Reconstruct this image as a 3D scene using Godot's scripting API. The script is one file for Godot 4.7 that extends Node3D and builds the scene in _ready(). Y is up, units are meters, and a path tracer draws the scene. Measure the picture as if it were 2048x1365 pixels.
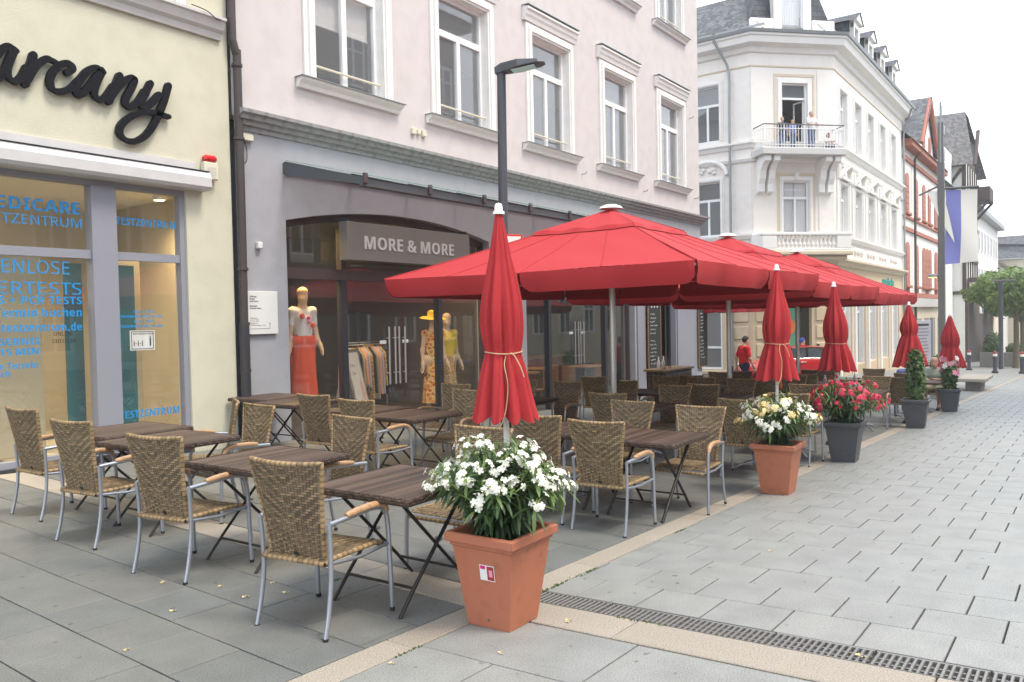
extends Node3D
# A pedestrian shopping street with a pavement cafe. Street runs along +x, the shop fronts stand on z = -9.9, y is up, metres.
# The ground falls gently along +x and has a valley (a granite gutter strip) at z = ZS.

const ZS := -2.8867
const SX := -0.03875
const SR := 0.034456
const SL := 0.018674
const ZF := -9.9

var rng := RandomNumberGenerator.new()
var used := {}
var M := {}

func g(x: float, z: float) -> float:
	return SX * x + (SR * (z - ZS) if z > ZS else -SL * (z - ZS))

func at(x: float, z: float) -> Vector3:
	return Vector3(x, g(x, z), z)

func rr(a: float, b: float) -> float:
	return rng.randf_range(a, b)

# ---------------------------------------------------------------- mesh builder
class MB:
	var v := PackedVector3Array()
	var n := PackedVector3Array()
	var uv := PackedVector2Array()
	var ix := PackedInt32Array()
	var xf := Transform3D.IDENTITY

	func vert(p: Vector3, nn: Vector3, t := Vector2.ZERO) -> int:
		v.push_back(xf * p)
		n.push_back((xf.basis * nn).normalized())
		uv.push_back(t)
		return v.size() - 1

	func tri(a: Vector3, b: Vector3, c: Vector3) -> void:
		var nn := (b - a).cross(c - a)
		if nn.length_squared() < 1e-16:
			return
		nn = nn.normalized()
		var i := vert(a, nn)
		vert(b, nn)
		vert(c, nn)
		ix.append_array([i, i + 2, i + 1])

	# corners counter-clockwise seen from outside
	func quad(a: Vector3, b: Vector3, c: Vector3, d: Vector3, u0 := Vector2(0, 1), u1 := Vector2(1, 0)) -> void:
		var nn := (b - a).cross(d - a)
		if nn.length_squared() < 1e-16:
			nn = (c - b).cross(d - b)
		nn = nn.normalized()
		var i := vert(a, nn, u0)
		vert(b, nn, Vector2(u1.x, u0.y))
		vert(c, nn, u1)
		vert(d, nn, Vector2(u0.x, u1.y))
		ix.append_array([i, i + 2, i + 1, i, i + 3, i + 2])

	func box(c: Vector3, s: Vector3) -> void:
		var h := s * 0.5
		var p := func(x: int, y: int, z: int) -> Vector3: return c + Vector3(h.x * x, h.y * y, h.z * z)
		quad(p.call(-1, -1, 1), p.call(1, -1, 1), p.call(1, 1, 1), p.call(-1, 1, 1))
		quad(p.call(1, -1, -1), p.call(-1, -1, -1), p.call(-1, 1, -1), p.call(1, 1, -1))
		quad(p.call(1, -1, 1), p.call(1, -1, -1), p.call(1, 1, -1), p.call(1, 1, 1))
		quad(p.call(-1, -1, -1), p.call(-1, -1, 1), p.call(-1, 1, 1), p.call(-1, 1, -1))
		quad(p.call(-1, 1, 1), p.call(1, 1, 1), p.call(1, 1, -1), p.call(-1, 1, -1))
		quad(p.call(-1, -1, -1), p.call(1, -1, -1), p.call(1, -1, 1), p.call(-1, -1, 1))

	# min corner and max corner
	func bx(x0: float, x1: float, y0: float, y1: float, z0: float, z1: float) -> void:
		box(Vector3(x0 + x1, y0 + y1, z0 + z1) * 0.5, Vector3(absf(x1 - x0), absf(y1 - y0), absf(z1 - z0)))

	# box with chamfered edges
	func bbox(c: Vector3, s: Vector3, b: float) -> void:
		var h := s * 0.5
		b = minf(b, minf(h.x, minf(h.y, h.z)) * 0.9)
		var q := func(sx: int, sy: int, sz: int, ax: int) -> Vector3:
			return c + Vector3(sx * (h.x - (0.0 if ax == 0 else b)), sy * (h.y - (0.0 if ax == 1 else b)), sz * (h.z - (0.0 if ax == 2 else b)))
		for ax in 3:
			var a1 := (ax + 1) % 3
			var a2 := (ax + 2) % 3
			for sg in [-1, 1]:
				var k := []
				for e in [[-1, -1], [1, -1], [1, 1], [-1, 1]]:
					var w := [0, 0, 0]
					w[ax] = sg
					w[a1] = e[0]
					w[a2] = e[1]
					k.append(q.call(w[0], w[1], w[2], ax))
				if sg > 0:
					quad(k[0], k[1], k[2], k[3])
				else:
					quad(k[3], k[2], k[1], k[0])
		for ax in 3:
			var a1 := (ax + 1) % 3
			var a2 := (ax + 2) % 3
			for s1 in [-1, 1]:
				for s2 in [-1, 1]:
					var k := []
					for e in [[-1, a1], [1, a1], [1, a2], [-1, a2]]:
						var w := [0, 0, 0]
						w[ax] = e[0]
						w[a1] = s1
						w[a2] = s2
						k.append(q.call(w[0], w[1], w[2], e[1]))
					if s1 * s2 < 0:
						quad(k[0], k[1], k[2], k[3])
					else:
						quad(k[3], k[2], k[1], k[0])
		for sx in [-1, 1]:
			for sy in [-1, 1]:
				for sz in [-1, 1]:
					var a: Vector3 = q.call(sx, sy, sz, 0)
					var bb: Vector3 = q.call(sx, sy, sz, 1)
					var cc: Vector3 = q.call(sx, sy, sz, 2)
					if sx * sy * sz > 0:
						tri(a, bb, cc)
					else:
						tri(a, cc, bb)

	# a parametric sheet, smooth normals; f(u, v) -> Vector3
	func grid(nu: int, nv: int, f: Callable, u0 := Vector2(0, 0), u1 := Vector2(1, 1)) -> void:
		var P := []
		for j in nv + 1:
			for i in nu + 1:
				P.append(f.call(float(i) / nu, float(j) / nv))
		var w := nu + 1
		var start := v.size()
		for j in nv + 1:
			for i in nu + 1:
				var du: Vector3 = P[j * w + mini(i + 1, nu)] - P[j * w + maxi(i - 1, 0)]
				var dv: Vector3 = P[mini(j + 1, nv) * w + i] - P[maxi(j - 1, 0) * w + i]
				var nn := du.cross(dv)
				if nn.length_squared() < 1e-18:
					nn = Vector3.UP
				vert(P[j * w + i], nn.normalized(), Vector2(lerpf(u0.x, u1.x, float(i) / nu), lerpf(u1.y, u0.y, float(j) / nv)))
		for j in nv:
			for i in nu:
				var a := start + j * w + i
				ix.append_array([a, a + w + 1, a + 1, a, a + w, a + w + 1])

	# round bar swept along points; r is a number or an array; flat squashes the section
	func tube(pts: Array, r, sides := 8, caps := true, squash := Vector2(1, 1)) -> void:
		var m := pts.size()
		var t0: Vector3 = (pts[1] - pts[0]).normalized()
		var up := Vector3.UP if absf(t0.y) < 0.9 else Vector3.RIGHT
		var nx := t0.cross(up).normalized()
		var start := v.size()
		for i in m:
			var t: Vector3 = ((pts[mini(i + 1, m - 1)] - pts[maxi(i - 1, 0)]) as Vector3).normalized()
			nx = (nx - t * nx.dot(t)).normalized()
			var ny := t.cross(nx)
			var rad: float = r[i] if r is Array else r
			for k in sides + 1:
				var a := TAU * k / sides
				var d := nx * cos(a) * squash.x + ny * sin(a) * squash.y
				vert(pts[i] + d * rad, d, Vector2(float(k) / sides, float(i) / (m - 1)))
		var w := sides + 1
		for i in m - 1:
			for k in sides:
				var a := start + i * w + k
				ix.append_array([a, a + w + 1, a + 1, a, a + w, a + w + 1])
		if caps:
			for e in [0, m - 1]:
				var t: Vector3 = (pts[1] - pts[0]).normalized() * -1.0 if e == 0 else (pts[m - 1] - pts[m - 2]).normalized()
				var c := vert(pts[e], t)
				var ring := []
				for k in sides:
					ring.append(vert_raw(start + e * w + k, t))
				for k in sides:
					if e == 0:
						ix.append_array([c, ring[k], ring[(k + 1) % sides]])
					else:
						ix.append_array([c, ring[(k + 1) % sides], ring[k]])

	func vert_raw(i: int, t: Vector3) -> int:
		v.push_back(v[i])
		n.push_back((xf.basis * t).normalized())
		uv.push_back(Vector2.ZERO)
		return v.size() - 1

	# profile of (radius, height) turned round y; rad_mod(angle, i) multiplies the radius
	func lathe(prof: Array, sides := 16) -> void:
		var f := func(a: float, b: float) -> Vector3:
			var t := b * (prof.size() - 1)
			var i := mini(int(t), prof.size() - 2)
			var p: Vector2 = prof[i].lerp(prof[i + 1], t - i)
			var ang := -a * TAU
			var rad := p.x
			return Vector3(cos(ang) * rad, p.y, sin(ang) * rad)
		grid(sides, prof.size() - 1, f)

	# outline (x, y), counter-clockwise, pushed from z0 to z1
	func prism(poly: PackedVector2Array, z0: float, z1: float) -> void:
		if Geometry2D.is_polygon_clockwise(poly):
			poly = poly.duplicate()
			poly.reverse()
		var t := Geometry2D.triangulate_polygon(poly)
		var fl := func(i: int, z: float) -> Vector3: return Vector3(poly[i].x, poly[i].y, z)
		for k in range(0, t.size(), 3):
			var o := [t[k], t[k + 1], t[k + 2]]
			if (poly[o[1]] - poly[o[0]]).cross(poly[o[2]] - poly[o[0]]) < 0:
				o = [t[k], t[k + 2], t[k + 1]]
			tri(fl.call(o[0], z1), fl.call(o[1], z1), fl.call(o[2], z1))
			tri(fl.call(o[0], z0), fl.call(o[2], z0), fl.call(o[1], z0))
		for i in poly.size():
			var j := (i + 1) % poly.size()
			quad(fl.call(i, z0), fl.call(j, z0), fl.call(j, z1), fl.call(i, z1))

	func ball(c: Vector3, r: Vector3, nu := 10, nv := 7) -> void:
		grid(nu, nv, func(a: float, b: float) -> Vector3:
			var t := -a * TAU
			var p := (b - 0.5) * PI
			return c + Vector3(cos(t) * cos(p) * r.x, sin(p) * r.y, sin(t) * cos(p) * r.z))

	# wall in the x-y plane facing +z, with rectangular holes [x0, x1, y0, y1] and reveals going back by depth
	func wall(x0: float, x1: float, y0: float, y1: float, holes: Array, depth: float, z := 0.0) -> void:
		var xs := [x0, x1]
		var ys := [y0, y1]
		for h in holes:
			for e in [h[0], h[1]]:
				if e > x0 and e < x1 and not xs.has(e):
					xs.append(e)
			for e in [h[2], h[3]]:
				if e > y0 and e < y1 and not ys.has(e):
					ys.append(e)
		xs.sort()
		ys.sort()
		for i in xs.size() - 1:
			for j in ys.size() - 1:
				var cx: float = (xs[i] + xs[i + 1]) / 2.0
				var cy: float = (ys[j] + ys[j + 1]) / 2.0
				var open := false
				for h in holes:
					if cx > h[0] and cx < h[1] and cy > h[2] and cy < h[3]:
						open = true
				if not open:
					quad(Vector3(xs[i], ys[j], z), Vector3(xs[i + 1], ys[j], z), Vector3(xs[i + 1], ys[j + 1], z), Vector3(xs[i], ys[j + 1], z))
					quad(Vector3(xs[i + 1], ys[j], z - depth), Vector3(xs[i], ys[j], z - depth), Vector3(xs[i], ys[j + 1], z - depth), Vector3(xs[i + 1], ys[j + 1], z - depth))
		for h in holes:
			var a := Vector3(h[0], h[2], z)
			var b := Vector3(h[1], h[2], z)
			var c := Vector3(h[1], h[3], z)
			var d := Vector3(h[0], h[3], z)
			var k := Vector3(0, 0, -depth)
			quad(a, b, b + k, a + k)
			quad(b, c, c + k, b + k)
			quad(c, d, d + k, c + k)
			quad(d, a, a + k, d + k)

	func mesh() -> ArrayMesh:
		var m := ArrayMesh.new()
		var a := []
		a.resize(Mesh.ARRAY_MAX)
		a[Mesh.ARRAY_VERTEX] = v
		a[Mesh.ARRAY_NORMAL] = n
		a[Mesh.ARRAY_TEX_UV] = uv
		a[Mesh.ARRAY_INDEX] = ix
		m.add_surface_from_arrays(Mesh.PRIMITIVE_TRIANGLES, a)
		return m

func smooth(pts: Array, per := 4) -> Array:
	var o := []
	for i in pts.size() - 1:
		var p0 = pts[maxi(i - 1, 0)]
		var p1 = pts[i]
		var p2 = pts[i + 1]
		var p3 = pts[mini(i + 2, pts.size() - 1)]
		for k in per:
			var t := float(k) / per
			o.append(0.5 * ((2.0 * p1) + (p2 - p0) * t + (2.0 * p0 - 5.0 * p1 + 4.0 * p2 - p3) * t * t + (3.0 * p1 - p0 - 3.0 * p2 + p3) * t * t * t))
	o.append(pts[pts.size() - 1])
	return o

# ---------------------------------------------------------------- nodes
func numbered(called: String, where: String = "") -> String:
	var k := where + "/" + called
	var c: int = used.get(k, 0)
	used[k] = c + 1
	return called if c == 0 else "%s_%03d" % [called, c]

func mi(called: String, what, mat: Material, parent: Node = self, xf := Transform3D.IDENTITY) -> MeshInstance3D:
	var o := MeshInstance3D.new()
	o.mesh = what.mesh() if what is MB else what
	o.material_override = mat
	o.transform = xf
	o.name = numbered(called, str(parent.get_instance_id()) if parent != self else "")
	parent.add_child(o, true)
	return o

func tag(o: Node, label: String, category: String, group := "", kind := "") -> Node:
	o.set_meta("label", label)
	o.set_meta("category", category)
	if group:
		o.set_meta("group", group)
	if kind:
		o.set_meta("kind", kind)
	return o

func structure(o: Node) -> Node:
	o.set_meta("kind", "structure")
	return o

func thing(called: String, label: String, category: String, pos := Vector3.ZERO, turn := 0.0, group := "") -> Node3D:
	var o := Node3D.new()
	o.name = numbered(called)
	add_child(o, true)
	o.position = pos
	o.rotation.y = turn
	tag(o, label, category, group)
	return o

func part(called: String, parent: Node, xf := Transform3D.IDENTITY) -> Node3D:
	var o := Node3D.new()
	o.name = numbered(called, str(parent.get_instance_id()))
	parent.add_child(o, true)
	o.transform = xf
	return o

func copy(src: Node3D, called: String, label: String, pos: Vector3, turn: float) -> Node3D:
	var o: Node3D = src.duplicate()
	o.name = numbered(called)
	add_child(o, true)
	o.position = pos
	o.rotation = Vector3(0, turn, 0)
	o.set_meta("label", label)
	return o

func T(p: Vector3, turn := 0.0) -> Transform3D:
	return Transform3D(Basis(Vector3.UP, turn), p)

# lettering fitted to a given box height (of a capital) and set by its left or right end
func lettering(what: String, mat: Material, parent: Node, pos: Vector3, cap: float, stretch := 1.0, align_right := false, weight := 700, depth := 0.002, serif := false, italic := false, called := "lettering") -> MeshInstance3D:
	var tm := TextMesh.new()
	var f := SystemFont.new()
	f.font_names = PackedStringArray(["Droid Serif" if serif else "Droid Sans"])
	f.font_weight = weight
	f.font_italic = italic
	tm.font = f
	tm.text = what
	tm.font_size = 48
	tm.depth = depth
	tm.curve_step = 2.0
	tm.pixel_size = cap / (48.0 * 0.714)
	tm.horizontal_alignment = HORIZONTAL_ALIGNMENT_LEFT
	tm.vertical_alignment = VERTICAL_ALIGNMENT_CENTER
	var bb := tm.get_aabb()
	var ref := TextMesh.new()
	ref.font = f
	ref.text = "H"
	ref.font_size = 48
	ref.depth = depth
	ref.pixel_size = tm.pixel_size
	ref.horizontal_alignment = HORIZONTAL_ALIGNMENT_LEFT
	ref.vertical_alignment = VERTICAL_ALIGNMENT_CENTER
	var hb := ref.get_aabb()
	var x := pos.x - bb.position.x * stretch - (bb.size.x * stretch if align_right else 0.0)
	var xf := Transform3D(Basis.from_scale(Vector3(stretch, 1, 1)), Vector3(x, pos.y - hb.position.y, pos.z))
	return mi(called, tm, mat, parent, xf)

# ---------------------------------------------------------------- textures and materials
func lin(r: float, gg: float, b: float) -> Color:
	return Color(r, gg, b).linear_to_srgb()

func img_tex(w: int, h: int, f: Callable) -> ImageTexture:
	var d := PackedByteArray()
	d.resize(w * h * 3)
	var k := 0
	for y in h:
		for x in w:
			var c: Color = f.call(x, y)
			d[k] = clampi(int(c.r * 255.0), 0, 255)
			d[k + 1] = clampi(int(c.g * 255.0), 0, 255)
			d[k + 2] = clampi(int(c.b * 255.0), 0, 255)
			k += 3
	return ImageTexture.create_from_image(Image.create_from_data(w, h, false, Image.FORMAT_RGB8, d))

func bump_tex(w: int, h: int, scale: float, f: Callable) -> ImageTexture:
	var im := Image.create(w, h, false, Image.FORMAT_RGB8)
	for y in h:
		for x in w:
			var c: float = f.call(x, y)
			im.set_pixel(x, y, Color(c, c, c))
	im.bump_map_to_normal_map(scale)
	return ImageTexture.create_from_image(im)

# noise that tiles, between two greys, with optional colour ramp
func noise_tex(size: int, freq: float, stops: Array, seed_: int, octaves := 4, kind := FastNoiseLite.TYPE_SIMPLEX_SMOOTH) -> NoiseTexture2D:
	var nz := FastNoiseLite.new()
	nz.noise_type = kind
	nz.frequency = freq
	nz.seed = seed_
	nz.fractal_octaves = octaves
	var t := NoiseTexture2D.new()
	t.width = size
	t.height = size
	t.seamless = true
	t.generate_mipmaps = false
	t.noise = nz
	var gr := Gradient.new()
	var off := PackedFloat32Array()
	var cols := PackedColorArray()
	for s in stops:
		off.append(s[0])
		cols.append(s[1] if s[1] is Color else Color(s[1], s[1], s[1]))
	gr.offsets = off
	gr.colors = cols
	t.color_ramp = gr
	return t

func noise_normal(size: int, freq: float, seed_: int, strength: float) -> NoiseTexture2D:
	var nz := FastNoiseLite.new()
	nz.frequency = freq
	nz.seed = seed_
	var t := NoiseTexture2D.new()
	t.width = size
	t.height = size
	t.seamless = true
	t.generate_mipmaps = false
	t.noise = nz
	t.as_normal_map = true
	t.bump_strength = strength
	return t

func mat(c: Color, rough := 0.8, metal := 0.0) -> StandardMaterial3D:
	var m := StandardMaterial3D.new()
	m.albedo_color = c
	m.roughness = rough
	m.metallic = metal
	return m

# texture mapped in world space: scale is repeats per metre
func wmat(c: Color, rough: float, tex: Texture2D, scale: float, normal: Texture2D = null, nscale := 1.0) -> StandardMaterial3D:
	var m := mat(c, rough)
	m.albedo_texture = tex
	m.uv1_triplanar = true
	m.uv1_world_triplanar = true
	m.uv1_scale = Vector3(scale, scale, scale)
	if normal:
		m.normal_enabled = true
		m.normal_texture = normal
		m.normal_scale = nscale
	return m

func glass(alpha := 0.1, tint := Color(0.9, 0.95, 0.95)) -> StandardMaterial3D:
	var m := mat(Color(tint.r, tint.g, tint.b, alpha), 0.02)
	m.transparency = BaseMaterial3D.TRANSPARENCY_ALPHA
	m.metallic_specular = 0.8
	return m

func emit(c: Color, e: float) -> StandardMaterial3D:
	var m := mat(c, 0.6)
	m.emission_enabled = true
	m.emission = c
	m.emission_energy_multiplier = e
	return m

func hash2(x: int, y: int) -> float:
	var h := (x * 374761393 + y * 668265263) & 0x7fffffff
	h = ((h ^ (h >> 13)) * 1274126177) & 0x7fffffff
	return float((h ^ (h >> 16)) & 0xffff) / 65535.0

# woven strands: cols x rows cells; returns [height 0..1, tone 0..1]
func weave(u: float, vv: float, cols: int, rows: int, chevron: bool) -> Vector2:
	var cx := u * cols
	var cy := vv * rows
	var i := int(floor(cx))
	var j := int(floor(cy))
	var fx := cx - i
	var fy := cy - j
	var ph: int
	var flip := false
	if chevron and vv < 0.68:
		flip = i >= cols / 2
		ph = posmod(j - (i if not flip else cols - 1 - i), 4)
	elif chevron:
		ph = posmod(j * 2 + i, 4)
	else:
		ph = posmod(j - i, 4)
	var h: float
	var tone: float
	if ph < 2: # a strand lying across
		var along := (fx + (ph if flip else 1 - ph)) * 0.5
		var e: float = 1.0 - pow(absf(fy * 2.0 - 1.0), 2.5)
		h = (0.35 + 0.65 * e) * (1.0 - 0.75 * pow(absf(along * 2.0 - 1.0), 6.0))
		tone = 0.70 + 0.30 * hash2(j, i / 5 + 13)
	else: # a strand running down
		var along := (fy + ph - 2) * 0.5
		var e: float = 1.0 - pow(absf(fx * 2.0 - 1.0), 2.5)
		h = (0.25 + 0.55 * e) * (1.0 - 0.7 * pow(absf(along * 2.0 - 1.0), 6.0))
		tone = 0.62 + 0.30 * hash2(i + 77, j / 5)
	return Vector2(h, tone)

# worn paving: faint clouds, flattened gum spots, scuffs and drips
func stain_tex() -> ImageTexture:
	var n := 1024
	var im := Image.create(n, n, false, Image.FORMAT_RGB8)
	var nz := FastNoiseLite.new()
	nz.seed = 11
	nz.frequency = 0.011
	nz.fractal_octaves = 5
	var nb := nz.get_seamless_image(n, n)
	for y in n:
		for x in n:
			var c := 0.93 + 0.07 * clampf(nb.get_pixel(x, y).r * 1.6 - 0.2, 0.0, 1.0)
			im.set_pixel(x, y, Color(c, c, c * 0.995))
	var r := RandomNumberGenerator.new()
	r.seed = 99
	for k in 210:
		var cx := r.randf_range(12, n - 12)
		var cy := r.randf_range(12, n - 12)
		var ra := r.randf_range(1.5, 4.6)
		var ry := ra * r.randf_range(0.5, 1.2)
		var dk := r.randf_range(0.66, 0.86) if k % 4 else r.randf_range(1.03, 1.1)
		for y in range(int(cy - 6), int(cy + 7)):
			for x in range(int(cx - 6), int(cx + 7)):
				var d: float = pow((x - cx) / ra, 2.0) + pow((y - cy) / ry, 2.0)
				if d < 1.0:
					var w := minf(1.0, (1.0 - d) * 2.5)
					var c := im.get_pixel(x, y)
					im.set_pixel(x, y, c * lerpf(1.0, dk, w))
	for k in 26:
		var p := Vector2(r.randf_range(60, n - 60), r.randf_range(60, n - 60))
		var a := r.randf() * TAU
		for q in int(r.randf_range(12, 46)):
			a += r.randf_range(-0.12, 0.12)
			p += Vector2(cos(a), sin(a))
			var c := im.get_pixelv(Vector2i(p))
			im.set_pixelv(Vector2i(p), c * (1.09 if k % 3 else 0.85))
	return ImageTexture.create_from_image(im)

func make_materials() -> void:
	# --- stone
	var speck := noise_tex(512, 0.25, [[0.0, 0.6], [0.35, 0.86], [0.6, 1.0], [1.0, 1.0]], 3, 3)
	var slab_n := noise_normal(512, 0.25, 5, 1.2)
	var stain := stain_tex()
	var tones := [Vector3(0.20, 0.206, 0.198), Vector3(0.186, 0.192, 0.186), Vector3(0.212, 0.216, 0.206), Vector3(0.193, 0.202, 0.198), Vector3(0.205, 0.207, 0.195)]
	M.slabs = []
	for t in tones:
		var m := wmat(lin(t.x, t.y, t.z), 0.48, speck, 0.8, slab_n, 0.5)
		m.detail_enabled = true
		m.detail_albedo = stain
		m.detail_blend_mode = BaseMaterial3D.BLEND_MODE_MUL
		m.detail_uv_layer = BaseMaterial3D.DETAIL_UV_2
		m.uv2_triplanar = true
		m.uv2_world_triplanar = true
		m.uv2_scale = Vector3(0.23, 0.23, 0.23)
		M.slabs.append(m)
	M.slabs_street = []
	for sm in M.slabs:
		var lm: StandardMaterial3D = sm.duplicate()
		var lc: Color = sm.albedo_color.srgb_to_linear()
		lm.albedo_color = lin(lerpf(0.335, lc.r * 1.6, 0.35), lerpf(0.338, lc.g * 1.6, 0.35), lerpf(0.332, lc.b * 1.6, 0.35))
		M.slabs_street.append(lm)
	var gran := noise_tex(512, 0.16, [[0.0, Color(0.62, 0.6, 0.58)], [0.3, Color(0.76, 0.73, 0.7)], [0.48, Color(0.95, 0.92, 0.88)], [1.0, Color(1, 0.98, 0.95)]], 21, 2)
	M.granite = wmat(lin(0.43, 0.405, 0.37), 0.62, gran, 1.2, slab_n, 0.5)
	M.granite2 = wmat(lin(0.40, 0.375, 0.34), 0.62, gran, 1.2, slab_n, 0.5)
	M.joint = wmat(lin(0.06, 0.055, 0.047), 0.95, speck, 3.0)
	M.moss = mat(lin(0.10, 0.17, 0.03), 0.95)
	M.ground = wmat(lin(0.2, 0.2, 0.195), 0.85, speck, 0.6)
	M.drain = mat(lin(0.28, 0.27, 0.26), 0.42, 0.6)
	M.dark = mat(lin(0.11, 0.10, 0.09), 0.9)
	# --- plaster
	var plaster := noise_tex(512, 0.012, [[0.0, 0.965], [0.35, 0.985], [0.65, 1.0], [1.0, 1.0]], 31, 6)
	var plaster_n := noise_normal(512, 0.22, 33, 2.0)
	M.cream = wmat(lin(0.60, 0.575, 0.45), 0.9, plaster, 0.35, plaster_n, 0.25)
	M.pink = wmat(lin(0.60, 0.553, 0.545), 0.9, plaster, 0.35, plaster_n, 0.25)
	M.grey_plaster = wmat(lin(0.37, 0.37, 0.40), 0.85, plaster, 0.4, plaster_n, 0.25)
	var weather := noise_tex(512, 0.02, [[0.0, 0.7], [0.25, 0.86], [0.5, 0.97], [1.0, 1.0]], 37, 6)
	M.cornice = wmat(lin(0.33, 0.32, 0.32), 0.85, weather, 0.6, plaster_n, 0.4)
	M.white_trim = wmat(lin(0.80, 0.78, 0.75), 0.7, plaster, 0.5)
	M.white_frame = mat(lin(0.82, 0.82, 0.82), 0.35)
	M.sill_grey = wmat(lin(0.56, 0.545, 0.53), 0.7, plaster, 0.7)
	M.ochre = wmat(lin(0.66, 0.56, 0.43), 0.9, plaster, 0.35, plaster_n, 0.25)
	M.corner_wall = wmat(lin(0.82, 0.78, 0.73), 0.9, plaster, 0.3, plaster_n, 0.25)
	M.corner_white = wmat(lin(0.82, 0.80, 0.77), 0.85, plaster, 0.3)
	M.rustic = wmat(lin(0.62, 0.49, 0.33), 0.9, plaster, 0.4, plaster_n, 0.25)
	M.red_trim = wmat(lin(0.42, 0.155, 0.105), 0.85, plaster, 0.6)
	M.white_wall = wmat(lin(0.78, 0.76, 0.72), 0.9, plaster, 0.3)
	M.shutter = wmat(lin(0.43, 0.16, 0.11), 0.7, plaster, 0.8)
	M.timber = wmat(lin(0.075, 0.05, 0.042), 0.8, weather, 0.6)
	M.brown_wall = wmat(lin(0.15, 0.085, 0.065), 0.9, plaster, 0.3)
	M.beige_wall = wmat(lin(0.62, 0.54, 0.40), 0.9, plaster, 0.3)
	# slate rows
	var slate := img_tex(256, 256, func(x: int, y: int) -> Color:
		var row := y / 16
		var sx := (x + (8 if row % 2 else 0)) / 16
		var t := 0.6 + 0.4 * hash2(sx % 16, row)
		var e := 0.55 if y % 16 < 2 or (x + (8 if row % 2 else 0)) % 16 < 1 else 1.0
		return Color(t * e, t * e, t * e))
	M.slate = mat(lin(0.17, 0.17, 0.18), 0.6)
	M.slate.albedo_texture = slate
	M.slate.uv1_scale = Vector3(1, 1, 1)
	M.slate_dark = M.slate.duplicate()
	M.slate_dark.albedo_color = lin(0.075, 0.08, 0.1)
	M.slate_old = M.slate.duplicate()
	M.slate_old.albedo_color = lin(0.2, 0.185, 0.18)
	M.zinc = mat(lin(0.3, 0.32, 0.33), 0.5, 0.6)
	# --- metals and paints
	M.alu = mat(lin(0.40, 0.43, 0.49), 0.38, 0.75)
	M.alu_bare = mat(lin(0.62, 0.62, 0.62), 0.3, 0.85)
	M.rubber = mat(lin(0.012, 0.012, 0.012), 0.8)
	M.frame_grey = mat(lin(0.27, 0.275, 0.32), 0.45)
	M.frame_dark = mat(lin(0.035, 0.033, 0.04), 0.45)
	M.frame_brown = mat(lin(0.075, 0.05, 0.052), 0.45)
	M.canopy_steel = mat(lin(0.075, 0.085, 0.095), 0.5)
	M.shop_sign = mat(lin(0.20, 0.18, 0.165), 0.5)
	M.sign_letter = mat(lin(0.62, 0.6, 0.58), 0.4)
	M.pipe = mat(lin(0.055, 0.042, 0.04), 0.55)
	M.shutter_box = wmat(lin(0.60, 0.59, 0.585), 0.55, plaster, 0.5)
	M.black_sign = mat(lin(0.008, 0.008, 0.011), 0.6)
	M.black_sign.metallic_specular = 0.25
	M.lamp_post = mat(lin(0.06, 0.066, 0.08), 0.5)
	M.lamp_post2 = mat(lin(0.13, 0.125, 0.12), 0.6)
	M.table_metal = mat(lin(0.032, 0.026, 0.024), 0.5, 0.3)
	M.umb_white = mat(lin(0.78, 0.78, 0.76), 0.4)
	M.blue_text = mat(lin(0.01, 0.25, 0.60), 0.5)
	M.black_text = mat(lin(0.02, 0.02, 0.02), 0.6)
	M.grey_text = mat(lin(0.2, 0.2, 0.2), 0.6)
	M.white_text = mat(lin(0.75, 0.75, 0.75), 0.6)
	M.teal_text = mat(lin(0.03, 0.36, 0.30), 0.5)
	M.white_plastic = mat(lin(0.72, 0.72, 0.70), 0.4)
	M.cream_plastic = mat(lin(0.68, 0.64, 0.50), 0.45)
	M.red_plastic = mat(lin(0.62, 0.015, 0.02), 0.25)
	M.glass = glass(0.015)
	M.glass.metallic_specular = 0.55
	M.glass_green = glass(0.3, Color(0.55, 0.75, 0.68))
	M.glass_dark = glass(0.25, Color(0.25, 0.28, 0.3))
	M.glass_far = mat(lin(0.03, 0.035, 0.04), 0.05)
	M.glass_far.metallic_specular = 0.7
	M.pane = glass(0.02, Color(0.92, 0.95, 0.97))
	M.pane.metallic = 0.07
	# --- wicker
	var wk_a := img_tex(512, 1024, func(x: int, y: int) -> Color:
		var w := weave(x / 512.0, y / 1024.0, 22, 40, true)
		var t := w.y * (0.42 + 0.58 * w.x)
		return Color(t, t * 0.965, t * 0.9))
	var wk_n := bump_tex(512, 1024, 5.0, func(x: int, y: int) -> float: return weave(x / 512.0, y / 1024.0, 22, 40, true).x)
	M.wicker = mat(lin(0.41, 0.315, 0.205), 0.6)
	M.wicker.albedo_texture = wk_a
	M.wicker.normal_enabled = true
	M.wicker.normal_texture = wk_n
	M.wicker.normal_scale = 1.0
	var ws_a := img_tex(512, 512, func(x: int, y: int) -> Color:
		var w := weave(x / 512.0, y / 512.0, 22, 30, false)
		var t := w.y * (0.35 + 0.65 * w.x)
		return Color(t, t * 0.965, t * 0.9))
	var ws_n := bump_tex(512, 512, 5.0, func(x: int, y: int) -> float: return weave(x / 512.0, y / 512.0, 22, 30, false).x)
	M.wicker_seat = mat(lin(0.50, 0.375, 0.235), 0.6)
	M.wicker_seat.albedo_texture = ws_a
	M.wicker_seat.normal_enabled = true
	M.wicker_seat.normal_texture = ws_n
	M.wicker_tones = [M.wicker]
	for tn in [1.1, 0.9]:
		var wt: StandardMaterial3D = M.wicker.duplicate()
		wt.albedo_color = lin(0.41 * tn, 0.315 * tn * (1.02 if tn > 1.0 else 0.98), 0.205 * tn)
		wt.uv1_offset = Vector3(0.0, 0.05 * tn, 0.0)
		M.wicker_tones.append(wt)
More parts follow.
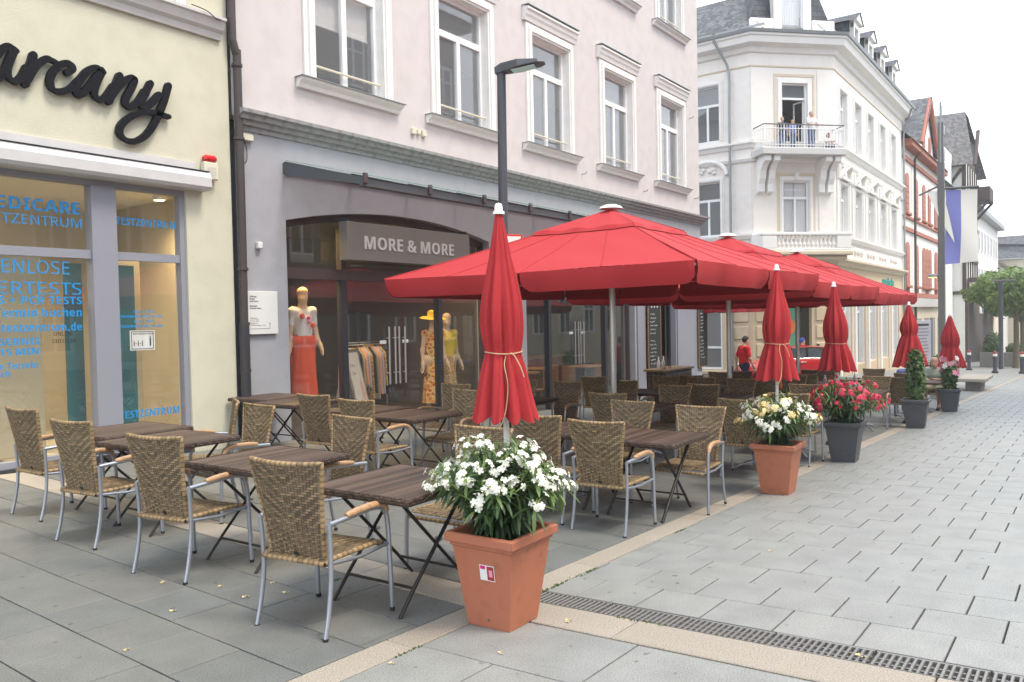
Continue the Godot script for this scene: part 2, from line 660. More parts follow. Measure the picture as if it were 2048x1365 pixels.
	var rim := img_tex(64, 256, func(x: int, y: int) -> Color:
		var e: float = 0.62 + 0.38 * (1.0 - pow(absf((y % 16) / 8.0 - 1.0), 3.0))
		var t: float = e * (0.72 + 0.28 * hash2(y / 16, 3))
		return Color(t, t * 0.96, t * 0.88))
	M.wicker_rim = mat(lin(0.42, 0.31, 0.19), 0.6)
	M.wicker_rim.albedo_texture = rim
	M.wicker_rim.uv1_scale = Vector3(1, 3, 1)
	var tb_a := img_tex(512, 512, func(x: int, y: int) -> Color:
		var row := y / 8
		var fy := (y % 8) / 8.0
		var e: float = 1.0 - 0.55 * pow(absf(fy * 2.0 - 1.0), 3.0)
		var ph := (x + (8 if row % 2 else 0)) % 16
		var e2 := 0.78 if ph < 2 else 1.0
		var t: float = e * e2 * (0.5 + 0.35 * hash2(row / 3, 9) + 0.2 * hash2(row, 40))
		return Color(t, t * 0.93, t * 0.9))
	var tb_n := bump_tex(512, 512, 3.0, func(x: int, y: int) -> float:
		var fy := (y % 8) / 8.0
		return (1.0 - pow(absf(fy * 2.0 - 1.0), 3.0)) * (0.6 if (x + (8 if (y / 8) % 2 else 0)) % 16 < 2 else 1.0))
	M.table_top = mat(lin(0.185, 0.135, 0.105), 0.5)
	M.table_top.albedo_texture = tb_a
	M.table_top.normal_enabled = true
	M.table_top.normal_texture = tb_n
	M.table_top.normal_scale = 0.6
	var te_a := img_tex(512, 32, func(x: int, y: int) -> Color:
		var w := weave(x / 512.0, y / 32.0, 40, 4, false)
		var t := w.y * (0.35 + 0.65 * w.x)
		return Color(t, t * 0.93, t * 0.88))
	var te_n := bump_tex(512, 32, 4.0, func(x: int, y: int) -> float: return weave(x / 512.0, y / 32.0, 40, 4, false).x)
	M.table_edge = mat(lin(0.19, 0.135, 0.11), 0.5)
	M.table_edge.albedo_texture = te_a
	M.table_edge.normal_enabled = true
	M.table_edge.normal_texture = te_n
	var wood := noise_tex(256, 0.02, [[0.0, 0.75], [0.5, 0.92], [1.0, 1.0]], 51, 4)
	M.wood_arm = wmat(lin(0.56, 0.335, 0.18), 0.4, wood, 4.0)
	M.wood_board = wmat(lin(0.35, 0.2, 0.09), 0.5, wood, 2.0)
	# --- cloth
	var cloth_n := noise_normal(512, 0.02, 61, 3.0)
	M.red_cloth = wmat(lin(0.46, 0.024, 0.03), 0.85, noise_tex(256, 0.4, [[0.0, 0.9], [1.0, 1.0]], 62, 2), 6.0, cloth_n, 0.25)
	M.red_cloth.uv1_scale = Vector3(1.2, 1.2, 1.2)
	M.red_cloth.backlight_enabled = true
	M.red_cloth.backlight = Color(0.06, 0.0, 0.0)
	M.rope = mat(lin(0.55, 0.4, 0.24), 0.9)
	# --- pots and plants
	var scuff := noise_tex(512, 0.015, [[0.0, 0.86], [0.22, 0.96], [0.45, 1.0], [1.0, 1.0]], 71, 6)
	M.terracotta = wmat(lin(0.42, 0.145, 0.08), 0.55, scuff, 0.9)
	M.pot_grey = wmat(lin(0.075, 0.08, 0.09), 0.55, scuff, 0.9)
	M.pot_concrete = wmat(lin(0.3, 0.29, 0.28), 0.85, scuff, 0.9)
	M.soil = mat(lin(0.03, 0.02, 0.015), 0.95)
	M.leaves = []
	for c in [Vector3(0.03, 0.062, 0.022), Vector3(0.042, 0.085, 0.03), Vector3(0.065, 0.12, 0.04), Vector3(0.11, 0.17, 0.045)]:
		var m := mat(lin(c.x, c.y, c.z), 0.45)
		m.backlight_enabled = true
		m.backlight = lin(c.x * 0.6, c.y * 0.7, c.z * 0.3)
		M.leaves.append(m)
	M.tree_leaves = []
	for c in [Vector3(0.085, 0.15, 0.035), Vector3(0.12, 0.2, 0.045), Vector3(0.16, 0.24, 0.06)]:
		var m := mat(lin(c.x, c.y, c.z), 0.5)
		m.backlight_enabled = true
		m.backlight = lin(c.x * 0.8, c.y * 0.8, c.z * 0.4)
		M.tree_leaves.append(m)
	M.petal_white = mat(lin(0.74, 0.74, 0.66), 0.6)
	M.petal_white.backlight_enabled = true
	M.petal_white.backlight = Color(0.3, 0.3, 0.25)
	M.petal_red = mat(lin(0.55, 0.02, 0.07), 0.6)
	M.petal_pink = mat(lin(0.75, 0.28, 0.38), 0.6)
	M.petal_cream = mat(lin(0.75, 0.58, 0.26), 0.6)
	M.bud = mat(lin(0.36, 0.42, 0.14), 0.6)
	M.stem = mat(lin(0.13, 0.14, 0.06), 0.8)
	M.bark = wmat(lin(0.2, 0.17, 0.12), 0.9, weather, 1.5)
	M.fallen = mat(lin(0.62, 0.5, 0.24), 0.8)
	# --- rooms
	M.room_beige = mat(lin(0.42, 0.36, 0.235), 0.85)
	M.room_pale = mat(lin(0.45, 0.41, 0.32), 0.85)
	M.room_dark = mat(lin(0.13, 0.11, 0.10), 0.9)
	M.room_floor = mat(lin(0.12, 0.085, 0.06), 0.5)
	M.room_white = mat(lin(0.62, 0.6, 0.55), 0.85)
	M.teal = mat(lin(0.01, 0.11, 0.125), 0.6)
	M.room_red = mat(lin(0.3, 0.03, 0.035), 0.7)
	M.chalk = wmat(lin(0.03, 0.032, 0.034), 0.85, weather, 2.0)
	M.skin = mat(lin(0.52, 0.30, 0.21), 0.6)
	M.mannequin = mat(lin(0.62, 0.45, 0.30), 0.5)
	M.hair_dark = mat(lin(0.035, 0.025, 0.02), 0.7)
	M.hair_grey = mat(lin(0.35, 0.33, 0.3), 0.7)
	M.hair_blond = mat(lin(0.35, 0.25, 0.1), 0.7)
	M.eye = mat(lin(0.02, 0.02, 0.02), 0.3)
	M.cloth_red = mat(lin(0.6, 0.015, 0.02), 0.9)
	M.cloth_white = mat(lin(0.72, 0.7, 0.7), 0.9)
	M.cloth_navy = mat(lin(0.02, 0.028, 0.055), 0.9)
	M.cloth_blue = mat(lin(0.16, 0.2, 0.42), 0.9)
	M.cloth_jeans = mat(lin(0.08, 0.13, 0.24), 0.9)
	M.cloth_sage = mat(lin(0.3, 0.34, 0.27), 0.9)
	M.cloth_khaki = mat(lin(0.42, 0.36, 0.25), 0.9)
	M.cloth_orange = mat(lin(0.68, 0.075, 0.02), 0.85)
	M.cloth_yellow = mat(lin(0.7, 0.5, 0.03), 0.85)
	M.cloth_pink = mat(lin(0.66, 0.38, 0.32), 0.85)
	M.cap_blue = mat(lin(0.03, 0.07, 0.42), 0.8)
	M.shoe = mat(lin(0.03, 0.03, 0.035), 0.6)
	var flo := noise_tex(256, 0.045, [[0.0, Color(0.30, 0.14, 0.1)], [0.3, Color(0.75, 0.28, 0.14)], [0.42, Color(0.93, 0.75, 0.12)], [0.5, Color(0.93, 0.86, 0.66)], [0.62, Color(0.9, 0.72, 0.6)], [0.75, Color(0.5, 0.55, 0.22)], [1.0, Color(0.95, 0.9, 0.8)]], 83, 2, FastNoiseLite.TYPE_CELLULAR)
	M.floral = wmat(Color(0.95, 0.95, 0.95), 0.85, flo, 1.1)
	var flo2 := noise_tex(256, 0.06, [[0.0, Color(0.55, 0.2, 0.15)], [0.4, Color(0.82, 0.6, 0.2)], [0.55, Color(0.9, 0.85, 0.7)], [1.0, Color(0.6, 0.4, 0.42)]], 89, 2, FastNoiseLite.TYPE_CELLULAR)
	M.floral2 = wmat(Color(0.9, 0.9, 0.9), 0.85, flo2, 1.3)
	# --- car
	M.car_red = mat(lin(0.5, 0.012, 0.015), 0.25)
	M.car_red.clearcoat_enabled = true
	M.car_red.clearcoat = 1.0
	M.car_red.clearcoat_roughness = 0.05
	M.car_glass = mat(lin(0.05, 0.06, 0.065), 0.04)
	M.car_glass.metallic_specular = 0.8
	M.chrome = mat(lin(0.7, 0.7, 0.7), 0.12, 1.0)
	M.tyre = mat(lin(0.015, 0.015, 0.015), 0.85)
	M.tail = mat(lin(0.4, 0.01, 0.01), 0.15)
	M.flag_blue = mat(lin(0.16, 0.17, 0.45), 0.8)
	M.flag_white = mat(lin(0.72, 0.70, 0.64), 0.8)
	for k in ["flag_blue", "flag_white"]:
		M[k].backlight_enabled = true
		M[k].backlight = Color(0.25, 0.25, 0.3)
	M.info_board = mat(lin(0.42, 0.42, 0.5), 0.5)
	M.poster_white = mat(lin(0.75, 0.75, 0.73), 0.6)
	M.orange_sign = mat(lin(0.7, 0.2, 0.03), 0.6)
	M.green_sign = mat(lin(0.12, 0.32, 0.2), 0.6)
	M.aqua_sign = mat(lin(0.05, 0.42, 0.42), 0.5)
	M.magenta = mat(lin(0.62, 0.02, 0.2), 0.5)
	M.paint_blue = mat(lin(0.03, 0.12, 0.5), 0.5)

# ---------------------------------------------------------------- the ground
func plane_xf(right: bool) -> Transform3D:
	var s := SR if right else -SL
	var n := Vector3(-SX, 1, -s).normalized()
	var x := Vector3(1, SX, 0).normalized()
	var z := x.cross(n).normalized()
	return Transform3D(Basis(x, n, z), Vector3(0, 0, ZS))

func slab_mesh(w: float, l: float, gap: float, gap_z: float) -> ArrayMesh:
	var m := MB.new()
	var a := w * 0.5 - gap * 0.5
	var c := l * 0.5 - gap_z * 0.5
	var b := 0.0018
	var t := 0.0
	var P := func(x: float, y: float, z: float) -> Vector3: return Vector3(x, y, z)
	m.quad(P.call(-a + b, t, c - b), P.call(a - b, t, c - b), P.call(a - b, t, -c + b), P.call(-a + b, t, -c + b))
	var o := [P.call(-a, t - b, c), P.call(a, t - b, c), P.call(a, t - b, -c), P.call(-a, t - b, -c)]
	var i := [P.call(-a + b, t, c - b), P.call(a - b, t, c - b), P.call(a - b, t, -c + b), P.call(-a + b, t, -c + b)]
	for k in 4:
		var j := (k + 1) % 4
		m.quad(o[k], o[j], i[j], i[k])
		m.quad(o[k] + Vector3(0, -0.03, 0), o[j] + Vector3(0, -0.03, 0), o[j], o[k])
	return m.mesh()

# rows of slabs: rows run along z, one row per pitch in x; z measured from the gutter strip
func pave(called: String, right: bool, x0: float, x1: float, za: float, zb: float, px: float, pz: float, off: float, gap: float, gap_z: float, seen_x: float, seen_z0: float, seen_z1: float, mats: Array) -> void:
	var root := Node3D.new()
	root.name = numbered(called)
	add_child(root)
	structure(root)
	root.transform = plane_xf(right)
	var cache := {}
	var rest := MB.new()
	var count := 0
	var rows := int(ceil((x1 - x0) / px))
	for r in rows:
		var xa := x0 + r * px
		var xb := minf(xa + px, x1)
		var z := za + off - pz * 2.0 + (pz * 0.5 if r % 2 else 0.0)
		while z < zb:
			var z0 := maxf(z, za)
			var z1 := minf(z + pz, zb)
			z += pz
			if z1 - z0 < 0.014 or xb - xa < 0.05:
				continue
			var dy := rr(-0.0015, 0.001)
			var c := Vector3((xa + xb) * 0.5, dy, (z0 + z1) * 0.5 - ZS)
			if xb <= seen_x and z1 > seen_z0 and z0 < seen_z1 and count < 300:
				var key := "%.3f_%.3f" % [xb - xa, z1 - z0]
				if not cache.has(key):
					cache[key] = slab_mesh(xb - xa, z1 - z0, gap, gap_z)
				mi("paving_slab", cache[key], mats[int(rng.randi() % 5)], root, Transform3D(Basis(Vector3(0, 0, 1), rr(-0.002, 0.002)) * Basis(Vector3(1, 0, 0), rr(-0.002, 0.002)), c))
				count += 1
			else:
				var sx := (xb - xa) * 0.5 - gap * 0.5
				var sz := (z1 - z0) * 0.5 - gap_z * 0.5
				rest.quad(c + Vector3(-sx, 0, sz), c + Vector3(sx, 0, sz), c + Vector3(sx, 0, -sz), c + Vector3(-sx, 0, -sz))
				rest.quad(c + Vector3(-sx, -0.02, sz), c + Vector3(sx, -0.02, sz), c + Vector3(sx, 0, sz), c + Vector3(-sx, 0, sz))
				rest.quad(c + Vector3(-sx, -0.02, -sz), c + Vector3(-sx, -0.02, sz), c + Vector3(-sx, 0, sz), c + Vector3(-sx, 0, -sz))
	if rest.v.size():
		mi("distant_slabs", rest, mats[0], root).set_meta("kind", "stuff")

func build_ground() -> void:
	# the bed below the slabs, out to the horizon
	var m := MB.new()
	var xs := [-60.0, -20.0, -6.0, 0.0, 10.0, 25.0, 60.0, 140.0, 900.0]
	var zs := [-400.0, -40.0, -10.0, ZS, 3.0, 14.0, 60.0, 400.0]
	var hgt := func(x: float, z: float) -> float:
		return g(minf(x, 140.0), clampf(z, -40.0, 14.0)) - 0.022
	for i in xs.size() - 1:
		for j in zs.size() - 1:
			var p := func(x: float, z: float) -> Vector3: return Vector3(x, hgt.call(x, z), z)
			m.quad(p.call(xs[i], zs[j + 1]), p.call(xs[i + 1], zs[j + 1]), p.call(xs[i + 1], zs[j]), p.call(xs[i], zs[j]))
	structure(mi("ground", m, M.joint))
	# terrace beside the shop fronts: near part small slabs, then larger ones
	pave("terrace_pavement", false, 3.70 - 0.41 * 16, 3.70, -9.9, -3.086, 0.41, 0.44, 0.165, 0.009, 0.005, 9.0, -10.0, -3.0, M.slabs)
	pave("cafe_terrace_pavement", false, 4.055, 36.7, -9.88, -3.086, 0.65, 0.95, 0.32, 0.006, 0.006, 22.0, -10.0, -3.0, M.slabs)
	# the street side
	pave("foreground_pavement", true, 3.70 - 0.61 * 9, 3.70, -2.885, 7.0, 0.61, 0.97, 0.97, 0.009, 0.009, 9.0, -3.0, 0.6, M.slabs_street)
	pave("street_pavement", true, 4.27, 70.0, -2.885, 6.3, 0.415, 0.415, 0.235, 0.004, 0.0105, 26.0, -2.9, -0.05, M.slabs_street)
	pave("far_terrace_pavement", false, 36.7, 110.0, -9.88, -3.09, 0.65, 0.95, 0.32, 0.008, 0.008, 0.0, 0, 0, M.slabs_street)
	# granite gutter strip along the terrace
	var st := Node3D.new()
	st.name = "granite_strip"
	add_child(st)
	structure(st)
	st.transform = Transform3D(Basis(Vector3(1, SX, 0).normalized(), Vector3(-SX, 1, 0).normalized(), Vector3(0, 0, 1)), Vector3(0, 0, ZS))
	var x := -4.31
	var k := 0
	while x < 70.0:
		var l := 0.93 if k % 3 else 0.985
		if k % 5 == 2:
			l = 0.8
		var mm := MB.new()
		mm.bbox(Vector3(0, -0.03, 0), Vector3(l - 0.006, 0.06, 0.196), 0.004)
		mi("granite_block", mm, M.granite if k % 2 else M.granite2, st, Transform3D(Basis.IDENTITY, Vector3(x + l * 0.5, 0.003, -2.985 - ZS)))
		x += l
		k += 1
	# granite band across the street beside the drain
	for side in [[true, -2.883, 6.3], [false, -9.88, -3.09]]:
		var cr := Node3D.new()
		cr.name = "granite_band" if side[0] else "granite_terrace_band"
		add_child(cr)
		structure(cr)
		cr.transform = plane_xf(side[0])
		var z: float = -2.883 if side[0] else -3.09
		var first := true
		while (z < side[2] - 0.1) if side[0] else (z > side[1] + 0.1):
			var l: float = 0.79 if (side[0] and first) else (0.985 if (not side[0] and first) else 1.52)
			first = false
			var z1: float = minf(z + l, side[2]) if side[0] else maxf(z - l, side[1])
			var mm := MB.new()
			mm.bbox(Vector3(0, -0.03, 0), Vector3(0.325, 0.06, absf(z1 - z) - 0.008), 0.005)
			mi("granite_block", mm, M.granite if rng.randf() < 0.5 else M.granite2, cr, Transform3D(Basis.IDENTITY, Vector3(3.8825, 0.001, (z + z1) * 0.5 - ZS)))
			z = z1
	# line drain with cast iron gratings
	var dr := Node3D.new()
	dr.name = "drain_channel"
	add_child(dr)
	tag(dr, "long cast iron slotted drain crossing the street beside the granite band", "drain")
	dr.transform = plane_xf(true)
	var ch := MB.new()
	ch.bx(4.05, 4.27, -0.16, -0.15, 0, 9.1)
	ch.bx(4.05, 4.056, -0.15, -0.001, 0, 9.1)
	ch.bx(4.262, 4.268, -0.15, -0.001, 0, 9.1)
	mi("channel", ch, M.dark, dr)
	var slat := MB.new()
	slat.bbox(Vector3.ZERO, Vector3(0.19, 0.02, 0.0155), 0.003)
	var slat_mesh := slat.mesh()
	var railm := MB.new()
	railm.bbox(Vector3.ZERO, Vector3(0.012, 0.022, 0.492), 0.003)
	for cross_ in [-0.033, 0.033]:
		railm.bbox(Vector3(0.1 + cross_, -0.004, 0), Vector3(0.008, 0.012, 0.49), 0.002)
	railm.bbox(Vector3(0.2, 0, 0), Vector3(0.012, 0.022, 0.492), 0.003)
	var rail_mesh := railm.mesh()
	for q in 18:
		var gr := part("grating", dr, T(Vector3(4.16, -0.013 + rr(-0.002, 0.002), 0.01 + q * 0.5 + 0.25)))
		mi("grating_frame", rail_mesh, M.drain, gr, T(Vector3(-0.1, 0, 0)))
		for s in 15:
			if q < 8:
				mi("slat", slat_mesh, M.drain, gr, T(Vector3(0, 0, -0.231 + s * 0.033)))
	# a little moss in the joints
	var ms := MB.new()
	for sp in [[4.45, -2.875, 0.26, 0.02], [4.34, -2.87, 0.12, 0.012], [4.04, -2.07, 0.02, 0.16], [2.98, -2.878, 0.10, 0.01], [3.62, -4.08, 0.1, 0.012], [6.33, -2.862, 0.12, 0.01], [4.85, -2.868, 0.08, 0.01]]:
		for q in 26:
			var px: float = sp[0] + rr(-1, 1) * sp[2]
			var pz: float = sp[1] + rr(-1, 1) * sp[3]
			var h := rr(0.004, 0.012)
			var p := at(px, pz)
			for d in 3:
				var a := rr(0, TAU)
				var e := Vector3(cos(a), 0, sin(a)) * rr(0.003, 0.007)
				ms.tri(p - e, p + e, p + Vector3(rr(-0.006, 0.006), h, rr(-0.006, 0.006)))
	tag(mi("joint_moss", ms, M.moss), "small green tufts of moss growing in the paving joints", "moss", "", "stuff")
	# fallen oleander petals
	var pet := MB.new()
	for q in 5:
		var a := q * TAU / 5 + rr(-0.4, 0.4)
		var r := rr(0.014, 0.022)
		pet.quad(Vector3(cos(a) * 0.003, 0.003, sin(a) * 0.003), Vector3(cos(a - 0.35) * r, 0.006, sin(a - 0.35) * r), Vector3(cos(a) * r * 1.15, 0.004, sin(a) * r * 1.15), Vector3(cos(a + 0.35) * r, 0.009, sin(a + 0.35) * r))
	var pmesh := pet.mesh()
	var spots := [[2.56, -4.36, "curled petal on grey slabs left of the front chair's rear leg"], [3.0, -4.55, "yellowish petal lying behind the third wicker chair of front row"], [2.82, -4.9, "pale petal beside the third chair's rear foot"], [2.98, -4.25, "white petal between third and front chair"], [3.18, -4.12, "creamy petal under the seat of front chair"], [3.26, -4.35, "small yellow petal near folding table's crossbar"], [2.10, -4.02, "whitish petal on the slab joint at bottom left"], [3.22, -2.45, "cream flower lying before the terracotta planter"], [2.82, -2.83, "dry brown flower beside the granite strip"], [3.82, -2.42, "tiny petal on granite band beside terracotta planter"], [4.13, -0.92, "yellow leaf lying on the drain grating"], [6.0, -1.98, "pale petal alone on the right hand street slabs"]]
	for s in spots:
		var o := mi("fallen_petal", pmesh, M.fallen if rng.randf() < 0.5 else M.petal_cream, self, Transform3D(Basis(Vector3.UP, rr(0, 6)).scaled(Vector3.ONE * rr(0.8, 1.3)), at(s[0], s[1]) + Vector3(0, 0.002, 0)))
		tag(o, s[2], "petal", "fallen petals on the paving")

# ---------------------------------------------------------------- chairs and tables
func make_chair(tone: int) -> Node3D:
	var c := Node3D.new()
	# faces +x
	for s in [-1.0, 1.0]:
		var rear := MB.new()
		rear.tube(smooth([Vector3(-0.285, 0.012, s * 0.25), Vector3(-0.25, 0.15, s * 0.248), Vector3(-0.225, 0.32, s * 0.246), Vector3(-0.225, 0.48, s * 0.248), Vector3(-0.235, 0.625, s * 0.252)], 4), 0.0135, 8)
		mi("leg", rear, M.alu, c)
		var front := MB.new()
		front.tube(smooth([Vector3(0.262, 0.012, s * 0.285), Vector3(0.252, 0.3, s * 0.282), Vector3(0.240, 0.53, s * 0.280), Vector3(0.205, 0.612, s * 0.279), Vector3(0.12, 0.640, s * 0.276), Vector3(-0.06, 0.632, s * 0.268), Vector3(-0.235, 0.622, s * 0.254)], 5), 0.0145, 8)
		mi("leg", front, M.alu, c)
		var arm := MB.new()
		arm.tube(smooth([Vector3(0.232, 0.585, s * 0.281), Vector3(0.205, 0.634, s * 0.280), Vector3(0.13, 0.658, s * 0.277), Vector3(0.0, 0.656, s * 0.271), Vector3(-0.11, 0.645, s * 0.264)], 4), [0.012, 0.016, 0.02, 0.022, 0.023, 0.023, 0.023, 0.023, 0.023, 0.023, 0.023, 0.023, 0.023, 0.023, 0.022, 0.020, 0.014], 10, true, Vector2(1.15, 0.8))
		mi("armrest", arm, M.wood_arm, c)
		for e in [Vector3(-0.285, 0.0, s * 0.25), Vector3(0.262, 0.0, s * 0.285)]:
			var ft := MB.new()
			ft.lathe([Vector2(0.0, 0.0), Vector2(0.015, 0.0), Vector2(0.016, 0.02), Vector2(0.0, 0.02)], 8)
			mi("foot_cap", ft, M.rubber, c, T(e))
	var fr := MB.new()
	for s in [-1.0, 1.0]:
		fr.tube([Vector3(-0.225, 0.405, s * 0.246), Vector3(0.0, 0.385, s * 0.255), Vector3(0.248, 0.405, s * 0.281)], 0.011, 6)
	fr.tube([Vector3(0.246, 0.40, -0.281), Vector3(0.246, 0.40, 0.281)], 0.011, 6)
	fr.tube([Vector3(-0.226, 0.40, -0.246), Vector3(-0.226, 0.40, 0.246)], 0.011, 6)
	mi("seat_frame", fr, M.alu, c)
	# woven seat, front edge rolled over, rear lip dips
	var seat_f := func(u: float, v: float) -> Vector3:
		var x := lerpf(-0.245, 0.262, u)
		var z := lerpf(0.225 + 0.02 * u, -0.225 - 0.02 * u, v)
		var y := 0.432 - 0.012 * sin(u * PI) * sin(v * PI) - 0.035 * pow(maxf(0.0, u - 0.85) / 0.15, 2.0) - 0.018 * pow(maxf(0.0, 0.12 - u) / 0.12, 2.0)
		return Vector3(x, y, z)
	var seat := MB.new()
	seat.grid(14, 10, seat_f)
	seat.grid(14, 10, func(u: float, v: float) -> Vector3: return seat_f.call(u, 1.0 - v) - Vector3(0, 0.02, 0))
	mi("seat", seat, M.wicker_seat, c)
	var srim := MB.new()
	var loop := []
	for k in 41:
		var t := k / 40.0 * 4.0
		var p: Vector3
		if t < 1: p = seat_f.call(t, 0.0)
		elif t < 2: p = seat_f.call(1.0, t - 1.0)
		elif t < 3: p = seat_f.call(3.0 - t, 1.0)
		else: p = seat_f.call(0.0, 4.0 - t)
		loop.append(p - Vector3(0, 0.010, 0))
	srim.tube(loop, 0.014, 7, false)
	mi("seat_rim", srim, M.wicker_rim, c)
	# woven back, flared to the top, hollow towards the sitter
	var back_f := func(u: float, v: float) -> Vector3:
		var w := lerpf(0.192, 0.262, pow(v, 1.6))
		var z := lerpf(-w, w, u)
		var y := lerpf(0.405, 0.95, v) + 0.012 * v * pow(absf(u * 2 - 1), 2.5)
		var x := -0.205 - 0.085 * pow(v, 1.5) - 0.028 * sin(u * PI) * v - 0.012 * sin(v * PI)
		return Vector3(x, y, z)
	var back := MB.new()
	back.grid(10, 14, func(u: float, v: float) -> Vector3: return back_f.call(u, v) + Vector3(0.008, 0, 0), Vector2(0, 0), Vector2(1, 1))
	back.grid(10, 14, func(u: float, v: float) -> Vector3: return back_f.call(1.0 - u, v) - Vector3(0.010, 0, 0), Vector2(0, 0), Vector2(1, 1))
	mi("backrest", back, M.wicker_tones[tone], c)
	var brim := MB.new()
	var bl := []
	for k in 13: bl.append(back_f.call(0.0, k / 12.0))
	for k in range(1, 11): bl.append(back_f.call(k / 10.0, 1.0))
	for k in range(1, 13): bl.append(back_f.call(1.0, 1.0 - k / 12.0))
	brim.tube(bl, 0.0135, 7, true)
	mi("backrest_rim", brim, M.wicker_rim, c)
	var lb := MB.new()
	lb.bbox(back_f.call(0.5, 0.06) - Vector3(0.014, 0, 0), Vector3(0.004, 0.014, 0.035), 0.001)
	mi("maker_tag", lb, M.rubber, c)
	return c

func make_table(pedestal: bool) -> Node3D:
	var t := Node3D.new()
	var h := 0.73
	var s := 0.41
	var top := MB.new()
	top.quad(Vector3(-s, h, s), Vector3(s, h, s), Vector3(s, h, -s), Vector3(-s, h, -s))
	top.quad(Vector3(-s, h - 0.04, -s), Vector3(s, h - 0.04, -s), Vector3(s, h - 0.04, s), Vector3(-s, h - 0.04, s))
	mi("tabletop", top, M.table_top, t)
	var ed := MB.new()
	var cs := [Vector3(-s, 0, s), Vector3(s, 0, s), Vector3(s, 0, -s), Vector3(-s, 0, -s)]
	for k in 4:
		var a: Vector3 = cs[k]
		var b: Vector3 = cs[(k + 1) % 4]
		var o := Vector3(a.x + b.x, 0, a.z + b.z).normalized()
		var f := func(u: float, v: float) -> Vector3:
			var ang := (v - 0.5) * PI
			return a.lerp(b, u) + Vector3(0, h - 0.022, 0) + o * (cos(ang) * 0.010) + Vector3(0, sin(ang) * 0.024, 0)
		ed.grid(6, 6, f)
	for k in 4:
		var a: Vector3 = cs[k]
		ed.ball(a + Vector3(0, h - 0.022, 0), Vector3(0.0105, 0.0235, 0.0105), 8, 6)
	mi("table_edge", ed, M.table_edge, t)
	if pedestal:
		var col := MB.new()
		col.tube([Vector3(0, 0.06, 0), Vector3(0, h - 0.05, 0)], 0.035, 12)
		mi("column", col, M.alu, t)
		for k in 4:
			var ft := MB.new()
			var d := Vector3(cos(k * PI / 2 + PI / 4), 0, sin(k * PI / 2 + PI / 4))
			ft.tube(smooth([d * 0.02 + Vector3(0, 0.10, 0), d * 0.15 + Vector3(0, 0.085, 0), d * 0.28 + Vector3(0, 0.045, 0), d * 0.34 + Vector3(0, 0.012, 0)], 3), 0.02, 7, true, Vector2(1.2, 0.6))
			mi("foot", ft, M.alu, t)
		var sp := MB.new()
		sp.box(Vector3(0, h - 0.05, 0), Vector3(0.4, 0.012, 0.06))
		sp.box(Vector3(0, h - 0.0501, 0), Vector3(0.06, 0.0118, 0.4))
		mi("top_bracket", sp, M.table_metal, t)
	else:
		for sz in [-1.0, 1.0]:
			for d in [-1.0, 1.0]:
				var z: float = sz * (0.275 if d > 0 else 0.25)
				var lg := MB.new()
				lg.tube([Vector3(-d * 0.35, 0.012, z), Vector3(-d * 0.205, 0.17, z), Vector3(d * 0.30, h - 0.055, z)], 0.0135, 4, true, Vector2(1.2, 0.9))
				mi("leg", lg, M.table_metal, t)
		for d in [-1.0, 1.0]:
			var br := MB.new()
			var zz := 0.275 if d > 0 else 0.25
			br.tube([Vector3(-d * 0.225, 0.15, -zz), Vector3(-d * 0.225, 0.15, zz)], 0.009, 6)
			mi("crossbar", br, M.table_metal, t)
			var bt := MB.new()
			bt.tube([Vector3(d * 0.295, h - 0.06, -zz), Vector3(d * 0.295, h - 0.06, zz)], 0.011, 6)
			mi("top_bar", bt, M.table_metal, t)
		for sz in [-1.0, 1.0]:
			var sl := MB.new()
			sl.box(Vector3(0, h - 0.05, sz * 0.3), Vector3(0.7, 0.018, 0.02))
			mi("rail", sl, M.table_metal, t)
			var bo := MB.new()
			bo.tube([Vector3(0.03, 0.385, sz * 0.24), Vector3(0.03, 0.385, sz * 0.29)], 0.012, 8)
			mi("pivot_bolt", bo, M.alu, t)
	return t

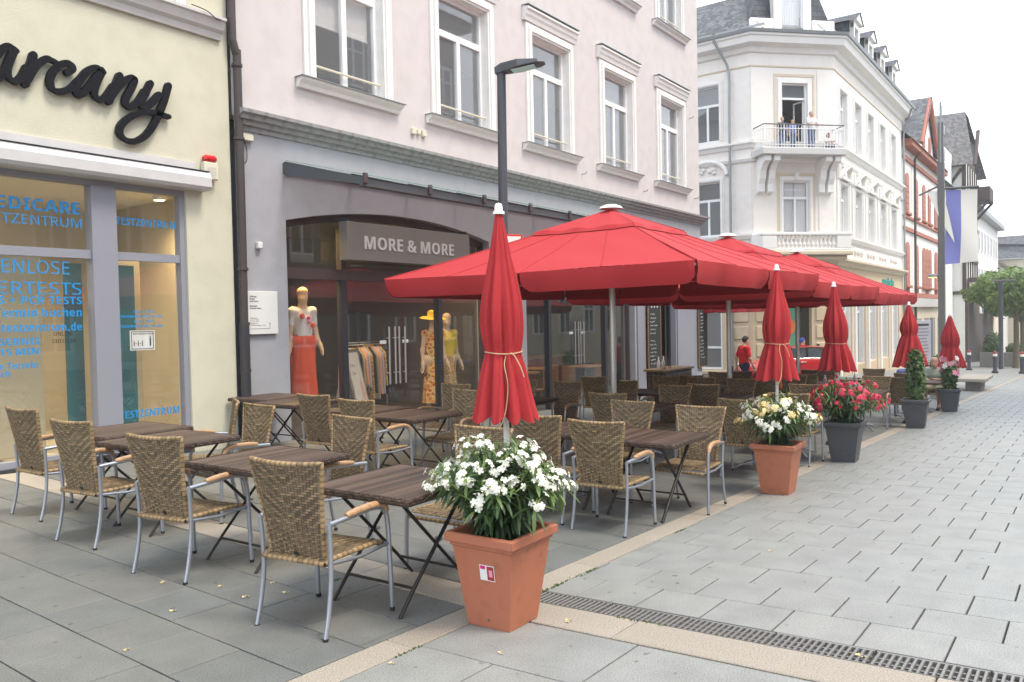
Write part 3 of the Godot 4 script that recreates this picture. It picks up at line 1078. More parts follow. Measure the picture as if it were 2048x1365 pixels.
func build_furniture() -> void:
	var protos := [make_chair(0), make_chair(1), make_chair(2)]
	# x of the top of the back, z, faces +1 towards +x / -1 towards -x, extra turn, label
	var list := [
		[3.07, -7.50, 1, 0.05, "wicker armchair at far left, in front of blue lettered shop window"],
		[2.91, -6.30, 1, 0.10, "second wicker armchair from the left, back to the viewer"],
		[2.85, -5.06, 1, 0.16, "third wicker armchair from the left, at the middle front table"],
		[2.77, -3.60, 1, 0.14, "nearest wicker armchair, at front table left of terracotta planter"],
		[4.69, -6.86, -1, -0.55, "wicker armchair turned sideways at far end of leftmost tables"],
		[4.58, -6.28, -1, -0.10, "wicker armchair facing the viewer beside the sideways turned one"],
		[4.44, -4.89, -1, -0.12, "wicker armchair facing the viewer across middle front table"],
		[4.62, -3.64, -1, 0.02, "wicker armchair half hidden behind white flowering bush"],
		[5.94, -7.11, 1, 0.02, "wicker armchair with white tag before the mannequin window"],
		[5.82, -6.29, 1, 0.03, "wicker armchair with pale armrest right of white tagged one"],
		[7.67, -6.26, -1, 0.0, "wicker armchair left of the big closed red parasol"],
		[8.45, -7.12, -1, 0.0, "wicker armchair glimpsed above the one left of closed parasol"],
		[5.80, -3.38, 1, 0.05, "wicker armchair directly right of white flowering bush, back to viewer"],
		[5.85, -4.03, 1, 0.06, "wicker armchair behind the tall closed parasol's skirt"],
		[7.67, -4.01, -1, -0.04, "pale wicker armchair facing viewer, middle of right hand table"],
		[7.62, -3.20, -1, 0.02, "pale wicker armchair facing viewer at right end of long table"],
		[9.20, -3.38, 1, 0.04, "wicker armchair with empty seat left of orange planter"],
		[8.83, -4.96, 1, 0.05, "wicker armchair in front of the large parasol pole"],
		[10.80, -4.94, -1, -0.03, "shaded wicker armchair facing viewer right of large parasol pole"],
		[10.28, -6.45, -1, 0.0, "shaded wicker armchair facing viewer under left part of parasol"],
		[10.20, -7.20, -1, 0.0, "shaded wicker armchair peeking out right of closed parasol skirt"],
		[12.34, -7.20, 1, 0.0, "dim wicker armchair just left of the parasol pole, far back"],
		[11.74, -6.27, 1, 0.0, "dim wicker armchair just right of the parasol pole"],
		[13.34, -6.26, -1, 0.0, "dim wicker armchair below the first menu board"],
		[13.39, -5.60, -1, 0.0, "dim wicker armchair below the dark cafe doorway"],
		[11.80, -4.91, 1, 0.0, "dark wicker armchair, back to viewer, behind pale pair"],
		[13.55, -4.94, -1, 0.0, "shaded wicker armchair under second parasol beside its pole"],
		[14.46, -4.83, 1, 0.0, "shaded wicker armchair below second closed parasol"],
		[15.79, -4.72, -1, 0.0, "shaded wicker armchair right of second closed parasol's pole"],
		[10.69, -3.25, 1, 0.0, "wicker armchair between orange and grey flower planters"],
		[12.70, -3.60, -1, 0.0, "wicker armchair facing viewer behind the red flowering bush"],
		[17.0, -3.45, -1, 0.0, "wicker armchair right of red flowers behind small table"],
		[17.70, -3.22, 1, 0.0, "wicker armchair left of the column shaped climbing plant"],
		[19.98, -3.42, 1, 0.0, "wicker armchair carrying the guest in pale blue shirt"],
		[22.72, -3.17, -1, 0.0, "wicker armchair carrying the bald guest in sage shirt"],
		[20.07, -5.54, 1, 0.0, "far wicker armchair in front of the parked red car"],
		[21.77, -4.48, -1, 0.0, "far wicker armchair behind salt shaker table"],
		[14.40, -6.25, 1, 0.0, "deeply shaded armchair in middle rows under second parasol"],
		[15.95, -6.25, -1, 0.0, "deeply shaded armchair opposite, under second parasol's rear edge"],
		[17.40, -4.95, 1, 0.0, "shaded armchair under third parasol, nearer of a pair"],
		[19.25, -4.95, -1, 0.0, "shaded armchair under third parasol, farther of a pair"],
		[17.40, -6.35, 1, 0.0, "rear row armchair beneath third parasol, back to viewer"],
		[19.25, -6.35, -1, 0.0, "rear row armchair beneath third parasol, facing viewer"]]
	var nth := 0
	for c in list:
		var x: float = c[0] + 0.285 * c[2]
		var z: float = c[1]
		var turn: float = (0.0 if c[2] > 0 else PI) + c[3]
		var ch: Node3D = protos[[0, 1, 0, 2, 0, 1, 2, 0, 2, 1, 0][nth % 11]]
		nth += 1
		if not ch.is_inside_tree():
			add_child(ch)
			ch.name = numbered("wicker_armchair")
			ch.position = at(x, z)
			ch.rotation.y = turn
			tag(ch, c[4], "armchair", "woven armchairs of the pavement cafe")
		else:
			copy(ch, "wicker_armchair", c[4], at(x, z), turn)
	var t0 := make_table(false)
	var folding := [
		[3.645, -3.53, 0.03, "nearest folding wicker table left of the terracotta planter"],
		[3.66, -4.90, 0.03, "folding wicker table second from the front planter"],
		[3.74, -6.36, 0.02, "right one of two joined tables by blue lettered window"],
		[3.84, -7.22, 0.02, "left one of two joined tables by blue lettered window"],
		[6.76, -6.37, 0.0, "near one of joined tables before the mannequins"],
		[6.82, -7.23, 0.0, "far one of joined tables before the mannequins"],
		[6.92, -8.62, 0.06, "folding table standing before the grey wall plaque"],
		[7.15, -9.46, 0.06, "folding table pushed against the grey shop wall"],
		[6.85, -3.39, 0.02, "near one of joined tables right of white flowers"],
		[6.87, -4.22, 0.02, "far one of joined tables right of white flowers"]]
	var ped := [
		[10.02, -3.48, 0.0, "pedestal table with arched feet behind the orange planter"],
		[9.95, -5.05, 0.0, "shaded table in front of large parasol pole"],
		[9.45, -6.75, 0.0, "shaded table left of the large parasol pole"],
		[12.60, -6.2, 0.0, "dark table in rear row under second parasol"],
		[12.65, -4.98, 0.0, "dark table under second parasol beside its pole"],
		[11.72, -3.50, 0.0, "table hidden behind the red flowering bush"],
		[15.12, -4.85, 0.0, "table right of second closed parasol"],
		[15.15, -6.25, 0.0, "deeply shaded table below second parasol's rear edge"],
		[16.05, -3.52, 0.0, "small pale topped table right of red flowers"],
		[18.35, -4.95, 0.0, "table under the third large parasol"],
		[18.35, -6.35, 0.0, "rear row table under the third large parasol"],
		[18.70, -3.42, 0.0, "table left of column shaped climbing plant"],
		[21.35, -3.3, 0.0, "table between the two seated guests"],
		[20.95, -4.80, 0.0, "table carrying the white salt shaker"]]
	for set_ in [[t0, folding, "folding_table", "folding tables in the front rows"], [make_table(true), ped, "pedestal_table", "pedestal tables under the parasols"]]:
		var proto: Node3D = set_[0]
		var k := 0
		for c in set_[1]:
			if k == 0:
				add_child(proto)
				proto.name = numbered(set_[2])
				proto.position = at(c[0], c[1])
				proto.rotation.y = c[2]
				tag(proto, c[3], "table", set_[3])
			else:
				copy(proto, set_[2], c[3], at(c[0], c[1]), c[2])
			k += 1
	# small things on tables
	for b in [[20.95, -4.75, "white salt shaker on a table in the far rows", M.white_plastic], [15.1, -4.75, "orange glass tumbler on table right of closed parasol", M.orange_sign], [18.6, -4.85, "clear looking pepper shaker on table under third parasol", M.white_plastic]]:
		var m := MB.new()
		m.lathe([Vector2(0.0, 0.0), Vector2(0.035, 0.0), Vector2(0.04, 0.05), Vector2(0.03, 0.10), Vector2(0.02, 0.13), Vector2(0.022, 0.16), Vector2(0.0, 0.165)], 12)
		tag(mi("shaker", m, b[3], self, T(at(b[0], b[1]) + Vector3(0, 0.731, 0))), b[2], "shaker")

# ---------------------------------------------------------------- parasols
func big_parasol(c: Vector2, half: Vector2, eave: float, top: float, label: String, tilt := 0.0) -> void:
	var gy := g(c.x, c.y)
	var o := thing("market_parasol", label, "parasol", Vector3(c.x, gy, c.y), tilt, "large square red market parasols")
	var ey := eave - gy
	var ty := top - gy
	var roof_f := func(side: int, u: float, v: float) -> Vector3:
		# v 0 at eave, 1 at apex
		var a := [Vector3(-1, 0, 1), Vector3(1, 0, 1), Vector3(1, 0, -1), Vector3(-1, 0, -1)]
		var p0: Vector3 = a[side]
		var p1: Vector3 = a[(side + 1) % 4]
		var q := p0.lerp(p1, u) * (1.0 - v)
		var sag := -0.05 * sin(u * PI) * (1.0 - v) * (0.35 + 0.65 * v) - 0.03 * sin(v * PI) + 0.006 * sin(u * 26.0 + side + v * 9.0) * sin(v * PI) * (1.0 - v) + 0.009 * sin(u * 11.0 + v * 14.0 + side * 2.0) * sin(u * PI) * (1.0 - v)
		return Vector3(q.x * half.x, lerpf(ey, ty, v) + sag, q.z * half.y)
	for s in 4:
		var m := MB.new()
		m.grid(40, 24, func(u: float, v: float) -> Vector3: return roof_f.call(s, u, v * 0.9))
		mi("canopy_panel", m, M.red_cloth, o)
		for uu in [0.0, 0.25, 0.5, 0.75]:
			var sm := MB.new()
			var sp := []
			for q in 13:
				sp.append(roof_f.call(s, uu + (0.5 - uu) * 0.0, q / 12.0 * 0.66) + Vector3(0, 0.002, 0))
			sm.tube(sp, 0.007 if uu > 0.0 else 0.011, 4)
			mi("seam", sm, M.red_cloth, o)
	# raised vent cap
	for s in 4:
		var m := MB.new()
		m.grid(16, 6, func(u: float, v: float) -> Vector3:
			var p: Vector3 = roof_f.call(s, u, lerpf(0.66, 1.0, v))
			return p + Vector3(0, (0.032 + 0.012 * sin(u * 19.0 + s * 2.0)) * (1.0 - v) + 0.014, 0))
		m.grid(16, 1, func(u: float, v: float) -> Vector3:
			var p: Vector3 = roof_f.call(s, u, lerpf(0.64, 0.66, v))
			return p + Vector3(0, 0.012 * (1.0 - v) + (0.032 + 0.012 * sin(u * 19.0 + s * 2.0)) * v + 0.014 * v, 0))
		mi("vent_cap", m, M.red_cloth, o)
	# valance of hanging flaps
	for s in 4:
		var a := [Vector3(-1, 0, 1), Vector3(1, 0, 1), Vector3(1, 0, -1), Vector3(-1, 0, -1)]
		var p0: Vector3 = a[s]
		var p1: Vector3 = a[(s + 1) % 4]
		var out := (p0 + p1).normalized()
		for k in 2:
			var m := MB.new()
			var ph := rr(0, 6)
			m.grid(24, 6, func(u: float, v: float) -> Vector3:
				var uu: float = (k + 0.006 + u * 0.988) / 2.0
				var q := p0.lerp(p1, uu)
				var e := minf(u, 1.0 - u)
				var drop := 0.225 - 0.07 * pow(maxf(0.0, 1.0 - e / 0.06), 2.0)
				var vv := 1.0 - v
				var sag := -0.045 * sin(uu * PI) * 0.35
				var wob := 0.018 * sin(u * 9.0 + ph) * vv - 0.05 * vv * vv + 0.01 * sin(u * 23.0 + ph * 2.0) * vv + 0.03 * vv * pow(maxf(0.0, 1.0 - e / 0.08), 2.0)
				return Vector3(q.x * half.x, ey + sag - drop * vv, q.z * half.y) + Vector3(out.x, 0, out.z) * wob)
			mi("valance_flap", m, M.red_cloth, o)
	var pole := MB.new()
	pole.tube([Vector3(0, 0.02, 0), Vector3(0, ty - 0.03, 0)], 0.042, 14)
	mi("pole", pole, M.alu_bare, o)
	var cap := MB.new()
	cap.lathe([Vector2(0.16, 0.0), Vector2(0.14, 0.03), Vector2(0.07, 0.055), Vector2(0.0, 0.062)], 16)
	mi("finial_cap", cap, M.umb_white, o, T(Vector3(0, ty + 0.015, 0)))
	var hub := MB.new()
	hub.lathe([Vector2(0.0, 0.0), Vector2(0.09, 0.0), Vector2(0.09, 0.08), Vector2(0.0, 0.08)], 12)
	mi("runner_hub", hub, M.alu_bare, o, T(Vector3(0, ey - 0.05, 0)))
	for k in 8:
		var e := Vector3([1, 1, 0, -1, -1, -1, 0, 1][k] * half.x, ey - 0.03, [0, 1, 1, 1, 0, -1, -1, -1][k] * half.y)
		var rb := MB.new()
		rb.tube([Vector3(0, ty - 0.09, 0), Vector3(e.x * 0.99, e.y - 0.01, e.z * 0.99)], 0.014, 5)
		var rib := mi("rib", rb, M.alu_bare, o)
		var stt := MB.new()
		stt.tube([Vector3(0, ey - 0.01, 0), Vector3(e.x * 0.5, lerpf(ty - 0.09, ey - 0.04, 0.5), e.z * 0.5)], 0.011, 5)
		mi("strut", stt, M.alu_bare, rib)
	var ft := MB.new()
	ft.bbox(Vector3(0, 0.04, 0), Vector3(0.7, 0.08, 0.7), 0.015)
	mi("base_weight", ft, M.lamp_post, o)
	var crank := MB.new()
	crank.bbox(Vector3(0.07, 1.1, 0), Vector3(0.07, 0.14, 0.07), 0.01)
	crank.tube(smooth([Vector3(0.05, ey - 0.35, 0.04), Vector3(0.13, ey - 0.22, 0.05), Vector3(0.12, ey - 0.12, 0.04), Vector3(0.04, ey - 0.08, 0.03)], 4), 0.008, 5)
	mi("crank", crank, M.frame_dark, o)

func closed_parasol(base: Vector3, tip_y: float, lean: Vector2, tie: float, bottom: float, rad: float, label: String, seed_: int, flop := 0.0, rope := true) -> void:
	var r := RandomNumberGenerator.new()
	r.seed = seed_
	var o := thing("closed_parasol", label, "parasol", base, 0.0, "closed red parasols along the terrace edge")
	var H := tip_y - base.y
	var L := Vector3(lean.x, 0, lean.y)
	var ph := r.randf() * 6.0
	var nf := 10
	# folded cloth: gathered folds from the tip to the tie, then a skirt that flares
	var y_tie := tie - base.y
	var y_bot := bottom - base.y
	var prof := func(v: float) -> float: # v 0 bottom .. 1 tip
		var y := lerpf(y_bot, H - 0.035, v)
		if y > y_tie:
			var t := (y - y_tie) / (H - 0.035 - y_tie)
			return rad * lerpf(0.84, 0.13, pow(t, 1.9)) * (1.0 + 0.28 * sin(minf(t * 1.5, 1.0) * PI) * (1.0 - t * 0.4))
		var t2 := (y_tie - y) / (y_tie - y_bot)
		return rad * lerpf(0.84, 1.42, pow(t2, 0.85))
	var body := MB.new()
	body.grid(90, 44, func(u: float, v: float) -> Vector3:
		var ang := -u * TAU
		var y := lerpf(y_bot, H - 0.035, v)
		var rd: float = prof.call(v)
		var below := maxf(0.0, (y_tie - y) / (y_tie - y_bot))
		var near_tie := exp(-pow((y - y_tie) / 0.06, 2.0))
		var above := clampf((y - y_tie) / (H - y_tie), 0.0, 1.0)
		var tw := ang * nf + ph + 0.5 * sin(v * 3.0 + ph) + 0.6 * sin(ang * 2.0 + ph)
		var fold := (0.34 * (1.0 - 0.45 * near_tie) + 0.22 * below) * (0.55 - pow(absf(cos(tw * 0.5)), 0.8)) * -1.0 + 0.07 * sin(tw * 1.7 + 1.0 + v * 4.0) + 0.03 * sin(ang * 31.0 + v * 7.0)
		rd *= 1.0 + fold * (1.0 - 0.6 * above * above)
		# scalloped hem
		if v < 0.001:
			y += 0.0
		y += -0.055 * below * absf(sin(ang * nf * 0.5 + ph)) + 0.02 * below
		var off := L * (y / H)
		if flop > 0.0 and below > 0.0:
			off += Vector3(0.05, 0, 0.04) * flop * below * sin(ang + 1.0)
		return Vector3(cos(ang) * rd, y, sin(ang) * rd) + off)
	mi("folded_canopy", body, M.red_cloth, o)
	var cap := MB.new()
	cap.lathe([Vector2(0.036, -0.005), Vector2(0.037, 0.012), Vector2(0.026, 0.016), Vector2(0.025, 0.045), Vector2(0.018, 0.062), Vector2(0.0, 0.068)], 14)
	mi("tip_cap", cap, M.umb_white, o, T(Vector3(0, H - 0.06, 0) + L * 0.98))
	var pole := MB.new()
	pole.tube([Vector3(0, 0.03, 0), Vector3(0, H - 0.06, 0) + L * 0.97], 0.019, 10)
	mi("pole", pole, M.umb_white, o)
	var ft := MB.new()
	ft.lathe([Vector2(0.0, 0.0), Vector2(0.16, 0.0), Vector2(0.16, 0.05), Vector2(0.05, 0.07), Vector2(0.03, 0.3), Vector2(0.0, 0.3)], 16)
	mi("base_weight", ft, M.lamp_post, o)
	if rope:
		var rp := MB.new()
		var ring := []
		for k in 25:
			var a := TAU * k / 24
			ring.append(Vector3(cos(a) * rad * 0.99, y_tie + 0.006 * sin(a * 2.0), sin(a) * rad * 0.99) + L * (y_tie / H))
		rp.tube(ring, 0.004, 5, false)
		# towards the viewer: the loose ends hang down (-x side)
		var f := Vector3(-0.80, 0, 0.60)
		var s := Vector3(0.60, 0, 0.80)
		rp.tube(smooth([f * rad * 1.0 + s * 0.02 + Vector3(0, y_tie, 0), f * rad * 1.2 + s * 0.045 + Vector3(0, y_tie - 0.02, 0), f * rad * 1.25 + s * 0.08 + Vector3(0, y_tie - 0.09, 0), f * rad * 1.2 + s * 0.10 + Vector3(0, y_tie - 0.15, 0)], 4), 0.004, 5)
		rp.tube(smooth([f * rad * 1.02 + Vector3(0, y_tie, 0), f * rad * 1.25 - s * 0.02 + Vector3(0, y_tie - 0.07, 0), f * rad * 1.38 + s * 0.0 + Vector3(0, y_tie - 0.2, 0), f * rad * 1.55 - s * 0.02 + Vector3(0, y_tie - 0.36, 0), f * rad * 1.62 - s * 0.06 + Vector3(0, y_tie - 0.46, 0)], 4), 0.004, 5)
		for p in rp.v.size():
			pass
		mi("tie_rope", rp, M.rope, o)

func build_parasols() -> void:
	big_parasol(Vector2(9.42, -5.18), Vector2(2.14, 2.1), 2.14, 3.03, "nearest large open red parasol in front of the shop sign")
	big_parasol(Vector2(13.95, -5.3), Vector2(2.14, 2.1), 2.06, 3.0, "middle one of three large open red parasols")
	big_parasol(Vector2(18.45, -5.4), Vector2(2.14, 2.1), 1.98, 2.98, "farthest of three large open red parasols in a row")
	big_parasol(Vector2(25.6, -10.9), Vector2(1.9, 1.9), 1.92, 2.75, "open red parasol in the side street beyond the menu boards")
	closed_parasol(at(4.03, -2.97), 2.316, Vector2(-0.06, 0), 1.396, 1.0, 0.118, "tallest closed red parasol tied with rope behind terracotta planter", 3)
	closed_parasol(at(9.23, -2.95), 2.17, Vector2(0.06, 0), 1.26, 0.87, 0.14, "closed red parasol above the orange planter in second place", 5)
	closed_parasol(at(12.34, -3.0), 2.04, Vector2(-0.34, 0), 1.16, 0.78, 0.15, "closed red parasol leaning above the red flowering bush", 7)
	closed_parasol(at(13.3, -3.3), 2.0, Vector2(0.0, 0), 1.12, 0.74, 0.14, "closed red parasol half hidden behind the leaning one", 8, 0.0, false)
	closed_parasol(at(17.96, -3.0), 1.79, Vector2(-0.14, 0), 1.12, 0.5, 0.15, "untidily tied closed parasol above the climbing plant", 9, 2.0, false)
	closed_parasol(at(23.95, -3.0), 1.52, Vector2(-0.38, 0), 0.63, 0.12, 0.2, "farthest closed red parasol behind pink flowers", 11, 0.0, false)

# ---------------------------------------------------------------- building helpers
# profile (out, y) swept along a path of (x, z) points with mitred corners; the building lies to the right of the path seen from above when walking +x
func sweep(m: MB, path: Array, prof: Array) -> void:
	var n := path.size()
	var rows := []
	for i in n:
		var d0: Vector2 = (path[i] - path[i - 1]).normalized() if i > 0 else (path[1] - path[0]).normalized()
		var d1: Vector2 = (path[i + 1] - path[i]).normalized() if i < n - 1 else d0
		var o0 := Vector2(-d0.y, d0.x)
		var o1 := Vector2(-d1.y, d1.x)
		var mt := (o0 + o1).normalized()
		var k := 1.0 / maxf(0.3, mt.dot(o0))
		var row := []
		for p in prof:
			var q: Vector2 = path[i] + mt * (p.x * k)
			row.append(Vector3(q.x, p.y, q.y))
		rows.append(row)
	for i in n - 1:
		for j in prof.size():
			var j2 := (j + 1) % prof.size()
			m.quad(rows[i][j], rows[i + 1][j], rows[i + 1][j2], rows[i][j2])
	for e in [0, n - 1]:
		for j in range(1, prof.size() - 1):
			if e == 0:
				m.tri(rows[e][0], rows[e][j + 1], rows[e][j])
			else:
				m.tri(rows[e][0], rows[e][j], rows[e][j + 1])

func roof_quad(m: MB, a: Vector3, b: Vector3, c: Vector3, d: Vector3, s := 4.0) -> void:
	var w := (b - a).length() / s
	var h := (d - a).length() / s
	m.quad(a, b, c, d, Vector2(0, h), Vector2(w, 0))

# bars of a rectangular frame from (x0, y0) to (x1, y1) centred on z
func bars(m: MB, x0: float, x1: float, y0: float, y1: float, t: float, d: float, z: float) -> void:
	m.bx(x0, x1, y0, y0 + t, z - d / 2, z + d / 2)
	m.bx(x0, x1, y1 - t, y1, z - d / 2, z + d / 2)
	m.bx(x0, x0 + t, y0 + t, y1 - t, z - d / 2, z + d / 2)
	m.bx(x1 - t, x1, y0 + t, y1 - t, z - d / 2, z + d / 2)

func pane(parent: Node, x0: float, x1: float, y0: float, y1: float, z: float, mt: Material, called := "pane") -> void:
	var m := MB.new()
	m.bx(x0, x1, y0, y1, z - 0.003, z + 0.003)
	mi(called, m, mt, parent)

# casement window with a light above; local origin at the middle of the opening's foot, z outwards from the wall face
func casement(parent: Node, xf: Transform3D, w: float, h: float, o: Dictionary) -> Node3D:
	var win := part("window", parent, xf)
	var rec: float = -o.get("recess", 0.16)
	var t: float = o.get("bar", 0.07)
	var fm: Material = o.get("frame", M.white_frame)
	var tr: float = o.get("transom", 0.72) * h
	var fr := MB.new()
	bars(fr, -w / 2, w / 2, 0, h, t, 0.07, rec)
	fr.bx(-w / 2 + t, w / 2 - t, tr - 0.06, tr + 0.06, rec - 0.036, rec + 0.04)
	mi("frame", fr, fm, win)
	var sa := MB.new()
	var mid: float = o.get("mid", 0.05)
	sa.bx(-mid, mid, t, tr - 0.06, rec - 0.034, rec + 0.042)
	mi("mullion", sa, fm, win)
	var gm: Material = o.get("glass", M.pane)
	pane(win, -w / 2 + t, w / 2 - t, tr + 0.06, h - t, rec, gm)
	pane(win, -w / 2 + t, -mid, t, tr - 0.06, rec, gm)
	pane(win, mid, w / 2 - t, t, tr - 0.06, rec, gm)
	if o.has("surround"):
		var s: float = o.surround
		var su := MB.new()
		for q in [[0.0, 0.2, 0.055], [0.2, 0.62, 0.085], [0.62, 1.0, 0.045]]:
			var i0: float = s * q[0]
			var i1: float = s * q[1]
			su.bx(-w / 2 - i1, -w / 2 - i0, 0.0, h + i1, 0.002, q[2])
			su.bx(w / 2 + i0, w / 2 + i1, 0.0, h + i1, 0.002, q[2])
			su.bx(-w / 2 - i0, w / 2 + i0, h + i0, h + i1, 0.002, q[2])
		mi("surround", su, o.get("trim", M.white_trim), win)
		if o.get("reveal", true):
			var rv := MB.new()
			rv.bx(w / 2 - 0.012, w / 2 - 0.002, 0.0, h - 0.002, rec, 0.0)
			rv.bx(-w / 2 + 0.002, -w / 2 + 0.012, 0.0, h - 0.002, rec, 0.0)
			rv.bx(-w / 2 + 0.012, w / 2 - 0.012, h - 0.012, h - 0.002, rec, 0.0)
			mi("reveal_lining", rv, o.get("trim", M.white_trim), win)
	if o.has("sill"):
		var e: float = o.sill
		var si := MB.new()
		si.xf = Transform3D(Basis(Vector3(0, 0, 1), Vector3.UP, Vector3(-1, 0, 0)), Vector3.ZERO)
		si.prism(PackedVector2Array([Vector2(rec, -0.04), Vector2(0.002, -0.17), Vector2(0.06, -0.17), Vector2(0.08, -0.11), Vector2(0.15, -0.07), Vector2(0.17, -0.03), Vector2(rec, 0.0)]), -w / 2 - e, w / 2 + e)
		mi("sill", si, o.get("sill_mat", M.white_trim), win)
		var cov := MB.new()
		cov.bx(-w / 2 - e - 0.03, w / 2 + e + 0.03, -0.028, -0.016, 0.0, 0.195)
		mi("sill_cover", cov, M.zinc, win)
	if o.has("head"):
		var e: float = o.head
		var hd := MB.new()
		hd.xf = Transform3D(Basis(Vector3(0, 0, 1), Vector3.UP, Vector3(-1, 0, 0)), Vector3.ZERO)
		hd.prism(PackedVector2Array([Vector2(0.001, h + 0.24), Vector2(0.07, h + 0.24), Vector2(0.09, h + 0.31), Vector2(0.12, h + 0.36), Vector2(0.13, h + 0.43), Vector2(0.17, h + 0.46), Vector2(0.17, h + 0.5), Vector2(0.001, h + 0.54)]), -w / 2 - e, w / 2 + e)
		mi("head_moulding", hd, o.get("trim", M.white_trim), win)
		var cov := MB.new()
		cov.bx(-w / 2 - e - 0.02, w / 2 + e + 0.02, h + 0.535, h + 0.548, 0.0, 0.19)
		mi("head_cover", cov, M.zinc, win)
	if o.has("rail"):
		var ra := MB.new()
		ra.tube([Vector3(-w / 2 + 0.01, o.rail, -0.05), Vector3(w / 2 - 0.01, o.rail, -0.05)], 0.02, 8)
		mi("guard_rail", ra, M.cream_plastic, win)
	if o.has("curtain"):
		var cu := MB.new()
		for s in [-1.0, 1.0]:
			cu.grid(24, 2, func(u: float, v: float) -> Vector3:
				return Vector3(s * (w / 2 - 0.05) - s * u * w * o.curtain, 0.02 + v * (h - 0.06), rec - 0.12 + 0.02 * sin(u * 40.0)))
		mi("curtain", cu, M.cloth_white, win)
	return win

func arc(x0: float, x1: float, spring: float, apex: float, n := 24) -> PackedVector2Array:
	var o := PackedVector2Array()
	var hw := (x1 - x0) / 2
	var rise := apex - spring
	var r := (hw * hw + rise * rise) / (2 * rise)
	var cy := apex - r
	for k in n + 1:
		var x := -hw + 2 * hw * k / n
		o.append(Vector2((x0 + x1) / 2 + x, cy + sqrt(maxf(0.0, r * r - x * x))))
	return o

func arch_fill(m: MB, x0: float, x1: float, spring: float, apex: float, top: float, z0: float, z1: float) -> void:
	var a := arc(x0, x1, spring, apex)
	for k in a.size() - 1:
		m.quad(Vector3(a[k].x, a[k].y, z1), Vector3(a[k + 1].x, a[k + 1].y, z1), Vector3(a[k + 1].x, top, z1), Vector3(a[k].x, top, z1))
		m.quad(Vector3(a[k].x, a[k].y, z1), Vector3(a[k].x, a[k].y, z0), Vector3(a[k + 1].x, a[k + 1].y, z0), Vector3(a[k + 1].x, a[k + 1].y, z1))

# closed room: floor, ceiling and three walls behind a front, inner faces only
func room(parent: Node, x0: float, x1: float, y0: float, y1: float, z0: float, z1: float, wall_m: Material, floor_m: Material, ceil_m: Material) -> void:
	var w := MB.new()
	w.bx(x0, x1, y0, y1, z0 - 0.1, z0)
	mi("back_wall", w, wall_m, parent)
	for e in [[x0, x0 + 0.06], [x1 - 0.06, x1]]:
		var s := MB.new()
		s.bx(e[0], e[1], y0, y1, z0, z1)
		mi("side_wall", s, wall_m, parent)
	var f := MB.new()
	f.bx(x0 + 0.06, x1 - 0.06, y0 - 0.1, y0, z0, z1)
	mi("room_floor", f, floor_m, parent)
	var c := MB.new()
	c.bx(x0 + 0.06, x1 - 0.06, y1, y1 + 0.1, z0, z1)
	mi("room_ceiling", c, ceil_m, parent)

func lamp(pos: Vector3, label: String, energy: float, warm: Color, size := 0.07) -> void:
	var o := thing("ceiling_lamp", label, "lamp", pos, 0.0, "lit lamps inside the shops")
	var h := MB.new()
	h.lathe([Vector2(0.0, 0.0), Vector2(size + 0.02, 0.0), Vector2(size + 0.02, 0.09), Vector2(0.0, 0.09)], 14)
	mi("housing", h, M.white_plastic, o)
	var d := MB.new()
	d.lathe([Vector2(size, -0.006), Vector2(0.0, -0.0061)], 14)
	mi("lamp_disc", d, emit(warm, 6.0), o)
	var l := SpotLight3D.new()
	l.name = "lamp_light"
	l.light_color = warm
	l.light_energy = energy
	l.spot_range = 14.0
	l.spot_angle = 75.0
	l.spot_attenuation = 2.0
	l.shadow_enabled = true
	l.light_size = size
	l.rotation.x = -PI / 2
	l.position = Vector3(0, -0.03, 0)
	o.add_child(l)

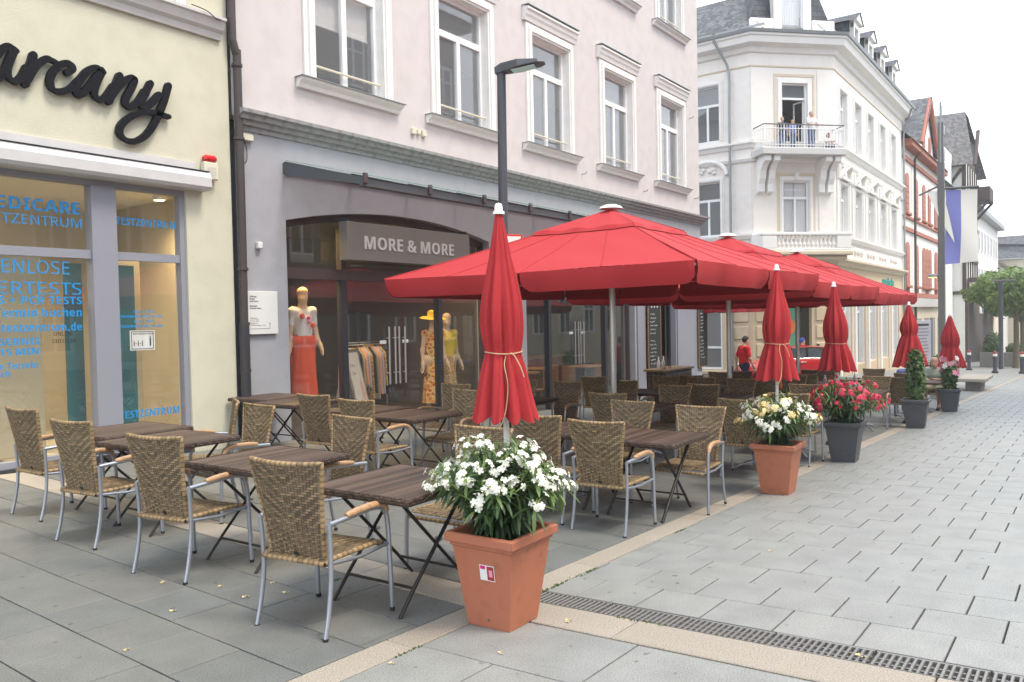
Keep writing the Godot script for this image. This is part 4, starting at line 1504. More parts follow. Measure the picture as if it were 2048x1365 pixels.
# ---------------------------------------------------------------- cream building with the test centre, far left
func build_cream() -> void:
	var b := thing("cream_building", "cream plastered building with test centre shop window at far left", "building", Vector3(0, 0, ZF))
	var w := MB.new()
	w.wall(-6.0, 6.9, -0.6, 13.5, [[1.6, 6.19, 0.0, 3.43], [4.55, 6.12, 5.86, 8.2], [1.3, 2.9, 5.86, 8.2]], 0.3)
	mi("wall", w, M.cream, b)
	var sh := MB.new()
	sh.bx(-6.0, 6.85, -0.6, 13.4, -8.2, -8.0)
	sh.bx(-6.0, -5.9, -0.6, 13.4, -8.0, -0.31)
	sh.bx(6.8, 6.9, -0.6, 13.4, -8.0, -0.31)
	sh.bx(-5.9, 6.8, 13.3, 13.4, -8.0, -0.31)
	mi("rear_walls", sh, M.cream, b)
	var fl := MB.new()
	fl.bx(-5.9, 6.8, 3.75, 3.95, -8.0, -0.31)
	mi("upper_floor", fl, M.room_white, b)
	var base := MB.new()
	base.bx(1.55, 6.2, -0.3, 0.02, -0.28, 0.012)
	mi("plinth", base, M.frame_dark, b)
	# upper windows, only their feet show
	for c in [5.335, 2.1]:
		casement(b, T(Vector3(c, 5.87, 0)), 1.56, 2.32, {"recess": 0.12, "surround": 0.14, "glass": M.pane})
	var band := MB.new()
	sweep(band, [Vector2(-6.0, 0.0), Vector2(6.78, 0.0)], [Vector2(0.002, 5.58), Vector2(0.05, 5.58), Vector2(0.075, 5.66), Vector2(0.12, 5.70), Vector2(0.16, 5.80), Vector2(0.19, 5.82), Vector2(0.19, 5.855), Vector2(0.002, 5.86)])
	mi("sill_band", band, M.sill_grey, b)
	# shop window: grey frame, heavy post, transoms, panes
	var fr := MB.new()
	bars(fr, 1.6, 6.19, 0.02, 3.43, 0.075, 0.12, -0.1)
	mi("shop_frame", fr, M.frame_grey, b)
	for p in [[4.93, 5.24, 0.0], [2.9, 3.05, -0.05]]:
		var po := MB.new()
		po.bx(p[0], p[1], 0.095, 3.355, -0.18, p[2] - 0.012)
		mi("post", po, M.frame_grey, b)
	for q in [[1.675, 2.9], [3.05, 4.93], [5.24, 6.115]]:
		var tr := MB.new()
		tr.bx(q[0], q[1], 2.455, 2.56, -0.15, -0.06)
		mi("transom", tr, M.frame_grey, b)
		pane(b, q[0], q[1], 0.095, 2.455, -0.1, M.glass, "window_pane")
		pane(b, q[0], q[1], 2.56, 3.355, -0.1, M.glass, "window_pane")
	# roller shutter housing
	var rs := MB.new()
	sweep(rs, [Vector2(-5.0, 0.0), Vector2(6.44, 0.0)], [Vector2(0.001, 3.44), Vector2(0.2, 3.44), Vector2(0.235, 3.48), Vector2(0.24, 3.60), Vector2(0.19, 3.685), Vector2(0.001, 3.69)])
	var rr_ := mi("roller_box", rs, M.shutter_box, b)
	var rl := MB.new()
	rl.bx(-5.0, 6.438, 3.69, 3.697, 0.002, 0.21)
	mi("roller_cover", rl, M.frame_dark, rr_)
	var bd := MB.new()
	bd.bx(-5.0, 6.33, 3.71, 3.825, 0.0, 0.03)
	mi("fascia_strip", bd, M.shutter_box, b)
	# eaves and roof
	var ro := MB.new()
	roof_quad(ro, Vector3(-6.2, 13.3, 0.4), Vector3(6.9, 13.3, 0.4), Vector3(6.9, 17.0, -4.2), Vector3(-6.2, 17.0, -4.2))
	roof_quad(ro, Vector3(6.9, 13.3, -8.4), Vector3(-6.2, 13.3, -8.4), Vector3(-6.2, 17.0, -4.2), Vector3(6.9, 17.0, -4.2))
	mi("roof", ro, M.slate, b)
	# room behind
	var rm := part("shop_room", b)
	room(rm, 1.0, 6.78, 0.0, 3.5, -3.4, -0.31, M.room_pale, M.room_pale, M.room_white)
	# things in the room
	for q in [[5.43, 5.68, -0.45, "narrow teal banner behind the right test centre pane"], [4.80, 5.02, -0.5, "narrow teal banner at right edge of large pane"]]:
		var bn := MB.new()
		bn.bx(q[0], q[1], 0.02, 2.42, q[2] - 0.02, q[2])
		tag(mi("teal_banner", bn, M.teal, self, T(Vector3(0, 0, ZF))), q[3], "banner", "teal banners in the test centre")
	for q in [[5.52, 6.0, -0.9, "tall pale yellow screen behind right test centre pane", M.room_beige], [3.1, 4.0, -1.6, "wide pale screen behind the large test centre pane", M.room_pale], [4.1, 4.65, -0.8, "tall cream screen behind large test centre pane", M.room_beige]]:
		var bn := MB.new()
		bn.bbox(Vector3((q[0] + q[1]) / 2, 1.28, q[2]), Vector3(q[1] - q[0], 2.5, 0.05), 0.01)
		tag(mi("partition_screen", bn, q[4], self, T(Vector3(0, 0, ZF))), q[3], "screen", "partition screens in the test centre")
	var dk := thing("reception_desk", "cream reception desk inside the test centre", "desk", Vector3(3.6, 0.0, ZF - 1.1))
	var d1 := MB.new()
	d1.bbox(Vector3(0, 0.5, 0), Vector3(1.1, 1.0, 0.5), 0.02)
	mi("desk_body", d1, M.room_beige, dk)
	var d2 := MB.new()
	d2.bbox(Vector3(0, 1.02, 0), Vector3(1.2, 0.04, 0.6), 0.01)
	mi("desk_top", d2, M.room_pale, dk)
	lamp(Vector3(6.25, 3.39, ZF - 0.75), "small round lit ceiling spot behind right test centre pane", 2.5, Color(1.0, 0.88, 0.66))
	lamp(Vector3(4.2, 3.39, ZF - 1.6), "ceiling spot behind the large test centre pane", 4.0, Color(1.0, 0.9, 0.72))
	lamp(Vector3(2.4, 3.39, ZF - 1.6), "ceiling spot left of the large test centre pane", 4.0, Color(1.0, 0.9, 0.72))
	# lettering on the panes
	var z := 0.0
	var g1 := thing("window_lettering", "blue test centre lettering on the large shop pane", "lettering", Vector3(0, 0, ZF - 0.088))
	for q in [["MEDICARE", 4.833, 2.987, 0.140, 1.19, 700], ["TESTZENTRUM", 4.843, 2.824, 0.110, 1.18, 400], ["KOSTENLOSE", 4.679, 2.253, 0.156, 1.0, 400], ["BÜRGERTESTS", 4.812, 2.009, 0.146, 1.26, 400], ["SCHNELLTESTS + PCR TESTS", 4.814, 1.895, 0.088, 1.18, 700], ["Online Termin buchen", 4.809, 1.747, 0.097, 0.98, 700], ["medicare-testzentrum.de", 4.803, 1.577, 0.092, 0.94, 700], ["ERGEBNIS", 4.314, 1.424, 0.076, 1.2, 700], ["IN 15 MIN", 4.302, 1.308, 0.076, 1.2, 700]]:
		lettering(q[0], M.blue_text, g1, Vector3(q[1], q[2], z), q[3], q[4], true, q[5])
	lettering("auch ohne Termin", M.blue_text, g1, Vector3(4.286, 1.151, z), 0.07, 1.0, true, 700, 0.002, false, true)
	lettering("möglich", M.blue_text, g1, Vector3(3.984, 1.067, z), 0.068, 1.0, true, 700, 0.002, false, true)
	lettering("ONLINE", M.black_text, g1, Vector3(4.695, 1.519, z), 0.042, 1.0, true, 400, 0.002, true)
	lettering("CHECK-IN", M.black_text, g1, Vector3(4.733, 1.433, z), 0.042, 1.0, true, 400, 0.002, true)
	var g2 := thing("window_lettering", "blue test centre lettering on the narrow right pane", "lettering", Vector3(0, 0, ZF - 0.088))
	for q in [["TESTZENTRUM", 6.08, 2.91, 0.092, 0.94, 700], ["TESTZENTRUM", 6.05, 0.435, 0.092, 0.94, 700]]:
		lettering(q[0], M.blue_text, g2, Vector3(q[1], q[2], z), q[3], q[4], true, q[5])
	var yy := 1.785
	for q in ["PCR - TEST", "ERGEBNISS IN 24 STD.", "PCR - TEST", "ERGEBNISS IN 24 STD."]:
		var big: bool = q.length() > 12
		lettering(q, M.blue_text, g2, Vector3(5.62 + (0.245 if big else 0.12), yy, z), 0.033, 1.25, true, 700)
		yy -= 0.063
	var po := thing("notice", "white notice with waiting figures taped inside the narrow pane", "notice", Vector3(5.585, 1.43, ZF - 0.118))
	var ps := MB.new()
	ps.bx(-0.168, 0.168, -0.13, 0.13, -0.002, 0.0)
	mi("paper", ps, M.poster_white, po)
	var pb := MB.new()
	bars(pb, -0.15, 0.15, -0.115, 0.115, 0.008, 0.002, 0.002)
	mi("printed_border", pb, M.black_text, po)
	lettering("Bitte Abstand halten!", M.black_text, po, Vector3(-0.125, 0.075, 0.002), 0.02, 1.0, false, 700, 0.001)
	for k in 4:
		var fg := MB.new()
		var x := -0.115 + k * 0.055 if k < 3 else 0.105
		var s := 0.7 if k < 3 else 1.25
		fg.bx(x - 0.008 * s, x + 0.008 * s, -0.075, -0.075 + 0.085 * s, 0.001, 0.003)
		fg.xf = Transform3D(Basis.IDENTITY, Vector3(x, -0.075 + 0.097 * s, 0.002))
		fg.ball(Vector3.ZERO, Vector3(0.008 * s, 0.009 * s, 0.001), 8, 4)
		mi("printed_figure", fg, M.black_text, po)
	for k in 2:
		var ar := MB.new()
		ar.bx(-0.10 + k * 0.055, -0.075 + k * 0.055, -0.045, -0.039, 0.001, 0.003)
		mi("printed_arrow", ar, M.black_text, po)
	# script letters standing off the wall
	var sg := thing("script_sign", "black handwritten style sign letters on the cream wall", "sign", Vector3(0, 0, ZF))
	var strokes := {
		"letter_a": [[Vector2(4.114, 4.748), Vector2(4.034, 4.782), Vector2(3.942, 4.704), Vector2(3.858, 4.547), Vector2(3.844, 4.409), Vector2(3.896, 4.383), Vector2(3.97, 4.478), Vector2(4.077, 4.729)], [Vector2(4.085, 4.745), Vector2(4.017, 4.557), Vector2(4.014, 4.449), Vector2(4.075, 4.4), Vector2(4.15, 4.461), Vector2(4.21, 4.584)]],
		"letter_r": [[Vector2(4.29, 4.749), Vector2(4.237, 4.561), Vector2(4.194, 4.396)], [Vector2(4.214, 4.446), Vector2(4.314, 4.629), Vector2(4.427, 4.737), Vector2(4.5, 4.735), Vector2(4.568, 4.711)]],
		"letter_c": [[Vector2(4.665, 4.638), Vector2(4.722, 4.697), Vector2(4.689, 4.751), Vector2(4.588, 4.71), Vector2(4.496, 4.598), Vector2(4.461, 4.488), Vector2(4.493, 4.402), Vector2(4.587, 4.398), Vector2(4.7, 4.464), Vector2(4.795, 4.579)]],
		"letter_a_second": [[Vector2(5.095, 4.74), Vector2(5.017, 4.777), Vector2(4.903, 4.715), Vector2(4.799, 4.569), Vector2(4.754, 4.444), Vector2(4.785, 4.399), Vector2(4.857, 4.456), Vector2(4.974, 4.62), Vector2(5.064, 4.758)], [Vector2(5.075, 4.745), Vector2(5.0, 4.583), Vector2(4.973, 4.46), Vector2(5.024, 4.397), Vector2(5.111, 4.447), Vector2(5.21, 4.598)]],
		"letter_n": [[Vector2(5.293, 4.747), Vector2(5.225, 4.58), Vector2(5.149, 4.397)], [Vector2(5.173, 4.456), Vector2(5.317, 4.661), Vector2(5.433, 4.753), Vector2(5.485, 4.743), Vector2(5.442, 4.623), Vector2(5.365, 4.479), Vector2(5.362, 4.4), Vector2(5.42, 4.39), Vector2(5.522, 4.472), Vector2(5.613, 4.621)]],
		"letter_y": [[Vector2(5.695, 4.74), Vector2(5.632, 4.614), Vector2(5.556, 4.453), Vector2(5.597, 4.416), Vector2(5.679, 4.467), Vector2(5.804, 4.617)], [Vector2(5.946, 4.767), Vector2(5.874, 4.541), Vector2(5.764, 4.291), Vector2(5.638, 4.093), Vector2(5.493, 3.974), Vector2(5.36, 3.956), Vector2(5.273, 4.024), Vector2(5.294, 4.133), Vector2(5.416, 4.259), Vector2(5.581, 4.346), Vector2(5.747, 4.374), Vector2(5.937, 4.359)]]}
	var idx := 0
	for k in strokes:
		var m := MB.new()
		for s in strokes[k]:
			var pts := smooth(s, 6)
			var hw := 0.041
			var zf := 0.085 + 0.0016 * (idx % 2) + 0.0007 * idx
			idx += 1
			var zb := 0.03
			var L := []
			var R := []
			for i in pts.size():
				var d: Vector2 = ((pts[mini(i + 1, pts.size() - 1)] - pts[maxi(i - 1, 0)]) as Vector2).normalized()
				var o := Vector2(-d.y, d.x)
				# broad pen: down strokes are heavier than up strokes
				var hh := hw * (0.62 + 0.5 * absf(d.y * 0.8 - d.x * -0.35))
				L.append(pts[i] + o * hh)
				R.append(pts[i] - o * hh)
			for i in pts.size() - 1:
				var v3 := func(p: Vector2, zz: float) -> Vector3: return Vector3(p.x, p.y, zz)
				m.quad(v3.call(R[i], zf), v3.call(R[i + 1], zf), v3.call(L[i + 1], zf), v3.call(L[i], zf))
				m.quad(v3.call(R[i], zb), v3.call(R[i + 1], zb), v3.call(R[i + 1], zf), v3.call(R[i], zf))
				m.quad(v3.call(L[i + 1], zb), v3.call(L[i], zb), v3.call(L[i], zf), v3.call(L[i + 1], zf))
			for e in [0, pts.size() - 1]:
				var poly := PackedVector2Array()
				var rad: float = ((L[e] - R[e]) as Vector2).length() / 2
				for q in 14:
					poly.append(pts[e] + Vector2(cos(q * TAU / 14), sin(q * TAU / 14)) * rad)
				m.prism(poly, zb + 0.001, zf - 0.0003 - 0.0002 * float(e > 0))
		mi(k.replace("_second", ""), m, M.black_sign, sg)
	# alarm, down pipe, cables
	var al := thing("alarm_siren", "white alarm box with red lamp on the cream wall", "alarm", Vector3(6.53, 3.6, ZF))
	var a1 := MB.new()
	a1.bbox(Vector3(0, 0.13, 0.055), Vector3(0.22, 0.24, 0.1), 0.015)
	mi("housing", a1, M.cream_plastic, al)
	for k in 7:
		var gl := MB.new()
		gl.bx(-0.07, 0.07, 0.05 + k * 0.02, 0.058 + k * 0.02, 0.104, 0.108)
		mi("grille_bar", gl, M.sill_grey, al)
	var a2 := MB.new()
	a2.bbox(Vector3(0, 0.30, 0.06), Vector3(0.2, 0.09, 0.11), 0.03)
	mi("flash_lamp", a2, M.red_plastic, al)
	var a3 := MB.new()
	a3.ball(Vector3(-0.02, -0.05, 0.03), Vector3(0.04, 0.035, 0.03))
	mi("sounder", a3, M.cream_plastic, al)
	var dp := thing("downpipe", "dark brown downpipe between cream and pink building", "downpipe", Vector3(6.95, 0, ZF))
	var p1 := MB.new()
	p1.tube(smooth([Vector3(-0.03, 14, 0.1), Vector3(-0.03, 7, 0.1), Vector3(-0.03, 5.75, 0.1), Vector3(-0.02, 5.6, 0.1), Vector3(0.035, 5.42, 0.1), Vector3(0.04, 5.3, 0.1), Vector3(0.04, 3, 0.1), Vector3(0.03, 1.6, 0.1)], 3), 0.058, 14)
	mi("pipe", p1, M.pipe, dp)
	var p2 := MB.new()
	p2.tube([Vector3(0.03, 1.62, 0.1), Vector3(0.03, -0.2, 0.1)], 0.072, 14)
	mi("cast_iron_foot", p2, M.frame_dark, dp)
	for y in [0.95, 1.62, 4.25, 5.28, 2.4, 6.4]:
		var cl := MB.new()
		cl.tube([Vector3(0.035, y - 0.02, 0.1), Vector3(0.035, y + 0.02, 0.1)], 0.076, 14)
		cl.bx(0.02, 0.05, y - 0.012, y + 0.012, 0.0, 0.05)
		mi("clamp", cl, M.pipe, dp)
	var cb := MB.new()
	cb.tube(smooth([Vector3(6.3, 5.93, 0.1), Vector3(6.45, 5.86, 0.22), Vector3(6.62, 5.80, 0.2), Vector3(6.78, 5.85, 0.14), Vector3(6.88, 5.93, 0.1)], 5), 0.007, 5)
	tag(mi("cable", cb, M.rubber, self, T(Vector3(0, 0, ZF))), "thin cable sagging to the downpipe above the sill band", "cable")
	var cc := MB.new()
	cc.tube(smooth([Vector3(7.02, 5.2, 0.03), Vector3(7.03, 4.6, 0.03), Vector3(7.03, 4.0, 0.04), Vector3(7.08, 3.92, 0.05), Vector3(7.14, 3.98, 0.05), Vector3(7.15, 4.15, 0.04), Vector3(7.12, 4.26, 0.03)], 5), 0.006, 5)
	tag(mi("cable", cc, M.rubber, self, T(Vector3(0, 0, ZF))), "looped cable hanging below the small box beside the downpipe", "cable")

# ---------------------------------------------------------------- pink building
func build_pink() -> void:
	var b := thing("pink_building", "pink building with grey ground floor and white framed windows", "building", Vector3(0, 0, ZF))
	var cs := [9.22, 12.18, 15.27, 18.45, 21.67]
	var holes := []
	for c in cs:
		holes.append([c - 0.75, c + 0.75, 5.42, 7.8])
		holes.append([c - 0.75, c + 0.75, 9.9, 12.3])
	var w := MB.new()
	w.wall(6.95, 23.7, 4.6, 14.2, holes, 0.24)
	mi("upper_wall", w, M.pink, b)
	var sd := MB.new()
	sd.bx(23.5, 23.7, -1.4, 14.2, -11.0, -0.245)
	sd.bx(6.97, 23.5, -1.4, 14.2, -11.2, -11.0)
	sd.bx(6.92, 7.02, -1.4, 14.2, -11.0, -0.36)
	mi("outer_walls", sd, M.pink, b)
	for y in [4.5, 8.9, 13.6]:
		var f := MB.new()
		f.bx(7.03, 23.49, y - 0.1, y + 0.1, -10.99, -0.37)
		mi("floor_slab", f, M.room_white, b)
	for y in [4.7, 9.05]:
		var inn := MB.new()
		inn.bx(7.05, 23.45, y, y + 3.9, -4.6, -4.5)
		mi("inner_wall", inn, M.brown_wall, b)
	var ro := MB.new()
	roof_quad(ro, Vector3(6.9, 14.2, 0.5), Vector3(24.2, 14.2, 0.5), Vector3(22.5, 18.5, -5.5), Vector3(6.9, 18.5, -5.5))
	roof_quad(ro, Vector3(24.2, 14.2, 0.5), Vector3(24.2, 14.2, -11.5), Vector3(22.5, 18.5, -5.5), Vector3(22.5, 18.5, -5.4))
	roof_quad(ro, Vector3(24.2, 14.2, -11.5), Vector3(6.9, 14.2, -11.5), Vector3(6.9, 18.5, -5.5), Vector3(22.5, 18.5, -5.5))
	mi("roof", ro, M.slate, b)
	# ground floor
	var gw := MB.new()
	gw.wall(6.97, 23.71, -1.4, 4.6, [[7.83, 12.87, -1.4, 3.5], [14.15, 19.2, -1.4, 3.5], [19.85, 21.8, -1.4, 2.75]], 0.35, 0.012)
	arch_fill(gw, 7.83, 12.87, 3.18, 3.46, 3.5, -0.338, 0.012)
	arch_fill(gw, 14.15, 19.2, 3.18, 3.46, 3.5, -0.338, 0.012)
	mi("ground_floor_wall", gw, M.grey_plaster, b)
	var co := MB.new()
	sweep(co, [Vector2(6.97, 0.0), Vector2(23.7, 0.0), Vector2(23.7, -8.0)], [Vector2(0.013, 4.40), Vector2(0.04, 4.40), Vector2(0.05, 4.46), Vector2(0.10, 4.475), Vector2(0.115, 4.53), Vector2(0.17, 4.545), Vector2(0.185, 4.60), Vector2(0.235, 4.62), Vector2(0.24, 4.67), Vector2(0.013, 4.70)])
	mi("cornice", co, M.cornice, b)
	# windows
	for i in cs.size():
		var o := {"recess": 0.15, "surround": 0.22, "sill": 0.36, "rail": 0.26, "head": 0.30, "transom": 0.70}
		casement(b, T(Vector3(cs[i], 5.42, 0)), 1.5, 2.38, o)
		var o2 := {"recess": 0.15, "surround": 0.22, "sill": 0.36, "rail": 0.26, "head": 0.30, "transom": 0.70}
		casement(b, T(Vector3(cs[i], 9.9, 0)), 1.5, 2.4, o2)
	# a blind in the first window
	var bl := MB.new()
	bl.bx(8.56, 9.88, 6.45, 7.7, -0.27, -0.26)
	bl.bbox(Vector3(9.22, 6.44, -0.262), Vector3(1.34, 0.035, 0.03), 0.008)
	mi("roller_blind", bl, M.sill_grey, b)
	for x in [10.70, 10.83, 10.97]:
		var bx_ := MB.new()
		bx_.bbox(Vector3(x, 5.03, 0.03), Vector3(0.10 if x != 10.83 else 0.08, 0.12 if x != 10.83 else 0.09, 0.06), 0.01)
		mi("wall_box", bx_, M.cream_plastic, b)
	for q in [[23.0, 7.6], [23.3, 5.2], [16.6, 5.05], [19.85, 5.02]]:
		var hk := MB.new()
		hk.tube([Vector3(q[0], q[1], 0.0), Vector3(q[0], q[1], 0.12), Vector3(q[0], q[1] + 0.05, 0.14)], 0.012, 6)
		mi("wall_hook", hk, M.zinc, b)
	# --- shop front of the fashion shop
	shop_front(b, 7.83, 12.87, 3.18, 3.46, [9.1, 11.5], [9.8, 10.85], 2.31, 2.48)
	shop_front(b, 14.15, 19.2, 3.18, 3.46, [15.29, 17.9], [16.2, 17.0], 2.31, 2.48)
	# cafe entrance: dark opening with frame
	var ef := MB.new()
	bars(ef, 19.86, 21.79, -1.2, 2.74, 0.08, 0.1, -0.2)
	ef.bx(20.72, 20.8, -1.12, 2.66, -0.25, -0.15)
	mi("entrance_frame", ef, M.frame_dark, b)
	var pn := MB.new()
	pn.bx(21.85, 23.25, -1.2, 2.9, 0.014, 0.05)
	mi("dark_panel", pn, M.frame_grey, b)
	var pn2 := MB.new()
	pn2.bx(19.3, 19.75, -1.2, 3.0, 0.014, 0.05)
	mi("dark_panel", pn2, M.frame_grey, b)
	# rooms
	var r1 := part("shop_room", b)
	room(r1, 7.1, 13.5, -0.28, 3.6, -5.0, -0.36, M.room_dark, M.room_floor, M.room_white)
	var r2 := part("cafe_room", b)
	room(r2, 13.56, 23.4, -0.65, 3.6, -5.0, -0.36, M.room_dark, M.room_floor, M.room_dark)
	# glass canopy over the shop front
	var cn := thing("glass_canopy", "long glass canopy on grey steel above the shop windows", "canopy", Vector3(0, 0, ZF))
	var fb := MB.new()
	fb.bx(7.80, 19.4, 3.50, 3.60, 1.70, 1.74)
	fb.bx(7.80, 19.4, 3.50, 3.515, 1.62, 1.70)
	mi("front_beam", fb, M.canopy_steel, cn)
	var wb := MB.new()
	wb.bx(7.80, 19.4, 3.90, 4.04, 0.013, 0.06)
	mi("wall_beam", wb, M.canopy_steel, cn)
	var k := 0
	var bx_pos := 7.82
	while bx_pos < 19.5:
		var br := MB.new()
		br.xf = Transform3D(Basis(Vector3(0, 0, 1), Vector3.UP, Vector3(-1, 0, 0)), Vector3.ZERO)
		br.prism(PackedVector2Array([Vector2(0.061, 3.84), Vector2(1.695, 3.525), Vector2(1.695, 3.625), Vector2(0.061, 4.055)] if k == 0 else [Vector2(0.061, 3.95), Vector2(1.695, 3.555), Vector2(1.695, 3.625), Vector2(0.061, 4.055)]), -bx_pos - 0.02, -bx_pos + 0.02)
		mi("bracket", br, M.canopy_steel, cn)
		var cl := MB.new()
		cl.bbox(Vector3(bx_pos, 3.6, 1.76), Vector3(0.07, 0.15, 0.05), 0.008)
		mi("clamp", cl, M.frame_brown, cn)
		if bx_pos + 1.34 < 19.5:
			var gp := MB.new()
			gp.xf = Transform3D(Basis(Vector3(0, 0, 1), Vector3.UP, Vector3(-1, 0, 0)), Vector3.ZERO)
			gp.prism(PackedVector2Array([Vector2(0.061, 4.062), Vector2(1.80, 3.632), Vector2(1.80, 3.648), Vector2(0.061, 4.078)]), -bx_pos - 1.33, -bx_pos - 0.01)
			mi("glass_sheet", gp, M.glass_green, cn)
		bx_pos += 1.34
		k += 1
	# sign box
	var sg := thing("shop_sign", "taupe box sign with pale capital letters over fashion shop door", "sign", Vector3(0, 0, ZF))
	var sb := MB.new()
	sb.bbox(Vector3(10.43, 2.93, 0.12), Vector3(3.12, 0.62, 0.2), 0.006)
	mi("sign_box", sb, M.shop_sign, sg)
	var arm := MB.new()
	arm.bx(8.9, 8.96, 3.24, 3.3, 0.02, 0.2)
	arm.bx(11.88, 11.94, 3.24, 3.3, 0.02, 0.2)
	mi("sign_bracket", arm, M.frame_dark, sg)
	lettering("MORE & MORE", M.sign_letter, sg, Vector3(9.24, 2.815, 0.225), 0.205, 1.16, false, 700, 0.02)
	# wall plaque
	var pq := thing("museum_plaque", "square white museum plaque on the grey wall", "plaque", Vector3(7.305, 1.775, ZF))
	var q1 := MB.new()
	q1.bbox(Vector3(0, 0, 0.045), Vector3(0.58, 0.63, 0.05), 0.006)
	mi("plate", q1, M.white_plastic, pq)
	var y := 0.225
	for s in ["Stiftung", "Kunst", "und Natur", "", "Museum", "Sinclair-Haus"]:
		if s:
			lettering(s, M.black_text, pq, Vector3(-0.2, y, 0.0715), 0.022, 1.0, false, 700, 0.001)
		y -= 0.034
	y = -0.085
	for s in ["Öffnungszeiten", "Di – Fr 14 – 20 Uhr", "Sa, So 10 – 18 Uhr", "Löwengasse 15", "61348 Bad Homburg v. d. Höhe"]:
		lettering(s, M.grey_text, pq, Vector3(-0.2, y, 0.0715), 0.014, 0.95, false, 400, 0.001)
		y -= 0.026
	var ar := MB.new()
	ar.bx(-0.2, 0.14, -0.235, -0.229, 0.0705, 0.0725)
	ar.bx(0.134, 0.14, -0.229, -0.16, 0.0705, 0.0725)
	ar.prism(PackedVector2Array([Vector2(0.122, -0.165), Vector2(0.152, -0.165), Vector2(0.137, -0.14)]), 0.0706, 0.0724)
	mi("printed_arrow", ar, M.grey_text, pq)
	var sk := MB.new()
	sk.bbox(Vector3(7.31, 2.76, 0.05), Vector3(0.085, 0.1, 0.075), 0.012)
	tag(mi("wall_sensor", sk, M.white_plastic, self, T(Vector3(0, 0, ZF))), "tiny white sensor box above the plaque", "sensor")
	var jb := MB.new()
	jb.bbox(Vector3(7.13, 4.30, 0.05), Vector3(0.24, 0.1, 0.07), 0.012)
	tag(mi("junction_box", jb, M.cream_plastic, self, T(Vector3(0, 0, ZF))), "small cream junction box under the cornice beside downpipe", "junction box")
	# menu boards
	for q in [[19.80, 20.60, "tall chalk menu board beside the cafe doorway", 0.10], [23.28, 23.98, "tall chalk menu board hanging at the building corner", 0.09]]:
		var mb := thing("menu_board", q[2], "menu board", Vector3((q[0] + q[1]) / 2, 0, ZF + q[3]), 0.0, "chalk menu boards of the cafe")
		var hw: float = (q[1] - q[0]) / 2
		var b1 := MB.new()
		b1.bx(-hw + 0.03, hw - 0.03, 0.03, 2.27, -0.015, 0.0)
		mi("chalkboard", b1, M.chalk, mb)
		var b2 := MB.new()
		bars(b2, -hw, hw, 0.0, 2.3, 0.03, 0.035, -0.005)
		mi("board_frame", b2, M.wood_board, mb)
		lettering("Empfehlungen", M.white_text, mb, Vector3(-hw + 0.06, 1.98, 0.001), 0.085, 0.84, false, 400, 0.001, false, true)
		lettering("*  *  *", M.white_text, mb, Vector3(-0.2, 1.80, 0.001), 0.1, 1.2, false, 700, 0.001)
		# illegible chalk handwriting: small strokes
		for ln in 14:
			var hwz := MB.new()
			var x := -hw + 0.08 + rr(0, 0.1)
			var yl := 1.66 - ln * 0.105
			if ln == 6:
				continue
			var pts := []
			while x < hw - 0.14 - rr(0, 0.22):
				pts.append(Vector3(x, yl + rr(-0.022, 0.03), 0.002))
				x += rr(0.012, 0.024)
			if pts.size() > 3:
				hwz.tube(smooth(pts, 2), 0.0035, 3, false)
				mi("chalk_line", hwz, M.white_text, mb)
	lamp(Vector3(8.55, 3.42, ZF - 0.8), "left one of three lit spots in the fashion shop's arch", 2.0, Color(1.0, 0.82, 0.5))
	lamp(Vector3(8.85, 3.42, ZF - 0.8), "middle one of three lit spots in the fashion shop's arch", 2.0, Color(1.0, 0.82, 0.5))
	lamp(Vector3(9.15, 3.42, ZF - 0.8), "right one of three lit spots in the fashion shop's arch", 2.0, Color(1.0, 0.82, 0.5))
	lamp(Vector3(11.8, 3.42, ZF - 0.9), "lit spot above the dressed pair of mannequins", 2.0, Color(1.0, 0.85, 0.6))
	lamp(Vector3(16.5, 3.3, ZF - 2.5), "lamp glowing dimly inside the cafe", 3.0, Color(1.0, 0.75, 0.45))

